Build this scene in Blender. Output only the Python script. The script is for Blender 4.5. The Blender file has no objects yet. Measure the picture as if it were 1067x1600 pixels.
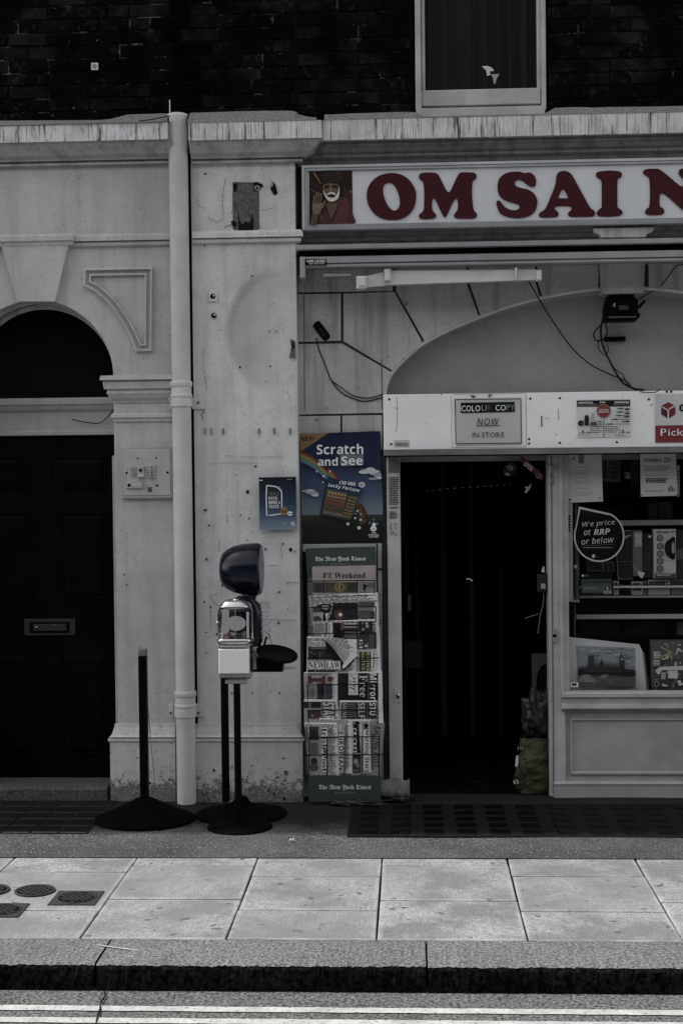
import bpy, math, random
from mathutils import Matrix, Vector, noise as mnoise
R = random.Random(7)
sc = bpy.context.scene
col = sc.collection
rad = math.radians

# ------------------------------------------------------------------ camera
F, CAMY, CAMZ = 2204.0, -8.0, 1.83
PSI, THETA, RHO = math.atan(107.5/F), math.atan(51/F), -0.0105
CM = (Matrix.Translation((0, CAMY, CAMZ)) @ Matrix.Rotation(PSI, 4, 'Z')
      @ Matrix.Rotation(rad(90)-THETA, 4, 'X') @ Matrix.Rotation(RHO, 4, 'Z'))
cd = bpy.data.cameras.new('camera'); cam = bpy.data.objects.new('camera', cd); col.objects.link(cam)
cam.matrix_world = CM
cd.sensor_fit = 'VERTICAL'; cd.sensor_height = 36; cd.sensor_width = 24
cd.lens = F/1600*36; cd.clip_start = .1; cd.clip_end = 500
sc.camera = cam

# ------------------------------------------------------------------ light
SUN_ELEV = rad(56)
SUN_VEC = Vector((-0.672, 0.079, 1.0)).normalized()      # towards the sun: left, a little behind the building
SUN_ELEV = math.asin(SUN_VEC.z)
wd = bpy.data.worlds.new('World'); sc.world = wd; wd.use_nodes = True
nt = wd.node_tree; nt.nodes.clear()
sky = nt.nodes.new('ShaderNodeTexSky'); sky.sky_type = 'NISHITA'; sky.sun_disc = False
sky.sun_elevation = SUN_ELEV; sky.sun_rotation = math.atan2(SUN_VEC.x, SUN_VEC.y)
hs = nt.nodes.new('ShaderNodeHueSaturation'); hs.inputs['Saturation'].default_value = .12
bg = nt.nodes.new('ShaderNodeBackground'); bg.inputs['Strength'].default_value = .15
wo = nt.nodes.new('ShaderNodeOutputWorld')
nt.links.new(sky.outputs[0], hs.inputs['Color']); nt.links.new(hs.outputs[0], bg.inputs['Color']); nt.links.new(bg.outputs[0], wo.inputs[0])
sd = bpy.data.lights.new('sun', 'SUN'); sd.energy = 2.0; sd.angle = rad(.5); sd.color = (1, .985, .955)
so = bpy.data.objects.new('sun', sd); col.objects.link(so)
so.rotation_euler = SUN_VEC.to_track_quat('Z', 'Y').to_euler(); so.location = (-5, 0, 14)
vs = sc.view_settings; vs.view_transform = 'Standard'; vs.look = 'None'; vs.gamma = 1; vs.use_curve_mapping = False
vs.exposure = 0.82

# ------------------------------------------------------------------ projection helpers (a pixel of the photograph to a point at depth Y)
def W(px, py, Y=0.0):
    d = CM.to_3x3() @ Vector(((px-533.5)/F, -(py-800)/F, -1))
    return Vector((0, CAMY, CAMZ)) + d*((Y-CAMY)/d.y)
def G(px, py, z=0.0):
    d = CM.to_3x3() @ Vector(((px-533.5)/F, -(py-800)/F, -1))
    return Vector((0, CAMY, CAMZ)) + d*((z-CAMZ)/d.z)
def wx(px, py, Y=0.0): return W(px, py, Y).x
def wz(px, py, Y=0.0): return W(px, py, Y).z
def rect(x0, y0, x1, y1, Y=0.0):
    cx, cy = (x0+x1)/2, (y0+y1)/2
    return wx(x0, cy, Y), wx(x1, cy, Y), wz(cx, y1, Y), wz(cx, y0, Y)
def S(px, Y=0.0): return px*(Y-CAMY)/F

# ------------------------------------------------------------------ materials
def lin(c):
    c /= 255.0
    return c/12.92 if c <= .04045 else ((c+.055)/1.055)**2.4
GAIN = .50
def alb(r, g, b):
    m = (r+g+b)/3; r, g, b = (c+(m-c)*.14 for c in (r, g, b))
    return tuple(min(.82, max(.0015, lin(c)/GAIN)) for c in (r, g, b))
_m = {}
class NT:
    def __init__(s, name):
        s.m = bpy.data.materials.new(name); s.m.use_nodes = True; s.t = s.m.node_tree; s.t.nodes.clear()
        s.out = s.n('ShaderNodeOutputMaterial'); s.b = s.n('ShaderNodeBsdfPrincipled'); s.l(s.b.outputs[0], s.out.inputs[0])
    def n(s, k, **kw):
        o = s.t.nodes.new(k)
        for a, v in kw.items(): setattr(o, a, v)
        return o
    def l(s, a, b): s.t.links.new(a, b)
    def pos(s, sc=(1, 1, 1)):
        g = s.n('ShaderNodeNewGeometry'); m = s.n('ShaderNodeMapping'); m.inputs['Scale'].default_value = sc
        s.l(g.outputs['Position'], m.inputs['Vector']); return m.outputs[0]
    def noise(s, scale, detail=4, rough=.6, sc=(1, 1, 1), vec=None):
        o = s.n('ShaderNodeTexNoise'); o.inputs['Scale'].default_value = scale; o.inputs['Detail'].default_value = detail
        o.inputs['Roughness'].default_value = rough; s.l(vec or s.pos(sc), o.inputs['Vector']); return o.outputs['Fac']
    def ramp(s, fac, stops):
        o = s.n('ShaderNodeValToRGB'); e = o.color_ramp.elements
        e[0].position, e[0].color = stops[0][0], (*stops[0][1], 1); e[1].position, e[1].color = stops[1][0], (*stops[1][1], 1)
        for p, c in stops[2:]:
            q = e.new(p); q.color = (*c, 1)
        s.l(fac, o.inputs[0]); return o.outputs[0]
    def maprange(s, v, a, b, c=0., d=1.):
        o = s.n('ShaderNodeMapRange'); s.l(v, o.inputs[0])
        for i, x in zip((1, 2, 3, 4), (a, b, c, d)): o.inputs[i].default_value = x
        return o.outputs[0]
    def mix(s, a, b, fac, mode='MIX'):
        o = s.n('ShaderNodeMix', data_type='RGBA', blend_type=mode)
        for v, i in ((fac, 0), (a, 6), (b, 7)):
            if isinstance(v, (int, float)): o.inputs[i].default_value = v
            elif isinstance(v, tuple): o.inputs[i].default_value = (*v, 1)
            else: s.l(v, o.inputs[i])
        return o.outputs[2]
    def math(s, op, a, b=0.):
        o = s.n('ShaderNodeMath', operation=op)
        for v, i in ((a, 0), (b, 1)):
            if isinstance(v, (int, float)): o.inputs[i].default_value = v
            else: s.l(v, o.inputs[i])
        return o.outputs[0]
    def bump(s, h, strength=.3, dist=.003):
        o = s.n('ShaderNodeBump'); o.inputs['Strength'].default_value = strength; o.inputs['Distance'].default_value = dist
        s.l(h, o.inputs['Height']); s.l(o.outputs[0], s.b.inputs['Normal'])
    def fin(s, c, rough=.7, metal=0., spec=.3):
        if isinstance(c, tuple): s.b.inputs['Base Color'].default_value = (*c, 1)
        else: s.l(c, s.b.inputs['Base Color'])
        s.b.inputs['Roughness'].default_value = rough; s.b.inputs['Metallic'].default_value = metal
        s.b.inputs['Specular IOR Level'].default_value = spec
        return s.m
def g3(v): return (v, v, v)
def flat(c, rough=.6, spec=.2, metal=0., name='print_ink'):
    """one ink or paint with a little mottling"""
    k = (tuple(round(x, 4) for x in c), rough, spec, metal)
    if k not in _m:
        t = NT(name); n = t.noise(70, 3)
        _m[k] = t.fin(t.mix(tuple(x*.82 for x in c), tuple(min(1, x*1.12) for x in c), n), rough, metal, spec)
    return _m[k]
def ink(r, g=None, b=None): return flat(alb(r, r if g is None else g, r if b is None else b))
def rubbed(name, c, var=.25, scale=5, rough=.7, spec=.25, bump=.25, bs=140, metal=0., wear=None, wear_at=.62):
    t = NT(name); a = t.noise(scale, 6, .65); f = t.noise(bs, 3, .7)
    cc = t.mix(tuple(x*(1-var) for x in c), tuple(min(1, x*(1+var)) for x in c), t.maprange(a, .3, .7))
    if wear:
        w = t.maprange(t.noise(scale*4.5, 8, .72), wear_at, wear_at+.04); cc = t.mix(cc, wear, w)
    t.bump(t.math('ADD', f, t.math('MULTIPLY', a, .6)), bump, .003)
    return t.fin(cc, rough, metal, spec)
def stucco(name, v, tint=(1, 1, .985), dirt=.5, streak=.25, lowdirt=False, crack=True, blister=None):
    t = NT(name); c = tuple(v*x for x in tint)
    big = t.noise(1.7, 6, .6); mid = t.noise(11, 6, .7); fine = t.noise(170, 2, .6); st = t.noise(14, 5, .6, (1, 1, .07))
    cc = t.mix(tuple(x*.80 for x in c), tuple(x*1.10 for x in c), t.maprange(big, .32, .68))
    cc = t.mix(cc, tuple(x*.55 for x in c), t.math('MULTIPLY', t.maprange(mid, .5, .8), dirt))
    cc = t.mix(cc, tuple(x*.45 for x in c), t.math('MULTIPLY', t.maprange(st, .48, .64), streak))
    cc = t.mix(cc, tuple(x*.25 for x in c), t.math('MULTIPLY', t.maprange(t.noise(46, 2, .5), .70, .74), .8))   # pits
    cc = t.mix(tuple(x*.86 for x in c), cc, t.maprange(fine, .3, .5)) if False else cc
    cc = t.mix(cc, tuple(x*.70 for x in c), t.math('MULTIPLY', t.maprange(t.noise(75, 4, .8), .50, .66), .5))
    if crack:
        vo = t.n('ShaderNodeTexVoronoi', feature='DISTANCE_TO_EDGE'); vo.inputs['Scale'].default_value = 2.3
        ad = t.n('ShaderNodeVectorMath', operation='ADD'); nn = t.n('ShaderNodeTexNoise'); nn.inputs['Scale'].default_value = 7; nn.inputs['Detail'].default_value = 5
        g = t.n('ShaderNodeNewGeometry'); t.l(g.outputs['Position'], nn.inputs['Vector']); t.l(g.outputs['Position'], ad.inputs[0]); t.l(nn.outputs['Color'], ad.inputs[1]); t.l(ad.outputs[0], vo.inputs['Vector'])
        line = t.math('SUBTRACT', 1, t.maprange(vo.outputs['Distance'], 0, .006))
        line = t.math('MULTIPLY', line, t.maprange(t.noise(1.9, 2), .53, .6))
        cc = t.mix(cc, tuple(x*.22 for x in c), line)
    if lowdirt:   # splashes and flaking near the pavement, in patches of their own shape
        sp = t.n('ShaderNodeSeparateXYZ'); g = t.n('ShaderNodeNewGeometry'); t.l(g.outputs['Position'], sp.inputs[0])
        hh = t.maprange(sp.outputs['Z'], .0, .42, .30, -.30)
        pt = t.maprange(t.math('ADD', t.noise(19, 8, .8), hh), .62, .67)
        cc = t.mix(cc, tuple(x*.12 for x in c), t.math('MULTIPLY', pt, t.maprange(fine, .3, .6, .35, 1)))
    if blister:   # rough plaster inside the old blister with the hollow's shade painted in, hard edged at the left and fading to the right
        bx, bz, ba, bb = blister; sp = t.n('ShaderNodeSeparateXYZ'); g = t.n('ShaderNodeNewGeometry'); t.l(g.outputs['Position'], sp.inputs[0])
        u = t.math('DIVIDE', t.math('SUBTRACT', sp.outputs['X'], bx), ba); w = t.math('DIVIDE', t.math('SUBTRACT', sp.outputs['Z'], bz), bb)
        d = t.math('SQRT', t.math('ADD', t.math('MULTIPLY', u, u), t.math('MULTIPLY', w, w)))
        k = t.math('MULTIPLY', t.maprange(t.math('ADD', d, t.math('MULTIPLY', mid, .05)), 1.06, .94), t.maprange(u, .55, -.6, 0, 1))
        cc = t.mix(cc, tuple(x*.62 for x in c), t.math('MULTIPLY', k, t.maprange(t.noise(120, 3, .8), .3, .6, .5, .9)))
    t.bump(t.math('ADD', t.math('MULTIPLY', fine, .5), t.math('ADD', t.noise(28, 5, .7), t.math('MULTIPLY', mid, .6))), .6, .004)
    return t.fin(cc, .82, 0, .2)
def streaky(name, v):
    t = NT(name)
    a = t.noise(34, 5, .75, (1, 1, .05)); b = t.noise(110, 3, .7, (1, 1, .03)); p = t.noise(9, 5, .6)
    cc = t.mix(g3(v), g3(v*.7), t.maprange(p, .35, .65))
    cc = t.mix(cc, g3(.025), t.math('MULTIPLY', t.maprange(a, .53, .63), .95))
    cc = t.mix(cc, g3(.06), t.math('MULTIPLY', t.maprange(b, .56, .66), .75))
    t.bump(t.noise(60, 5, .7), .4, .004); return t.fin(cc, .85, 0, .15)
def speckled(name, lo, hi, scale, rough=.9, bump=.8, dist=.004, big=.3, spark=None, spec=.25, wallshade=False):
    t = NT(name); v = t.noise(scale, 3, .75); b = t.noise(2.2, 5, .6); m = t.noise(scale*.23, 5, .7)
    cc = t.mix(g3(lo), g3(hi), t.maprange(v, .36, .64))
    cc = t.mix(cc, g3(lo*.8), t.math('MULTIPLY', t.maprange(m, .5, .7), .5))
    cc = t.mix(cc, g3(lo), t.math('MULTIPLY', t.maprange(b, .4, .7), big))
    if spark: cc = t.mix(cc, g3(spark), t.maprange(t.noise(scale*.8, 1, .5), .69, .72))
    if wallshade:   # shade along the foot of the wall, painted in with a ragged edge
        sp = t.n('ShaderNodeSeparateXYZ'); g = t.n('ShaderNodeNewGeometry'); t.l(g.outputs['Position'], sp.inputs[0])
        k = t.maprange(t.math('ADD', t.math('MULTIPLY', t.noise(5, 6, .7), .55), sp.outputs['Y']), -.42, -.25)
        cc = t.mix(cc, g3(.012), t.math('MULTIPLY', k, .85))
    t.bump(t.math('ADD', v, m), bump, dist); return t.fin(cc, rough, 0, spec)
def slab_mat(name, v):
    t = NT(name); oi = t.n('ShaderNodeObjectInfo')
    grain = t.noise(95, 3, .7); blot = t.noise(3.2, 7, .65); comb = t.noise(160, 2, .6, (1, .035, 1)); mid = t.noise(22, 6, .7)
    cc = t.mix(g3(v*.70), g3(v*1.35), t.maprange(blot, .42, .58))
    cc = t.mix(cc, g3(v*.50), t.math('MULTIPLY', t.maprange(mid, .48, .68), .6))
    cc = t.mix(cc, g3(v*.35), t.math('MULTIPLY', t.maprange(t.noise(7, 4, .6), .60, .68), .45))
    cc = t.mix(cc, g3(v*.50), t.math('MULTIPLY', t.maprange(comb, .46, .62), t.math('MULTIPLY', oi.outputs['Random'], .5)))
    cc = t.mix(cc, g3(v*.35), t.math('MULTIPLY', t.maprange(grain, .49, .56), .6))
    cc = t.mix(cc, g3(v*.40), t.math('MULTIPLY', t.maprange(t.noise(48, 5, .8), .50, .60), .5))
    cc = t.mix(cc, g3(v*.25), t.maprange(t.noise(14, 1, .4), .70, .72))                 # chewing gum and tar spots
    cc = t.mix(cc, g3(v*.72), t.math('MULTIPLY', oi.outputs['Random'], .55))
    # pale worn edges: object coordinates from the middle of the slab
    tc = t.n('ShaderNodeTexCoord'); sp = t.n('ShaderNodeSeparateXYZ'); t.l(tc.outputs['Generated'], sp.inputs[0])
    ex = t.math('ABSOLUTE', t.math('SUBTRACT', sp.outputs['X'], .5)); ey = t.math('ABSOLUTE', t.math('SUBTRACT', sp.outputs['Y'], .5))
    e = t.maprange(t.math('ADD', t.math('MAXIMUM', ex, ey), t.math('MULTIPLY', mid, .06)), .49, .53)
    cc = t.mix(cc, g3(min(.8, v*1.45)), t.math('MULTIPLY', e, t.maprange(t.noise(6, 5, .7), .4, .65, .15, .85)))
    t.bump(t.math('ADD', t.math('ADD', comb, mid), grain), .5, .003); return t.fin(cc, .88, 0, .2)
def brick_mat(name):
    t = NT(name); oi = t.n('ShaderNodeObjectInfo'); a = t.noise(26, 7, .7); b = t.noise(3, 5, .6)
    cc = t.ramp(oi.outputs['Random'], [(0, (.002, .0018, .0018)), (1, (.011, .0095, .009)), (.45, (.004, .0036, .0034)), (.8, (.016, .0135, .0125))])
    cc = t.mix(cc, (.06, .05, .047), t.math('MULTIPLY', t.maprange(a, .53, .72), .45))
    cc = t.mix(cc, (.0015, .0015, .0015), t.maprange(b, .40, .56))
    cc = t.mix(cc, (.20, .19, .18), t.maprange(t.noise(33, 3, .6), .73, .76))
    t.bump(a, .7, .006); return t.fin(cc, .9, 0, .04)
def mortar_mat(name):
    t = NT(name)
    cc = t.mix(g3(.003), g3(.13), t.maprange(t.noise(5.5, 6, .72), .56, .68))
    t.bump(t.noise(80, 3), .5, .004); return t.fin(cc, .95, 0, .1)
def glass_mat(name, tint=.9, ior=1.3):
    m = bpy.data.materials.new(name); m.use_nodes = True; t = m.node_tree; t.nodes.clear()
    o = t.nodes.new('ShaderNodeOutputMaterial'); mx = t.nodes.new('ShaderNodeMixShader'); tr = t.nodes.new('ShaderNodeBsdfTransparent')
    gl = t.nodes.new('ShaderNodeBsdfGlossy'); fr = t.nodes.new('ShaderNodeFresnel'); fr.inputs[0].default_value = ior
    tr.inputs[0].default_value = (tint, tint, tint, 1); gl.inputs['Roughness'].default_value = .02
    t.links.new(fr.outputs[0], mx.inputs[0]); t.links.new(tr.outputs[0], mx.inputs[1]); t.links.new(gl.outputs[0], mx.inputs[2]); t.links.new(mx.outputs[0], o.inputs[0])
    return m
def grad_mat(name, stops, rough=.5):
    t = NT(name); tc = t.n('ShaderNodeTexCoord'); sp = t.n('ShaderNodeSeparateXYZ'); t.l(tc.outputs['Generated'], sp.inputs[0])
    return t.fin(t.ramp(sp.outputs['Z'], stops), rough, 0, .25)

STUCCO = stucco('painted_stucco', .68)
STUCCO_L = stucco('painted_stucco_low', .62, lowdirt=True)
STUCCO_B = stucco('door_bay_stucco', .55)
STUCCO_S = stucco('weathered_stucco', .50, streak=.6, dirt=.6, crack=False)
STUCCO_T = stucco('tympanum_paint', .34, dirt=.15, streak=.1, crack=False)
STUCCO_D = stucco('shaded_stucco', .22, streak=.7, dirt=.7)  # dirty stucco; shade on the shop cornice and ledge put into its colour
CEMENT = speckled('cement_fillet', .13, .25, 60, bump=.7)
STREAK = streaky('rain_streaked_fascia', .68)
BLACKGAP = flat((.004, .004, .004), .9, .05, name='gap_black')  # near-black that puts the shade of gaps and recesses into the colour
WHITE = rubbed('white_painted_board', (.84, .84, .835), .07, 3, .45, .3, .08, 90, wear=(.25, .25, .25), wear_at=.70)
FRAMEP = rubbed('worn_frame_paint', (.40, .40, .39), .25, 4, .6, .3, .35, 60, wear=(.10, .10, .10), wear_at=.66)
FRAMEL = rubbed('pale_frame_paint', (.47, .47, .46), .2, 4, .6, .3, .3, 60, wear=(.12, .12, .12), wear_at=.68)
PANELP = rubbed('grey_panel_paint', (.36, .36, .355), .2, 4, .55, .3, .2, 60, wear=(.10, .10, .10), wear_at=.70)
ALU = rubbed('dull_aluminium', (.36, .36, .37), .2, 3, .42, .4, .05, 60, metal=.55)
SIGNP = rubbed('sign_face', (.60, .61, .63), .05, 2.5, .4, .3, .05, 200)
REDL = rubbed('red_vinyl', (.046, .009, .012), .10, 6, .5, .15, .05, 100)
BLACKP = rubbed('black_plastic', (.0018, .0018, .002), .3, 8, .45, .07, .1, 90)
RUBBER = rubbed('black_rubber', (.0018, .0018, .0018), .4, 10, .8, .04, .3, 60)
DOORP = rubbed('black_door_paint', (.003, .003, .003), .4, 6, .55, .04, .2, 60)
CHROME = rubbed('worn_chrome', (.55, .55, .55), .2, 8, .22, .5, .05, 60, metal=1)
NAVY = rubbed('navy_gloss_paint', (.002, .0035, .012), .2, 4, .22, .35, .03, 60)
WIRE = flat((.005, .005, .005), .5, .2, name='black_wire')
CABLE = flat((.006, .006, .006), .6, .15, name='cable_sheath')
PAPER = rubbed('newsprint_paper', (.82, .81, .79), .08, 12, .85, .1, .15, 120)
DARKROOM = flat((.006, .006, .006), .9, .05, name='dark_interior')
ASPH = speckled('footway_asphalt', .018, .18, 110, big=.5, spec=.1, bump=.9, spark=.42, wallshade=True)
ROADM = speckled('road_asphalt', .018, .26, 72, bump=1., dist=.006, big=.2)
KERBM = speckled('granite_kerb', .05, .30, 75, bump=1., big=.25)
KERBD = speckled('kerb_shade_grime', .001, .022, 50, bump=.8, big=.4, spec=.02)  # grimy darker granite with the kerb face's shade put into its colour
SLABM = slab_mat('paving_stone', .325)
BRICKM = brick_mat('sooty_brick'); BRICKD = rubbed('band_black_brick', (.0016, .0015, .0015), .6, 12, .9, .02, .7, 60, wear=(.008, .007, .007), wear_at=.62); MORTAR = mortar_mat('old_mortar')  # includes a near-black brick for the band above the pipe
GLASS = glass_mat('window_glass', .95, 1.14); GLASSD = glass_mat('dark_glass', .5, 1.12)
GLOBE = glass_mat('clear_globe_plastic', .93, 1.35)
LINEP = rubbed('road_line_paint', (.50, .49, .47), .25, 14, .7, .2, .5, 90, wear=(.12, .12, .12), wear_at=.57)
STONE = speckled('step_stone', .045, .14, 70, bump=.6)
IRON = speckled('cast_iron', .02, .06, 90, bump=.5)

# ------------------------------------------------------------------ mesh builder
class MB:
    def __init__(s): s.v = []; s.f = []; s.mi = []; s.ms = []; s.sm = []
    def m(s, mat):
        if mat not in s.ms: s.ms.append(mat)
        return s.ms.index(mat)
    def add(s, vs_, fs, mat, smooth=False):
        k = len(s.v); i = s.m(mat); s.v += [tuple(v) for v in vs_]
        for f in fs: s.f.append(tuple(k+j for j in f)); s.mi.append(i); s.sm.append(smooth)
        return s
    def box(s, x0, x1, y0, y1, z0, z1, mat):
        return s.add([(x0, y0, z0), (x1, y0, z0), (x1, y1, z0), (x0, y1, z0), (x0, y0, z1), (x1, y0, z1), (x1, y1, z1), (x0, y1, z1)],
                     [(0, 3, 2, 1), (4, 5, 6, 7), (0, 1, 5, 4), (1, 2, 6, 5), (2, 3, 7, 6), (3, 0, 4, 7)], mat)
    def pbox(s, x0, y0, x1, y1, Y0, Y1, mat):
        """box from pixel corners on its front plane Y0 back to Y1"""
        a, b, c, d = rect(x0, y0, x1, y1, Y0); return s.box(a, b, Y0, Y1, c, d, mat)
    def bev(s, x0, x1, y0, y1, z0, z1, mat, b=.004):
        """box whose front edges are chamfered"""
        V = [(x0, y0+b, z0), (x1, y0+b, z0), (x1, y0+b, z1), (x0, y0+b, z1), (x0+b, y0, z0+b), (x1-b, y0, z0+b), (x1-b, y0, z1-b), (x0+b, y0, z1-b),
             (x0, y1, z0), (x1, y1, z0), (x1, y1, z1), (x0, y1, z1)]
        return s.add(V, [(4, 5, 6, 7), (0, 1, 5, 4), (1, 2, 6, 5), (2, 3, 7, 6), (3, 0, 4, 7), (8, 9, 1, 0), (9, 10, 2, 1), (10, 11, 3, 2), (11, 8, 0, 3), (11, 10, 9, 8)], mat)
    def pbev(s, x0, y0, x1, y1, Y0, Y1, mat, b=.004):
        a, b_, c, d = rect(x0, y0, x1, y1, Y0); return s.bev(a, b_, Y0, Y1, c, d, mat, b)
    def prism(s, poly, Y0, Y1, mat, side=None):
        """polygon of (x, z) on plane Y0 extruded back to Y1"""
        a = sum(poly[i][0]*poly[(i+1) % len(poly)][1]-poly[(i+1) % len(poly)][0]*poly[i][1] for i in range(len(poly)))
        if a < 0: poly = poly[::-1]
        n = len(poly); V = [(x, Y0, z) for x, z in poly]+[(x, Y1, z) for x, z in poly]
        s.add(V, [tuple(range(n)), tuple(range(2*n-1, n-1, -1))], mat)
        k = len(s.v)-2*n; i = s.m(side or mat)
        for j in range(n): s.f.append((k+(j+1) % n, k+j, k+n+j, k+n+(j+1) % n)); s.mi.append(i); s.sm.append(False)
        return s
    def pprism(s, pts, Y0, Y1, mat, side=None): return s.prism([(W(x, y, Y0).x, W(x, y, Y0).z) for x, y in pts], Y0, Y1, mat, side)
    def tube(s, pts, r, mat, n=8, cap=True, smooth=True):
        pts = [Vector(p) for p in pts]; rs = r if isinstance(r, (list, tuple)) else [r]*len(pts); V = []; up = Vector((.13, .97, .21)).normalized()
        for i, p in enumerate(pts):
            t = (pts[min(i+1, len(pts)-1)]-pts[max(i-1, 0)]).normalized()
            a = t.cross(up)
            if a.length < .05: a = t.cross(Vector((1, 0, 0)))
            a.normalize(); b = t.cross(a); up = -b if False else up
            for k in range(n):
                q = 2*math.pi*k/n; V.append(p+(a*math.cos(q)+b*math.sin(q))*rs[i])
        Fs = []
        for i in range(len(pts)-1):
            for k in range(n): Fs.append((i*n+k, i*n+(k+1) % n, (i+1)*n+(k+1) % n, (i+1)*n+k))
        s.add(V, Fs, mat, smooth)
        if cap:
            s.add([V[k] for k in range(n)], [tuple(range(n))], mat); s.add([V[-n+k] for k in range(n)], [tuple(range(n))], mat)
        return s
    def lathe(s, c, prof, mat, n=24, axis='Z', sx=1., sy=1., smooth=True):
        """profile [(r, h)] turned round an axis through c"""
        V = []; Fs = []
        for r_, h in prof:
            for k in range(n):
                q = 2*math.pi*k/n; a, b = r_*math.cos(q)*sx, r_*math.sin(q)*sy
                V.append({'Z': (c[0]+a, c[1]+b, c[2]+h), 'X': (c[0]+h, c[1]+a, c[2]+b), 'Y': (c[0]+a, c[1]+h, c[2]+b)}[axis])
        for i in range(len(prof)-1):
            for k in range(n): Fs.append((i*n+k, i*n+(k+1) % n, (i+1)*n+(k+1) % n, (i+1)*n+k))
        return s.add(V, Fs, mat, smooth)
    def mould(s, prof, x0, x1, Yw, mat, ret0=False, ret1=False, back=.02):
        """moulding: profile [(projection, z)] from top to bottom run from x0 to x1 along a wall at Yw; mitred returns where asked"""
        P = [(-back, prof[0][1])]+list(prof)+[(-back, prof[-1][1])]
        rings = []
        if ret0: rings.append([(x0-p, Yw+back, z) for p, z in P])
        rings.append([((x0-p) if ret0 else x0, Yw-p, z) for p, z in P])
        rings.append([((x1+p) if ret1 else x1, Yw-p, z) for p, z in P])
        if ret1: rings.append([(x1+p, Yw+back, z) for p, z in P])
        n = len(P); V = [v for r_ in rings for v in r_]; Fs = []
        for i in range(len(rings)-1):
            for k in range(n): Fs.append((i*n+k, (i+1)*n+k, (i+1)*n+(k+1) % n, i*n+(k+1) % n)[::-1])
        Fs.append(tuple(range(n))); Fs.append(tuple(range(len(V)-1, len(V)-n-1, -1)))
        return s.add(V, Fs, mat)
    def pmould(s, xref, prof, px0, px1, Yw, mat, ret0=False, ret1=False):
        P = [(p, wz(xref, y, Yw-p)) for p, y in prof]; ym = prof[len(prof)//2][1]
        return s.mould(P, wx(px0, ym, Yw), wx(px1, ym, Yw), Yw, mat, ret0, ret1)
    def text(s, body, r, Y, mat, style='', rot=0, thick=0):
        """text fitted into the pixel rectangle r on plane Y; rot in quarter turns clockwise or a free angle in degrees"""
        vs_, fs = glyphs(body, style)
        xs = [v[0] for v in vs_]; ys = [v[1] for v in vs_]; cx, cy = (min(xs)+max(xs))/2, (min(ys)+max(ys))/2; w, h = max(xs)-min(xs), max(ys)-min(ys)
        c = W((r[0]+r[2])/2, (r[1]+r[3])/2, Y); pw, ph = S(abs(r[2]-r[0]), Y), S(abs(r[3]-r[1]), Y)
        if abs(rot) > 45: pw, ph = ph, pw
        q = -rad(rot); V = []
        for x, y in vs_:
            a, b = (x-cx)/w*pw, (y-cy)/h*ph
            V.append((c.x+a*math.cos(q)-b*math.sin(q), Y, c.z+a*math.sin(q)+b*math.cos(q)))
        return s.add(V, fs, mat)
    def build(s, name, parent=None, origin=None):
        me = bpy.data.meshes.new(name); V = s.v
        if origin is None:
            xs, ys, zs = zip(*V); origin = ((min(xs)+max(xs))/2, (min(ys)+max(ys))/2, min(zs))
        o3 = Vector(origin)
        me.from_pydata([(v[0]-o3.x, v[1]-o3.y, v[2]-o3.z) for v in V], [], s.f)
        for m in s.ms: me.materials.append(m)
        me.polygons.foreach_set('material_index', s.mi); me.polygons.foreach_set('use_smooth', s.sm); me.update()
        return link(name, me, parent, o3)
def world(o):
    p = Vector(o.location)
    while o.parent: p = p+Vector((0, 0, 0)); break
    return Vector(o['_w']) if '_w' in o else p
WPOS = {}
def link(name, me, parent, loc):
    o = bpy.data.objects.new(name, me); col.objects.link(o); WPOS[o.name] = Vector(loc)
    if parent: o.parent = parent; o.location = Vector(loc)-WPOS[parent.name]
    else: o.location = loc
    return o
def empty(name, loc): return link(name, None, None, Vector(loc))
def tag(o, label, cat, group=None):
    o['label'] = label; o['category'] = cat
    if group: o['group'] = group
    return o
def struct(o): o['kind'] = 'structure'; return o
def stuff(o): o['kind'] = 'stuff'; return o
_g = {}
ST = {'serif': (0x1D400, 0x1D41A, 0x1D7CE), 'black': (0x1D56C, 0x1D586, None), 'bold': (0x1D5D4, 0x1D5EE, 0x1D7EC), 'italic': (0x1D608, 0x1D622, None), 'bolditalic': (0x1D63C, 0x1D656, None)}
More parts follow.
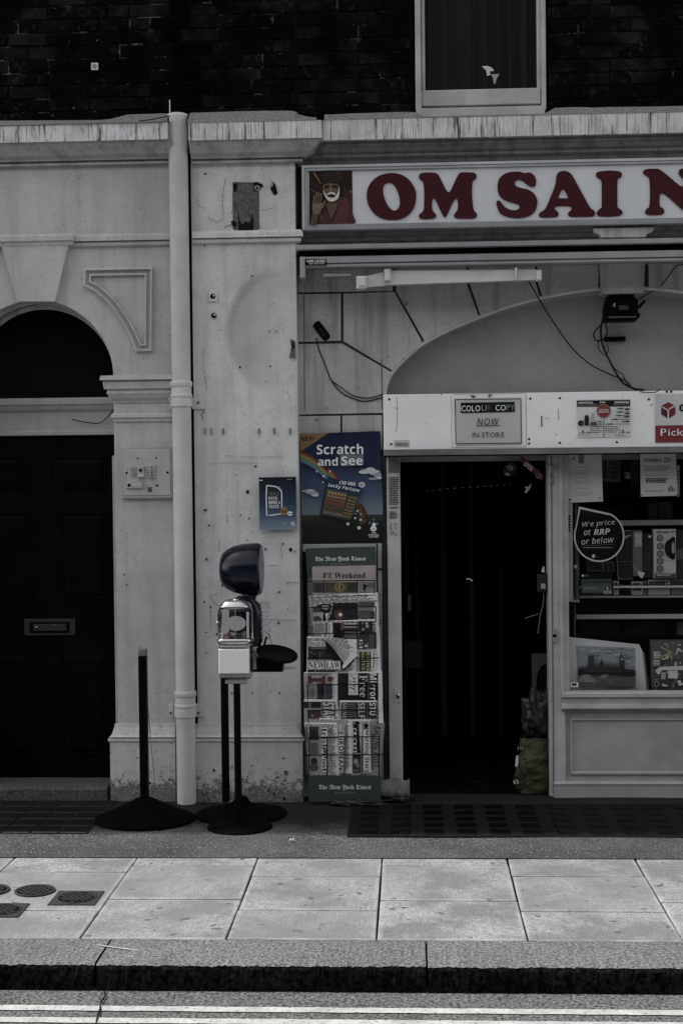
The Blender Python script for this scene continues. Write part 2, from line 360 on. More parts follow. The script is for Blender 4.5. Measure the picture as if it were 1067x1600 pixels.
# lettering outlines, drawn once and kept as loops of points
LETTERS = {
 'bold': {
  '&': [[63,43,-4,-7,-5,-7,-12,14,12,12,4,12,-6,13,-15,6,-17,-6,-6,-14,3,-11,7,-10,-15,-11,-5,-14,6,-15,16,-6,12,3,15,10,10,-12,16,0,-17,20,8,12,6,11],[46,21,-10,-8,-9,-3,-7,3,-4,7,4,9,11,8],[27,67,2,6,7,2,7,-3,3,-6,-2,-7,-9,-7,-6,7]],
  "'": [[9,59,6,0,3,18,0,15,-12,0,0,-15]],
  ',': [[8,-15,11,7,4,11,-3,9,-7,4,-5,-2,-2,-6,2,-5,4,-2,0,-7,-4,-7]],
  '.': [[14,14,-5,-2,-3,-5,3,-6,5,-2,5,2,3,6,-3,5]],
  '0': [[36,-1,-14,3,-10,9,-5,15,-2,20,0,13,3,12,4,9,6,7,8,4,10,2,15,-3,10,-10,6,-14,1,-20,0,-14,-3,-12,-4,-9,-6,-7,-8,-4],[36,14,7,2,3,6,3,10,0,14,0,13,-3,10,-3,6,-7,2,-6,-2,-4,-6,-2,-10,0,-13,0,-14,2,-10,4,-6]],
  '2': [[5,0,0,13,23,24,6,6,5,5,4,5,2,4,2,4,0,5,-1,4,-2,4,-3,2,-5,1,-5,-1,-5,-2,-5,-3,-6,-4,-10,13,4,3,4,3,5,3,5,2,7,1,8,1,8,-1,7,-3,6,-3,4,-5,3,-6,0,-7,0,-7,-3,-7,-3,-6,-5,-6,-7,-7,-7,-7,-12,-11,0,-1,40,0,0,-16]],
  '4': [[41,0,0,19,-39,0,0,13,40,59,18,0,0,-57,11,0,0,-15,-11,0,0,-19],[19,34,22,0,0,15,0,4,0,4,0,4,1,3,0,3,0,2,-1,0,-1,-2,-1,-3,-1,-2,-2,-3]],
  '5': [[31,-1,-7,0,-7,1,-6,2,-5,2,0,16,5,-2,7,-2,6,-1,6,-1,8,1,5,3,4,4,1,7,-5,10,-13,4,-4,0,-4,-1,-3,-1,-3,0,-8,4,4,46,49,0,0,-16,-33,0,-1,-18,2,1,2,0,3,0,4,0,8,0,7,-3,6,-4,5,-5,2,-7,1,-8,-2,-14,-7,-10,-11,-6]],
  '7': [[14,0,35,75,-46,0,0,16,66,0,0,-12,-35,-79]],
  '9': [[23,-1,-3,0,-3,0,-4,0,-3,1,0,15,3,0,3,-1,3,0,3,0,10,1,7,2,5,5,4,6,2,6,1,8,-1,0,-3,-4,-4,-3,-6,-2,-7,-1,-11,2,-8,5,-5,9,-2,13,2,13,6,10,10,6,13,2,9,-1,8,-3,7,-5,5,-8,3,-10,2,-13,-1,-7,-1,-8,-1,-8,-3,-7,-3,-6,-5,-6,-6,-5,-7,-3,-9,-3],[35,47,4,0,4,2,2,2,3,2,1,3,0,3,0,4,-1,5,-2,3,-3,3,-3,2,-4,1,-6,-1,-4,-3,-2,-5,-1,-7,1,-6,2,-5,4,-2]],
  '?': [[10,76,3,1,3,0,6,-2,3,-7,-8,-16,-7,-18,2,-7,6,-5,9,22,10,26,-5,12,-15,6],[20,14,-6,-2,-2,-5,2,-6,6,-2,5,2,2,6,-2,5]],
  'A': [[0,0,32,92,24,0,32,-92,-21,0,-6,22,-33,0,-7,-22],[32,38,24,0,-7,21,0,3,-1,3,-1,3,-1,4,-1,3,-1,3,-1,-3,-1,-4,-1,-3,-1,-4,0,-3,-1,-2]],
  'B': [[12,0,0,91,28,0,16,-1,12,-4,7,-7,2,-11,-1,-7,-3,-6,-4,-4,-6,-2,0,-1,4,-1,4,-2,3,-3,3,-4,2,-5,0,-7,-2,-11,-7,-8,-10,-5,-14,-2],[31,55,11,0,7,1,5,2,2,3,1,5,-1,4,-3,3,-5,2,-7,1,-10,0],[31,16,13,0,7,1,5,2,2,4,1,5,-1,5,-2,4,-5,2,-8,1,-12,0]],
  'C': [[49,-1,-13,1,-11,5,-8,7,-5,9,-3,11,-2,14,2,13,3,11,7,9,8,8,11,4,12,2,7,-1,7,-1,7,-2,6,-3,-6,-15,-5,2,-6,2,-5,1,-5,1,-10,-3,-7,-6,-4,-10,-2,-13,2,-13,4,-9,7,-6,10,-2,6,0,6,1,5,2,7,2,0,-17,-6,-2,-6,-1,-7,-1]],
  'D': [[12,0,0,91,28,0,14,-1,11,-4,9,-6,7,-9,5,-11,1,-13,-3,-21,-10,-14,-16,-9,-21,-3],[31,16,8,0,21,8,7,22,-1,13,-5,9,-9,6,-11,2,-10,0]],
  'E': [[12,0,0,91,52,0,0,-15,-33,0,0,-21,31,0,0,-15,-31,0,0,-24,33,0,0,-16]],
  'F': [[12,0,0,91,52,0,0,-15,-33,0,0,-24,31,0,0,-16,-31,0,0,-36]],
  'G': [[50,-1,-18,3,-14,9,-8,15,-3,20,2,13,4,12,7,9,9,7,12,4,14,2,7,-1,8,-1,6,-2,6,-2,-6,-15,-5,2,-5,1,-5,1,-6,1,-8,-1,-7,-3,-5,-5,-4,-6,-3,-8,-1,-9,1,-8,2,-7,3,-7,5,-4,6,-3,7,-1,4,0,3,0,3,1,2,0,0,19,-17,0,0,16,36,0,0,-47,-7,-2,-7,-2,-9,-1]],
  'H': [[12,0,0,91,19,0,0,-35,36,0,0,35,19,0,0,-91,-19,0,0,39,-36,0,0,-39]],
  'I': [[4,0,0,11,11,5,0,59,-11,5,0,11,42,0,0,-11,-11,-5,0,-59,11,-5,0,-11]],
  'K': [[12,0,0,91,19,0,0,-41,2,2,2,3,2,3,2,2,24,31,22,0,-32,-40,32,-51,-22,0,-24,39,-8,-6,0,-33]],
  'L': [[12,0,0,91,19,0,0,-75,37,0,0,-16]],
  'M': [[12,0,0,91,26,0,22,-69,23,69,26,0,0,-91,-18,0,0,43,0,5,0,5,1,6,0,5,0,4,0,4,-24,-72,-18,0,-22,72,0,-4,0,-4,0,-5,1,-6,0,-5,0,-6,0,-42]],
  'N': [[12,0,0,91,24,0,40,-68,0,6,-1,7,0,6,0,6,0,43,18,0,0,-91,-25,0,-40,69,0,-6,0,-7,1,-6,0,-7,0,-43]],
  'O': [[51,-1,-14,1,-11,5,-8,7,-6,9,-3,12,-2,13,2,13,3,12,6,9,8,7,11,4,14,2,14,-2,11,-4,8,-7,6,-9,3,-12,1,-13,-1,-13,-3,-12,-6,-9,-8,-7,-11,-5],[51,15,11,2,7,6,4,10,1,13,-1,13,-4,9,-7,7,-11,2,-11,-2,-7,-7,-4,-9,-1,-13,1,-13,4,-10,7,-6]],
  'P': [[12,0,0,91,29,0,15,-2,10,-5,7,-9,2,-12,-1,-8,-3,-7,-4,-6,-7,-5,-9,-3,-12,-1,-8,0,0,-33],[31,48,6,0,8,1,5,3,4,4,1,6,-4,10,-11,4,-9,0]],
  'Q': [[69,-22,-17,21,-1,0,-14,1,-11,5,-8,7,-6,9,-3,12,-2,13,2,13,3,12,6,9,8,7,11,4,14,2,14,-2,11,-4,8,-7,6,-9,3,-12,1,-13,-1,-14,-4,-13,-7,-9,-10,-7,22,-25],[51,15,11,2,7,6,4,10,1,13,-1,13,-4,9,-7,7,-11,2,-11,-2,-7,-7,-4,-9,-1,-13,1,-13,4,-10,7,-6]],
  'R': [[12,0,0,91,26,0,16,-1,12,-5,6,-9,3,-12,-1,-6,-2,-5,-2,-4,-4,-4,-4,-3,-4,-2,26,-40,-21,0,-22,35,-10,0,0,-35],[31,51,6,0,8,1,6,2,3,4,1,5,-1,6,-3,4,-6,2,-8,1,-6,0]],
  'S': [[32,-1,-14,1,-12,4,0,18,7,-2,6,-3,7,-2,7,0,6,0,4,2,3,4,0,3,-1,5,-4,4,-5,3,-7,3,-4,2,-3,2,-4,2,-3,3,-3,4,-3,4,-2,5,0,6,2,11,6,8,10,5,13,2,7,-1,7,-1,6,-2,7,-3,-6,-15,-6,2,-6,2,-5,1,-5,1,-5,-1,-3,-2,-2,-3,-1,-4,1,-4,3,-3,6,-3,7,-4,7,-4,5,-3,4,-4,4,-5,2,-5,0,-7,-2,-11,-6,-8,-11,-5]],
  'T': [[27,0,0,75,-24,0,0,16,69,0,0,-16,-25,0,0,-75]],
  'U': [[48,-1,-16,2,-12,7,-7,11,-2,14,0,58,19,0,0,-56,1,-9,4,-6,6,-4,8,-1,8,1,5,4,3,6,2,10,0,55,19,0,0,-59,-1,-9,-3,-8,-5,-7,-8,-5,-9,-3]],
  'V': [[31,0,-31,91,20,0,17,-54,0,-2,1,-3,1,-4,1,-4,1,-4,1,-3,0,3,1,4,1,4,1,4,1,3,0,2,18,54,19,0,-31,-91]],
  'W': [[23,0,-23,91,19,0,12,-50,1,-3,0,-4,1,-4,1,-5,1,-4,0,-3,1,3,0,4,1,5,1,4,1,3,0,3,14,51,18,0,13,-51,1,-2,1,-4,1,-4,0,-5,1,-4,1,-3,0,3,1,4,1,5,0,4,1,4,1,3,12,50,19,0,-24,-91,-22,0,-12,48,0,2,-1,2,-1,3,0,3,-1,4,0,3,-1,2,0,2,0,-2,-1,-2,0,-3,-1,-4,-1,-3,0,-3,-1,-2,0,-2,-13,-48]],
  'X': [[0,0,30,47,-28,44,21,0,20,-33,19,33,21,0,-28,-45,30,-46,-22,0,-21,35,-21,-35]],
  'Y': [[30,0,0,35,-30,56,21,0,19,-37,19,37,21,0,-30,-55,0,-36]],
  'a': [[27,-1,-9,1,-6,4,-5,7,-2,10,2,10,6,6,10,4,14,2,12,1,0,3,-1,4,-2,4,-4,2,-4,0,-5,0,-5,-1,-5,-2,-5,-2,-6,13,6,3,6,2,7,1,8,0,12,-1,9,-5,6,-7,2,-11,0,-47,-14,0,-3,9,-1,0,-4,-4,-5,-4,-6,-2],[34,13,6,1,5,2,3,5,1,6,0,5,-8,0,-7,-1,-5,-2,-3,-4,-1,-4,1,-4,2,-2,2,-2]],
  'b': [[48,-1,-6,0,-6,2,-4,3,-3,4,-1,0,-3,-8,-15,0,0,97,19,0,0,-22,0,-4,0,-4,0,-4,-1,-2,1,0,3,4,5,3,5,2,7,1,11,-2,8,-7,5,-11,2,-16,-2,-16,-5,-11,-9,-7],[43,14,5,2,4,4,3,6,1,9,-1,9,-3,7,-4,4,-5,1,-7,-1,-4,-4,-2,-5,-1,-9,0,-2,1,-9,2,-6,4,-4]],
  'c': [[38,-1,-13,2,-11,6,-6,11,-2,17,1,11,3,9,5,7,7,5,9,3,9,1,7,0,6,-1,5,-2,4,-2,-6,-14,-4,1,-4,2,-4,1,-4,0,-11,-5,-4,-16,1,-9,3,-7,5,-4,6,-1,6,1,5,1,4,2,5,2,0,-16,-5,-2,-5,-2,-5,-1]],
  'd': [[32,-1,-10,2,-9,7,-5,11,-2,16,2,16,5,11,9,7,11,2,7,-1,5,-2,4,-3,4,-4,0,2,-1,4,0,4,0,4,0,22,19,0,0,-97,-15,0,-3,9,-1,0,-3,-4,-5,-3,-5,-3],[39,14,7,1,4,4,2,5,1,9,0,2,-1,9,-2,6,-4,4,-7,2,-6,-2,-4,-4,-3,-6,-1,-9,1,-9,3,-7,4,-4]],
  'e': [[42,-1,-10,1,-9,3,-7,5,-6,6,-3,9,-1,11,1,12,3,9,5,7,7,5,8,3,9,1,13,-2,10,-6,6,-10,2,-14,0,-9,-45,0,1,-7,4,-5,5,-4,7,-1,7,0,6,1,5,2,6,2,0,-14,-5,-3,-6,-1,-6,-1],[25,43,27,0,-1,6,-2,4,-4,4,-6,1,-5,-1,-4,-3,-3,-5]],
  'f': [[13,0,0,56,-10,0,0,9,10,5,0,5,1,8,2,6,4,4,5,3,6,1,7,1,5,0,5,-1,4,-1,3,-1,-5,-14,-2,1,-2,0,-3,1,-3,0,-4,-1,-2,-2,-1,-2,-1,-4,0,-4,17,0,0,-14,-17,0,0,-56]],
  'g': [[36,-31,-7,1,-7,0,-6,1,-6,2,0,16,13,-4,14,-2,11,4,4,12,0,2,0,2,0,2,0,2,0,2,-4,-5,-5,-3,-5,-2,-6,0,-11,2,-8,7,-5,12,-2,15,2,15,5,12,8,7,12,2,11,-2,9,-8,2,9,16,0,0,-70,-2,-13,-7,-10,-11,-6],[39,14,6,1,5,3,2,6,1,8,0,3,-1,9,-2,7,-5,3,-6,2,-10,-6,-4,-15,4,-16]],
  'h': [[10,0,0,97,19,0,0,-20,0,-5,0,-4,-1,-4,0,-3,1,0,4,5,5,3,5,2,6,0,11,-1,8,-5,5,-8,1,-11,0,-46,-19,0,0,41,-2,11,-9,4,-7,-2,-5,-4,-2,-7,-1,-10,0,-33]],
  'i': [[20,79,-4,0,-4,2,-2,2,-1,5,1,4,2,3,4,2,4,0,4,0,3,-2,2,-3,1,-4,-1,-5,-2,-2,-3,-2],[10,0,0,70,19,0,0,-70]],
  'k': [[10,0,0,97,19,0,0,-43,0,-4,0,-4,-1,-4,0,-4,2,3,2,2,2,3,3,3,19,21,22,0,-28,-30,29,-40,-22,0,-20,28,-8,-6,0,-22]],
  'l': [[10,0,0,97,19,0,0,-97]],
  'n': [[10,0,0,70,15,0,2,-9,1,0,4,5,5,3,6,2,7,0,10,-1,8,-5,5,-8,1,-11,0,-46,-19,0,0,41,0,6,-2,5,-4,3,-5,1,-7,-2,-5,-4,-2,-7,-1,-10,0,-33]],
  'o': [[39,-1,-9,1,-8,3,-7,5,-5,7,-3,9,-1,11,2,15,7,12,11,7,14,2,9,-1,8,-3,7,-5,5,-7,3,-9,1,-11,-2,-15,-7,-12,-10,-7],[40,14,6,1,5,4,2,7,1,9,-1,9,-2,7,-5,4,-6,1,-7,-1,-4,-4,-3,-7,-1,-9,1,-9,3,-7,4,-4]],
  'p': [[10,-31,0,101,15,0,3,-9,1,0,3,4,5,3,5,2,7,1,11,-2,8,-7,5,-11,2,-16,-2,-16,-5,-11,-9,-7,-11,-2,-6,0,-6,2,-4,3,-3,4,-1,0,1,-6,0,-5,0,-28],[43,14,6,2,4,4,2,6,1,9,-3,16,-10,5,-7,-1,-4,-4,-2,-5,-1,-9,0,-2,1,-9,2,-6,4,-4]],
  'r': [[10,0,0,70,14,0,3,-12,1,0,4,5,5,4,5,3,7,1,2,0,1,0,2,0,1,0,-1,-18,-1,0,-2,0,-1,0,-2,0,-4,0,-5,-1,-4,-3,-3,-3,-2,-4,-1,-6,0,-36]],
  's': [[29,-1,-7,0,-6,1,-5,1,-5,2,0,16,6,-3,6,-2,6,-1,6,0,4,0,4,1,1,2,1,3,0,1,-1,2,-2,1,-2,2,-4,2,-6,3,-6,2,-5,3,-4,3,-2,4,-2,4,0,6,2,8,5,6,9,4,11,1,7,0,6,-1,6,-2,6,-2,-6,-14,-5,2,-5,2,-4,1,-5,0,-6,-1,-2,-4,0,-1,1,-2,1,-1,3,-1,4,-2,5,-3,6,-2,5,-3,4,-3,2,-3,2,-5,1,-5,-2,-10,-6,-7,-9,-4]],
  't': [[34,-1,-6,0,-5,2,-5,3,-3,4,-2,6,-1,8,0,34,-9,0,0,8,10,6,6,15,12,0,0,-15,20,0,0,-14,-20,0,0,-34,1,-4,1,-2,3,-2,3,0,4,0,3,1,3,0,2,1,0,-14,-3,-1,-4,-1,-5,-1]],
  'u': [[34,-1,-10,1,-8,5,-5,8,-1,11,0,46,19,0,0,-41,0,-6,2,-5,4,-3,5,-1,7,1,5,5,2,7,1,10,0,33,19,0,0,-70,-14,0,-3,9,-1,0,-4,-5,-5,-3,-6,-2]],
  'w': [[21,0,-20,70,19,0,8,-31,1,-4,1,-4,1,-4,0,-4,1,-4,0,-3,1,0,0,2,0,3,1,3,0,3,1,3,0,3,1,2,0,1,8,34,21,0,9,-34,0,-2,1,-3,0,-4,1,-4,1,-4,0,-3,1,3,0,3,1,5,1,4,0,4,1,4,9,31,18,0,-20,-70,-21,0,-5,24,-1,3,0,4,-1,4,-2,5,-1,5,-1,4,-1,4,0,2,-1,0,0,-2,-1,-4,-1,-4,-1,-5,-1,-5,-1,-4,-1,-4,-1,-3,-5,-24]],
  'y': [[14,-31,-3,0,-2,1,-3,0,-2,0,0,15,2,0,2,0,2,0,2,0,5,1,4,2,3,4,3,5,1,4,-28,69,21,0,13,-39,1,-3,1,-3,0,-3,0,-4,1,0,0,4,1,3,1,3,0,3,13,39,21,0,-30,-79,-5,-9,-6,-7,-9,-4]],
  '£': [[43,48,-10,0,10,22,13,7,3,-1,4,-1,1,0,-7,13,-23,-10,-13,-30,-13,0,0,-11,10,0,-10,-38,9,1,11,1,6,0,6,-1,5,-1,5,0,4,0,3,0,3,1,3,1,0,12,-5,-2,-7,0,-5,0,-5,1,-5,0,-8,1,-3,0,-2,-1,7,25,13,0]],
 },
 '': {
  '0': [[60,44,-8,32,-20,12,-20,-12,-8,-32,8,-33,20,-12,20,12],[48,44,-5,-24,-11,-9,-11,9,-5,24,5,24,11,9,11,-9]],
  '2': [[60,12,-34,0,21,28,6,21,-7,20,-19,7,-11,-2,-10,-6,0,-16,10,10,10,2,11,-4,4,-12,-2,-10,-4,-9,-15,-20,-16,-20,0,-1,56,0]],
  '3': [[10,73,8,3,7,1,11,-4,4,-10,-4,-9,-13,-3,0,-12,14,-4,5,-10,-4,-10,-10,-4,-10,1,-10,5,0,-13,10,-4,9,-1,20,7,7,19,-3,13,-9,8,8,8,3,12,-7,16,-19,6,-9,0,-8,-3]],
  '5': [[52,87,-39,0,0,-45,22,-2,9,-14,-6,-11,-13,-4,-9,1,-10,5,0,-13,11,-4,11,-1,20,8,8,20,-8,20,-24,7,0,22,28,0]],
  '7': [[63,87,-57,0,0,-12,38,0,-32,-71,11,-5]],
  'A': [[46,88,-8,0,-38,-88,13,0,11,26,37,0,12,-26,12,0],[42,69,14,-32,-27,0]],
  'C': [[84,81,-16,6,-14,1,-34,-13,-14,-33,11,-28,36,-15,18,2,14,6,0,13,-15,-7,-16,-3,-25,10,-10,24,10,23,25,10,15,-2,15,-7]],
  'D': [[10,0,34,0,34,13,12,31,-11,29,-35,14,-34,0],[22,76,20,0,27,-10,8,-22,-7,-21,-28,-12,-20,0]],
  'E': [[59,87,-49,0,0,-87,50,0,0,11,-38,0,0,27,36,0,0,12,-36,0,0,26,37,0]],
  'I': [[22,87,-12,0,0,-87,12,0]],
  'L': [[22,87,-13,0,0,-87,52,0,0,11,-39,0]],
  'N': [[90,87,-11,0,0,-67,-60,67,-10,0,0,-87,12,0,0,67,59,-67,10,0]],
  'O': [[6,44,12,-32,34,-13,35,13,13,32,-13,31,-34,13,-34,-13],[19,44,9,23,25,10,24,-10,10,-23,-10,-24,-24,-10,-25,10]],
  'P': [[9,87,0,-87,13,0,0,38,13,0,22,7,7,17,-7,18,-21,7],[22,76,14,0,12,-4,3,-9,-4,-10,-11,-4,-14,0]],
  'R': [[10,87,0,-87,12,0,0,38,6,0,9,-3,14,-17,11,-18,15,0,-7,10,-5,7,-9,14,-10,10,11,9,4,13,-8,18,-21,6],[22,77,8,0,14,-4,4,-10,-4,-9,-14,-5,-8,0]],
  'S': [[51,82,-9,5,-10,1,-20,-6,-7,-17,19,-24,19,-20,-4,-7,-10,-4,-13,3,-10,10,0,-16,11,-6,13,-2,18,7,7,17,-19,26,-19,18,4,7,10,3,9,-2,11,-7]],
  'T': [[75,87,-73,0,0,-11,30,0,0,-76,13,0,0,76,30,0]],
  'U': [[83,87,-13,0,0,-51,-1,-10,-4,-9,-8,-5,-13,-2,-10,2,-8,6,-5,7,-1,11,0,51,-12,0,0,-54,11,-26,25,-8,29,10,10,25]],
  'Y': [[39,57,-24,30,-15,0,32,-41,0,-46,13,0,0,46,32,41,-15,0]],
  'a': [[53,10,-4,-2,-2,-1,-2,1,-1,2,0,30,-6,14,-14,5,-11,-2,-9,-6,0,-13,9,8,10,2,7,-2,3,-8,0,-3,-10,-4,-13,-6,-7,-12,4,-10,10,-4,8,1,8,5,3,-5,6,-1,4,1,7,3],[33,12,-5,-4,-5,-1,-6,2,-2,6,5,8,13,5]],
  'b': [[19,87,-11,0,0,-84,10,-3,11,-1,22,8,9,23,-7,20,-18,9,-8,-2,-8,-4],[19,42,7,5,6,1,12,-5,4,-15,-5,-13,-13,-5,-5,0,-6,1]],
  'c': [[50,55,-8,3,-8,1,-21,-9,-8,-22,8,-21,21,-8,10,1,8,2,0,11,-8,-2,-8,-1,-14,5,-5,14,5,14,12,5,8,-1,8,-5]],
  'e': [[56,17,-10,-5,-10,-2,-13,4,-6,13,40,0,-7,24,-18,8,-19,-8,-8,-22,7,-21,21,-9,13,2,10,5],[17,35,5,10,10,4,10,-4,4,-10]],
  'f': [[38,87,-13,1,-8,-5,-6,-8,-2,-13,0,-5,-8,0,0,-10,8,0,0,-47,12,0,0,47,10,0,0,10,-10,0,0,6,2,10,10,4,2,0,3,-1]],
  'g': [[54,57,-24,0,-18,-5,-7,-14,1,-6,2,-5,4,-4,6,-3,0,-1,-7,-3,-2,-5,1,-4,4,-3,-11,-6,-3,-10,7,-13,19,-4,20,4,8,14,-4,10,-13,6,-13,3,-5,4,9,5,15,6,3,6,2,7,-1,7,-5,6,12,0],[38,38,-3,-8,-8,-3,-8,3,-4,7,4,8,8,3,8,-3],[43,-12,-5,-6,-11,-2,-12,2,-4,6,3,7,10,2,12,-2]],
  'i': [[20,57,-12,0,0,-57,12,0],[21,75,-2,5,-5,2,-5,-2,-2,-5,2,-5,5,-2,5,2]],
  'k': [[59,57,-14,0,-25,-28,29,-29,15,0,-30,29],[19,87,-11,0,0,-87,11,0]],
  'l': [[20,87,-12,0,0,-87,12,0]],
  'm': [[8,57,0,-57,11,0,0,42,7,5,7,2,8,-3,3,-10,0,-36,11,0,0,42,7,5,6,2,8,-3,4,-10,0,-36,11,0,0,36,-5,16,-14,7,-11,-3,-8,-8,-7,8,-10,3,-8,-3,-9,-6,0,7]],
  'o': [[35,59,-22,-9,-8,-21,8,-22,22,-8,22,8,9,22,-9,21],[35,48,14,-5,5,-14,-5,-15,-14,-5,-14,6,-5,14,6,14]],
  'p': [[19,1,6,-2,5,0,21,8,8,21,-8,22,-24,7,-20,0,0,-86,12,0],[19,47,10,0,14,-5,5,-14,-5,-13,-14,-6,-5,1,-5,2]],
  'r': [[9,57,0,-57,11,0,0,30,4,13,10,5,5,-2,6,-4,6,10,-7,5,-7,2,-8,-4,-9,-11,0,13]],
  's': [[41,54,-8,3,-8,2,-14,-5,-5,-11,13,-17,14,-11,-3,-4,-6,-2,-8,2,-11,5,0,-12,10,-4,10,-1,14,5,5,12,-3,8,-10,8,-11,7,-3,4,2,4,6,2,7,-2,9,-4]],
  't': [[21,69,-21,-20,0,-2,10,0,0,-30,5,-13,14,-5,6,1,7,3,0,10,-6,-3,-6,-1,-6,2,-3,7,0,29,19,0,0,10,-19,0]],
  'u': [[56,0,0,57,-11,0,0,-41,-7,-6,-7,-2,-9,4,-3,9,0,36,-11,0,0,-35,5,-17,15,-6,8,2,9,6,0,-7]],
 },
 'italic': {
  'N': [[5,0,19,91,13,0,28,-75,1,5,1,7,1,7,2,6,10,50,11,0,-19,-91,-12,0,-29,76,0,-3,-1,-4,-1,-5,-1,-5,-1,-5,-1,-4,-10,-50]],
  'O': [[43,-1,-14,2,-11,7,-7,12,-2,14,1,12,2,11,4,10,6,8,6,8,8,5,9,4,10,1,14,-3,11,-7,6,-11,2,-15,0,-12,-3,-11,-3,-9,-5,-9,-7,-7,-7,-6,-9,-3],[44,9,7,1,6,3,6,4,4,6,4,7,3,9,2,9,0,9,-1,11,-5,8,-6,5,-9,2,-8,-1,-6,-3,-6,-5,-5,-5,-4,-8,-2,-8,-2,-9,-1,-10,2,-10,4,-8,7,-5]],
  'W': [[18,0,-4,91,11,0,2,-55,0,-6,0,-5,-1,-6,0,-5,1,0,2,5,2,7,3,6,2,6,25,53,12,0,3,-53,0,-6,0,-7,0,-6,0,-5,2,5,2,6,2,5,3,6,24,55,12,0,-42,-91,-11,0,-3,59,0,4,-1,5,0,4,0,5,-2,-4,-1,-4,-2,-5,-3,-6,-27,-58]],
  'a': [[25,-1,-8,1,-6,5,-4,7,-1,10,1,10,2,8,3,9,4,7,5,6,5,4,7,3,7,1,6,-1,5,-3,3,-4,3,-4,1,0,4,11,8,0,-14,-69,-9,0,2,13,-1,0,-5,-6,-5,-4,-6,-3],[28,8,5,1,5,3,4,4,4,5,3,6,3,7,0,4,1,3,0,3,0,3,-1,5,-2,5,-4,2,-5,1,-5,0,-4,-3,-4,-3,-4,-5,-3,-6,-2,-7,-1,-7,0,-7,0,-6,2,-4,4,-3]],
  'b': [[34,-1,-6,1,-5,2,-3,4,-3,4,-1,0,-4,-10,-8,0,20,97,11,0,-4,-23,-1,-4,-1,-4,-1,-4,-1,-3,-1,-2,0,-1,5,5,5,5,6,3,7,1,8,-2,6,-4,4,-7,1,-11,-1,-9,-1,-8,-3,-9,-4,-7,-5,-6,-6,-4,-6,-3],[34,8,4,1,5,2,4,4,3,5,3,6,2,7,1,6,0,8,-2,10,-9,3,-4,0,-4,-3,-4,-3,-4,-5,-4,-6,-2,-7,-2,-7,-1,-7,1,-6,3,-4,4,-3]],
  'c': [[32,-1,-11,1,-8,5,-5,8,-2,11,1,9,2,9,3,8,4,6,5,6,6,4,7,3,8,1,4,0,5,-1,4,-1,4,-1,-3,-10,-3,1,-3,1,-4,1,-4,0,-7,-1,-6,-4,-5,-5,-3,-8,-3,-8,0,-10,1,-6,3,-6,4,-3,7,-1,4,0,4,1,4,2,4,1,0,-9,-4,-2,-4,-1,-4,-1]],
  'e': [[31,-1,-11,1,-7,6,-5,8,-2,11,1,8,2,8,2,7,4,7,5,6,6,5,7,3,7,1,9,-1,6,-3,4,-5,1,-7,-1,-6,-3,-6,-5,-5,-8,-4,-10,-2,-13,-1,-2,0,0,-1,0,-2,0,-1,0,-1,0,-7,3,-5,5,-4,7,-1,5,0,4,1,5,2,5,2,0,-9,-5,-2,-5,-2,-5,-1],[19,39,1,0,8,0,7,1,5,2,5,3,3,3,1,5,-1,3,-1,2,-3,2,-4,1,-6,-2,-6,-4,-5,-7]],
  'i': [[27,80,-2,0,-2,2,-1,2,-1,2,1,3,1,3,2,2,4,0,4,-1,2,-5,-1,-3,-2,-3,-2,-1],[4,0,14,69,11,0,-14,-69]],
  'l': [[3,0,21,97,11,0,-20,-97]],
  'o': [[32,-1,-11,2,-8,5,-5,8,-2,11,1,8,1,8,3,8,4,6,5,6,6,5,6,3,8,1,11,-2,8,-6,5,-8,2,-11,0,-8,-2,-8,-3,-7,-4,-7,-4,-6,-6,-4,-7,-3],[32,8,6,1,6,4,4,5,4,7,2,9,1,10,-1,4,-1,4,-2,3,-2,3,-4,2,-4,0,-7,-1,-6,-4,-4,-5,-4,-7,-2,-9,0,-9,1,-7,2,-5,5,-4]],
  'p': [[-3,-31,21,100,9,0,-1,-13,5,5,5,5,6,3,7,1,8,-2,6,-4,4,-7,1,-11,-1,-9,-1,-9,-3,-8,-4,-7,-5,-6,-6,-4,-6,-3,-8,-1,-6,1,-5,2,-3,4,-3,4,-1,0,0,-2,0,-3,-1,-4,0,-2,-7,-30],[34,8,4,1,5,2,4,4,3,5,3,6,2,7,1,6,0,8,-2,10,-9,3,-4,0,-4,-3,-4,-3,-4,-5,-4,-6,-2,-7,-2,-7,-1,-7,1,-6,3,-4,4,-3]],
  'r': [[4,0,14,69,9,0,-1,-13,1,0,2,3,3,4,3,3,4,2,4,1,4,1,2,0,2,0,2,-1,2,0,-3,-10,-3,0,-3,1,-6,-1,-5,-4,-5,-4,-4,-6,-3,-7,-1,-7,-7,-31]],
  't': [[24,-1,-7,1,-5,2,-4,5,-1,7,0,2,1,2,0,2,0,3,8,37,-10,0,1,5,11,5,8,14,7,0,-4,-15,18,0,-2,-9,-17,0,-8,-37,-1,-2,0,-2,0,-2,0,-2,0,-3,1,-2,2,-2,3,0,3,0,2,0,2,1,2,1,0,-9,-2,-1,-2,-1,-3,0]],
  'w': [[10,0,-3,69,11,0,1,-37,0,-7,0,-6,0,-5,0,-4,1,3,2,3,1,4,2,3,1,4,2,3,18,39,12,0,2,-37,0,-5,0,-6,0,-6,0,-5,1,0,2,5,2,6,3,7,3,7,15,34,11,0,-31,-69,-14,0,-2,37,0,5,0,5,0,5,0,6,-2,-5,-2,-4,-2,-5,-3,-6,-18,-38]],
 },
 'bolditalic': {
  'A': [[-8,0,48,91,23,0,10,-91,-19,0,-1,22,-30,0,-11,-22],[31,38,21,0,-2,24,0,3,0,4,-1,4,0,4,-1,-4,-2,-3,-1,-3,-2,-4]],
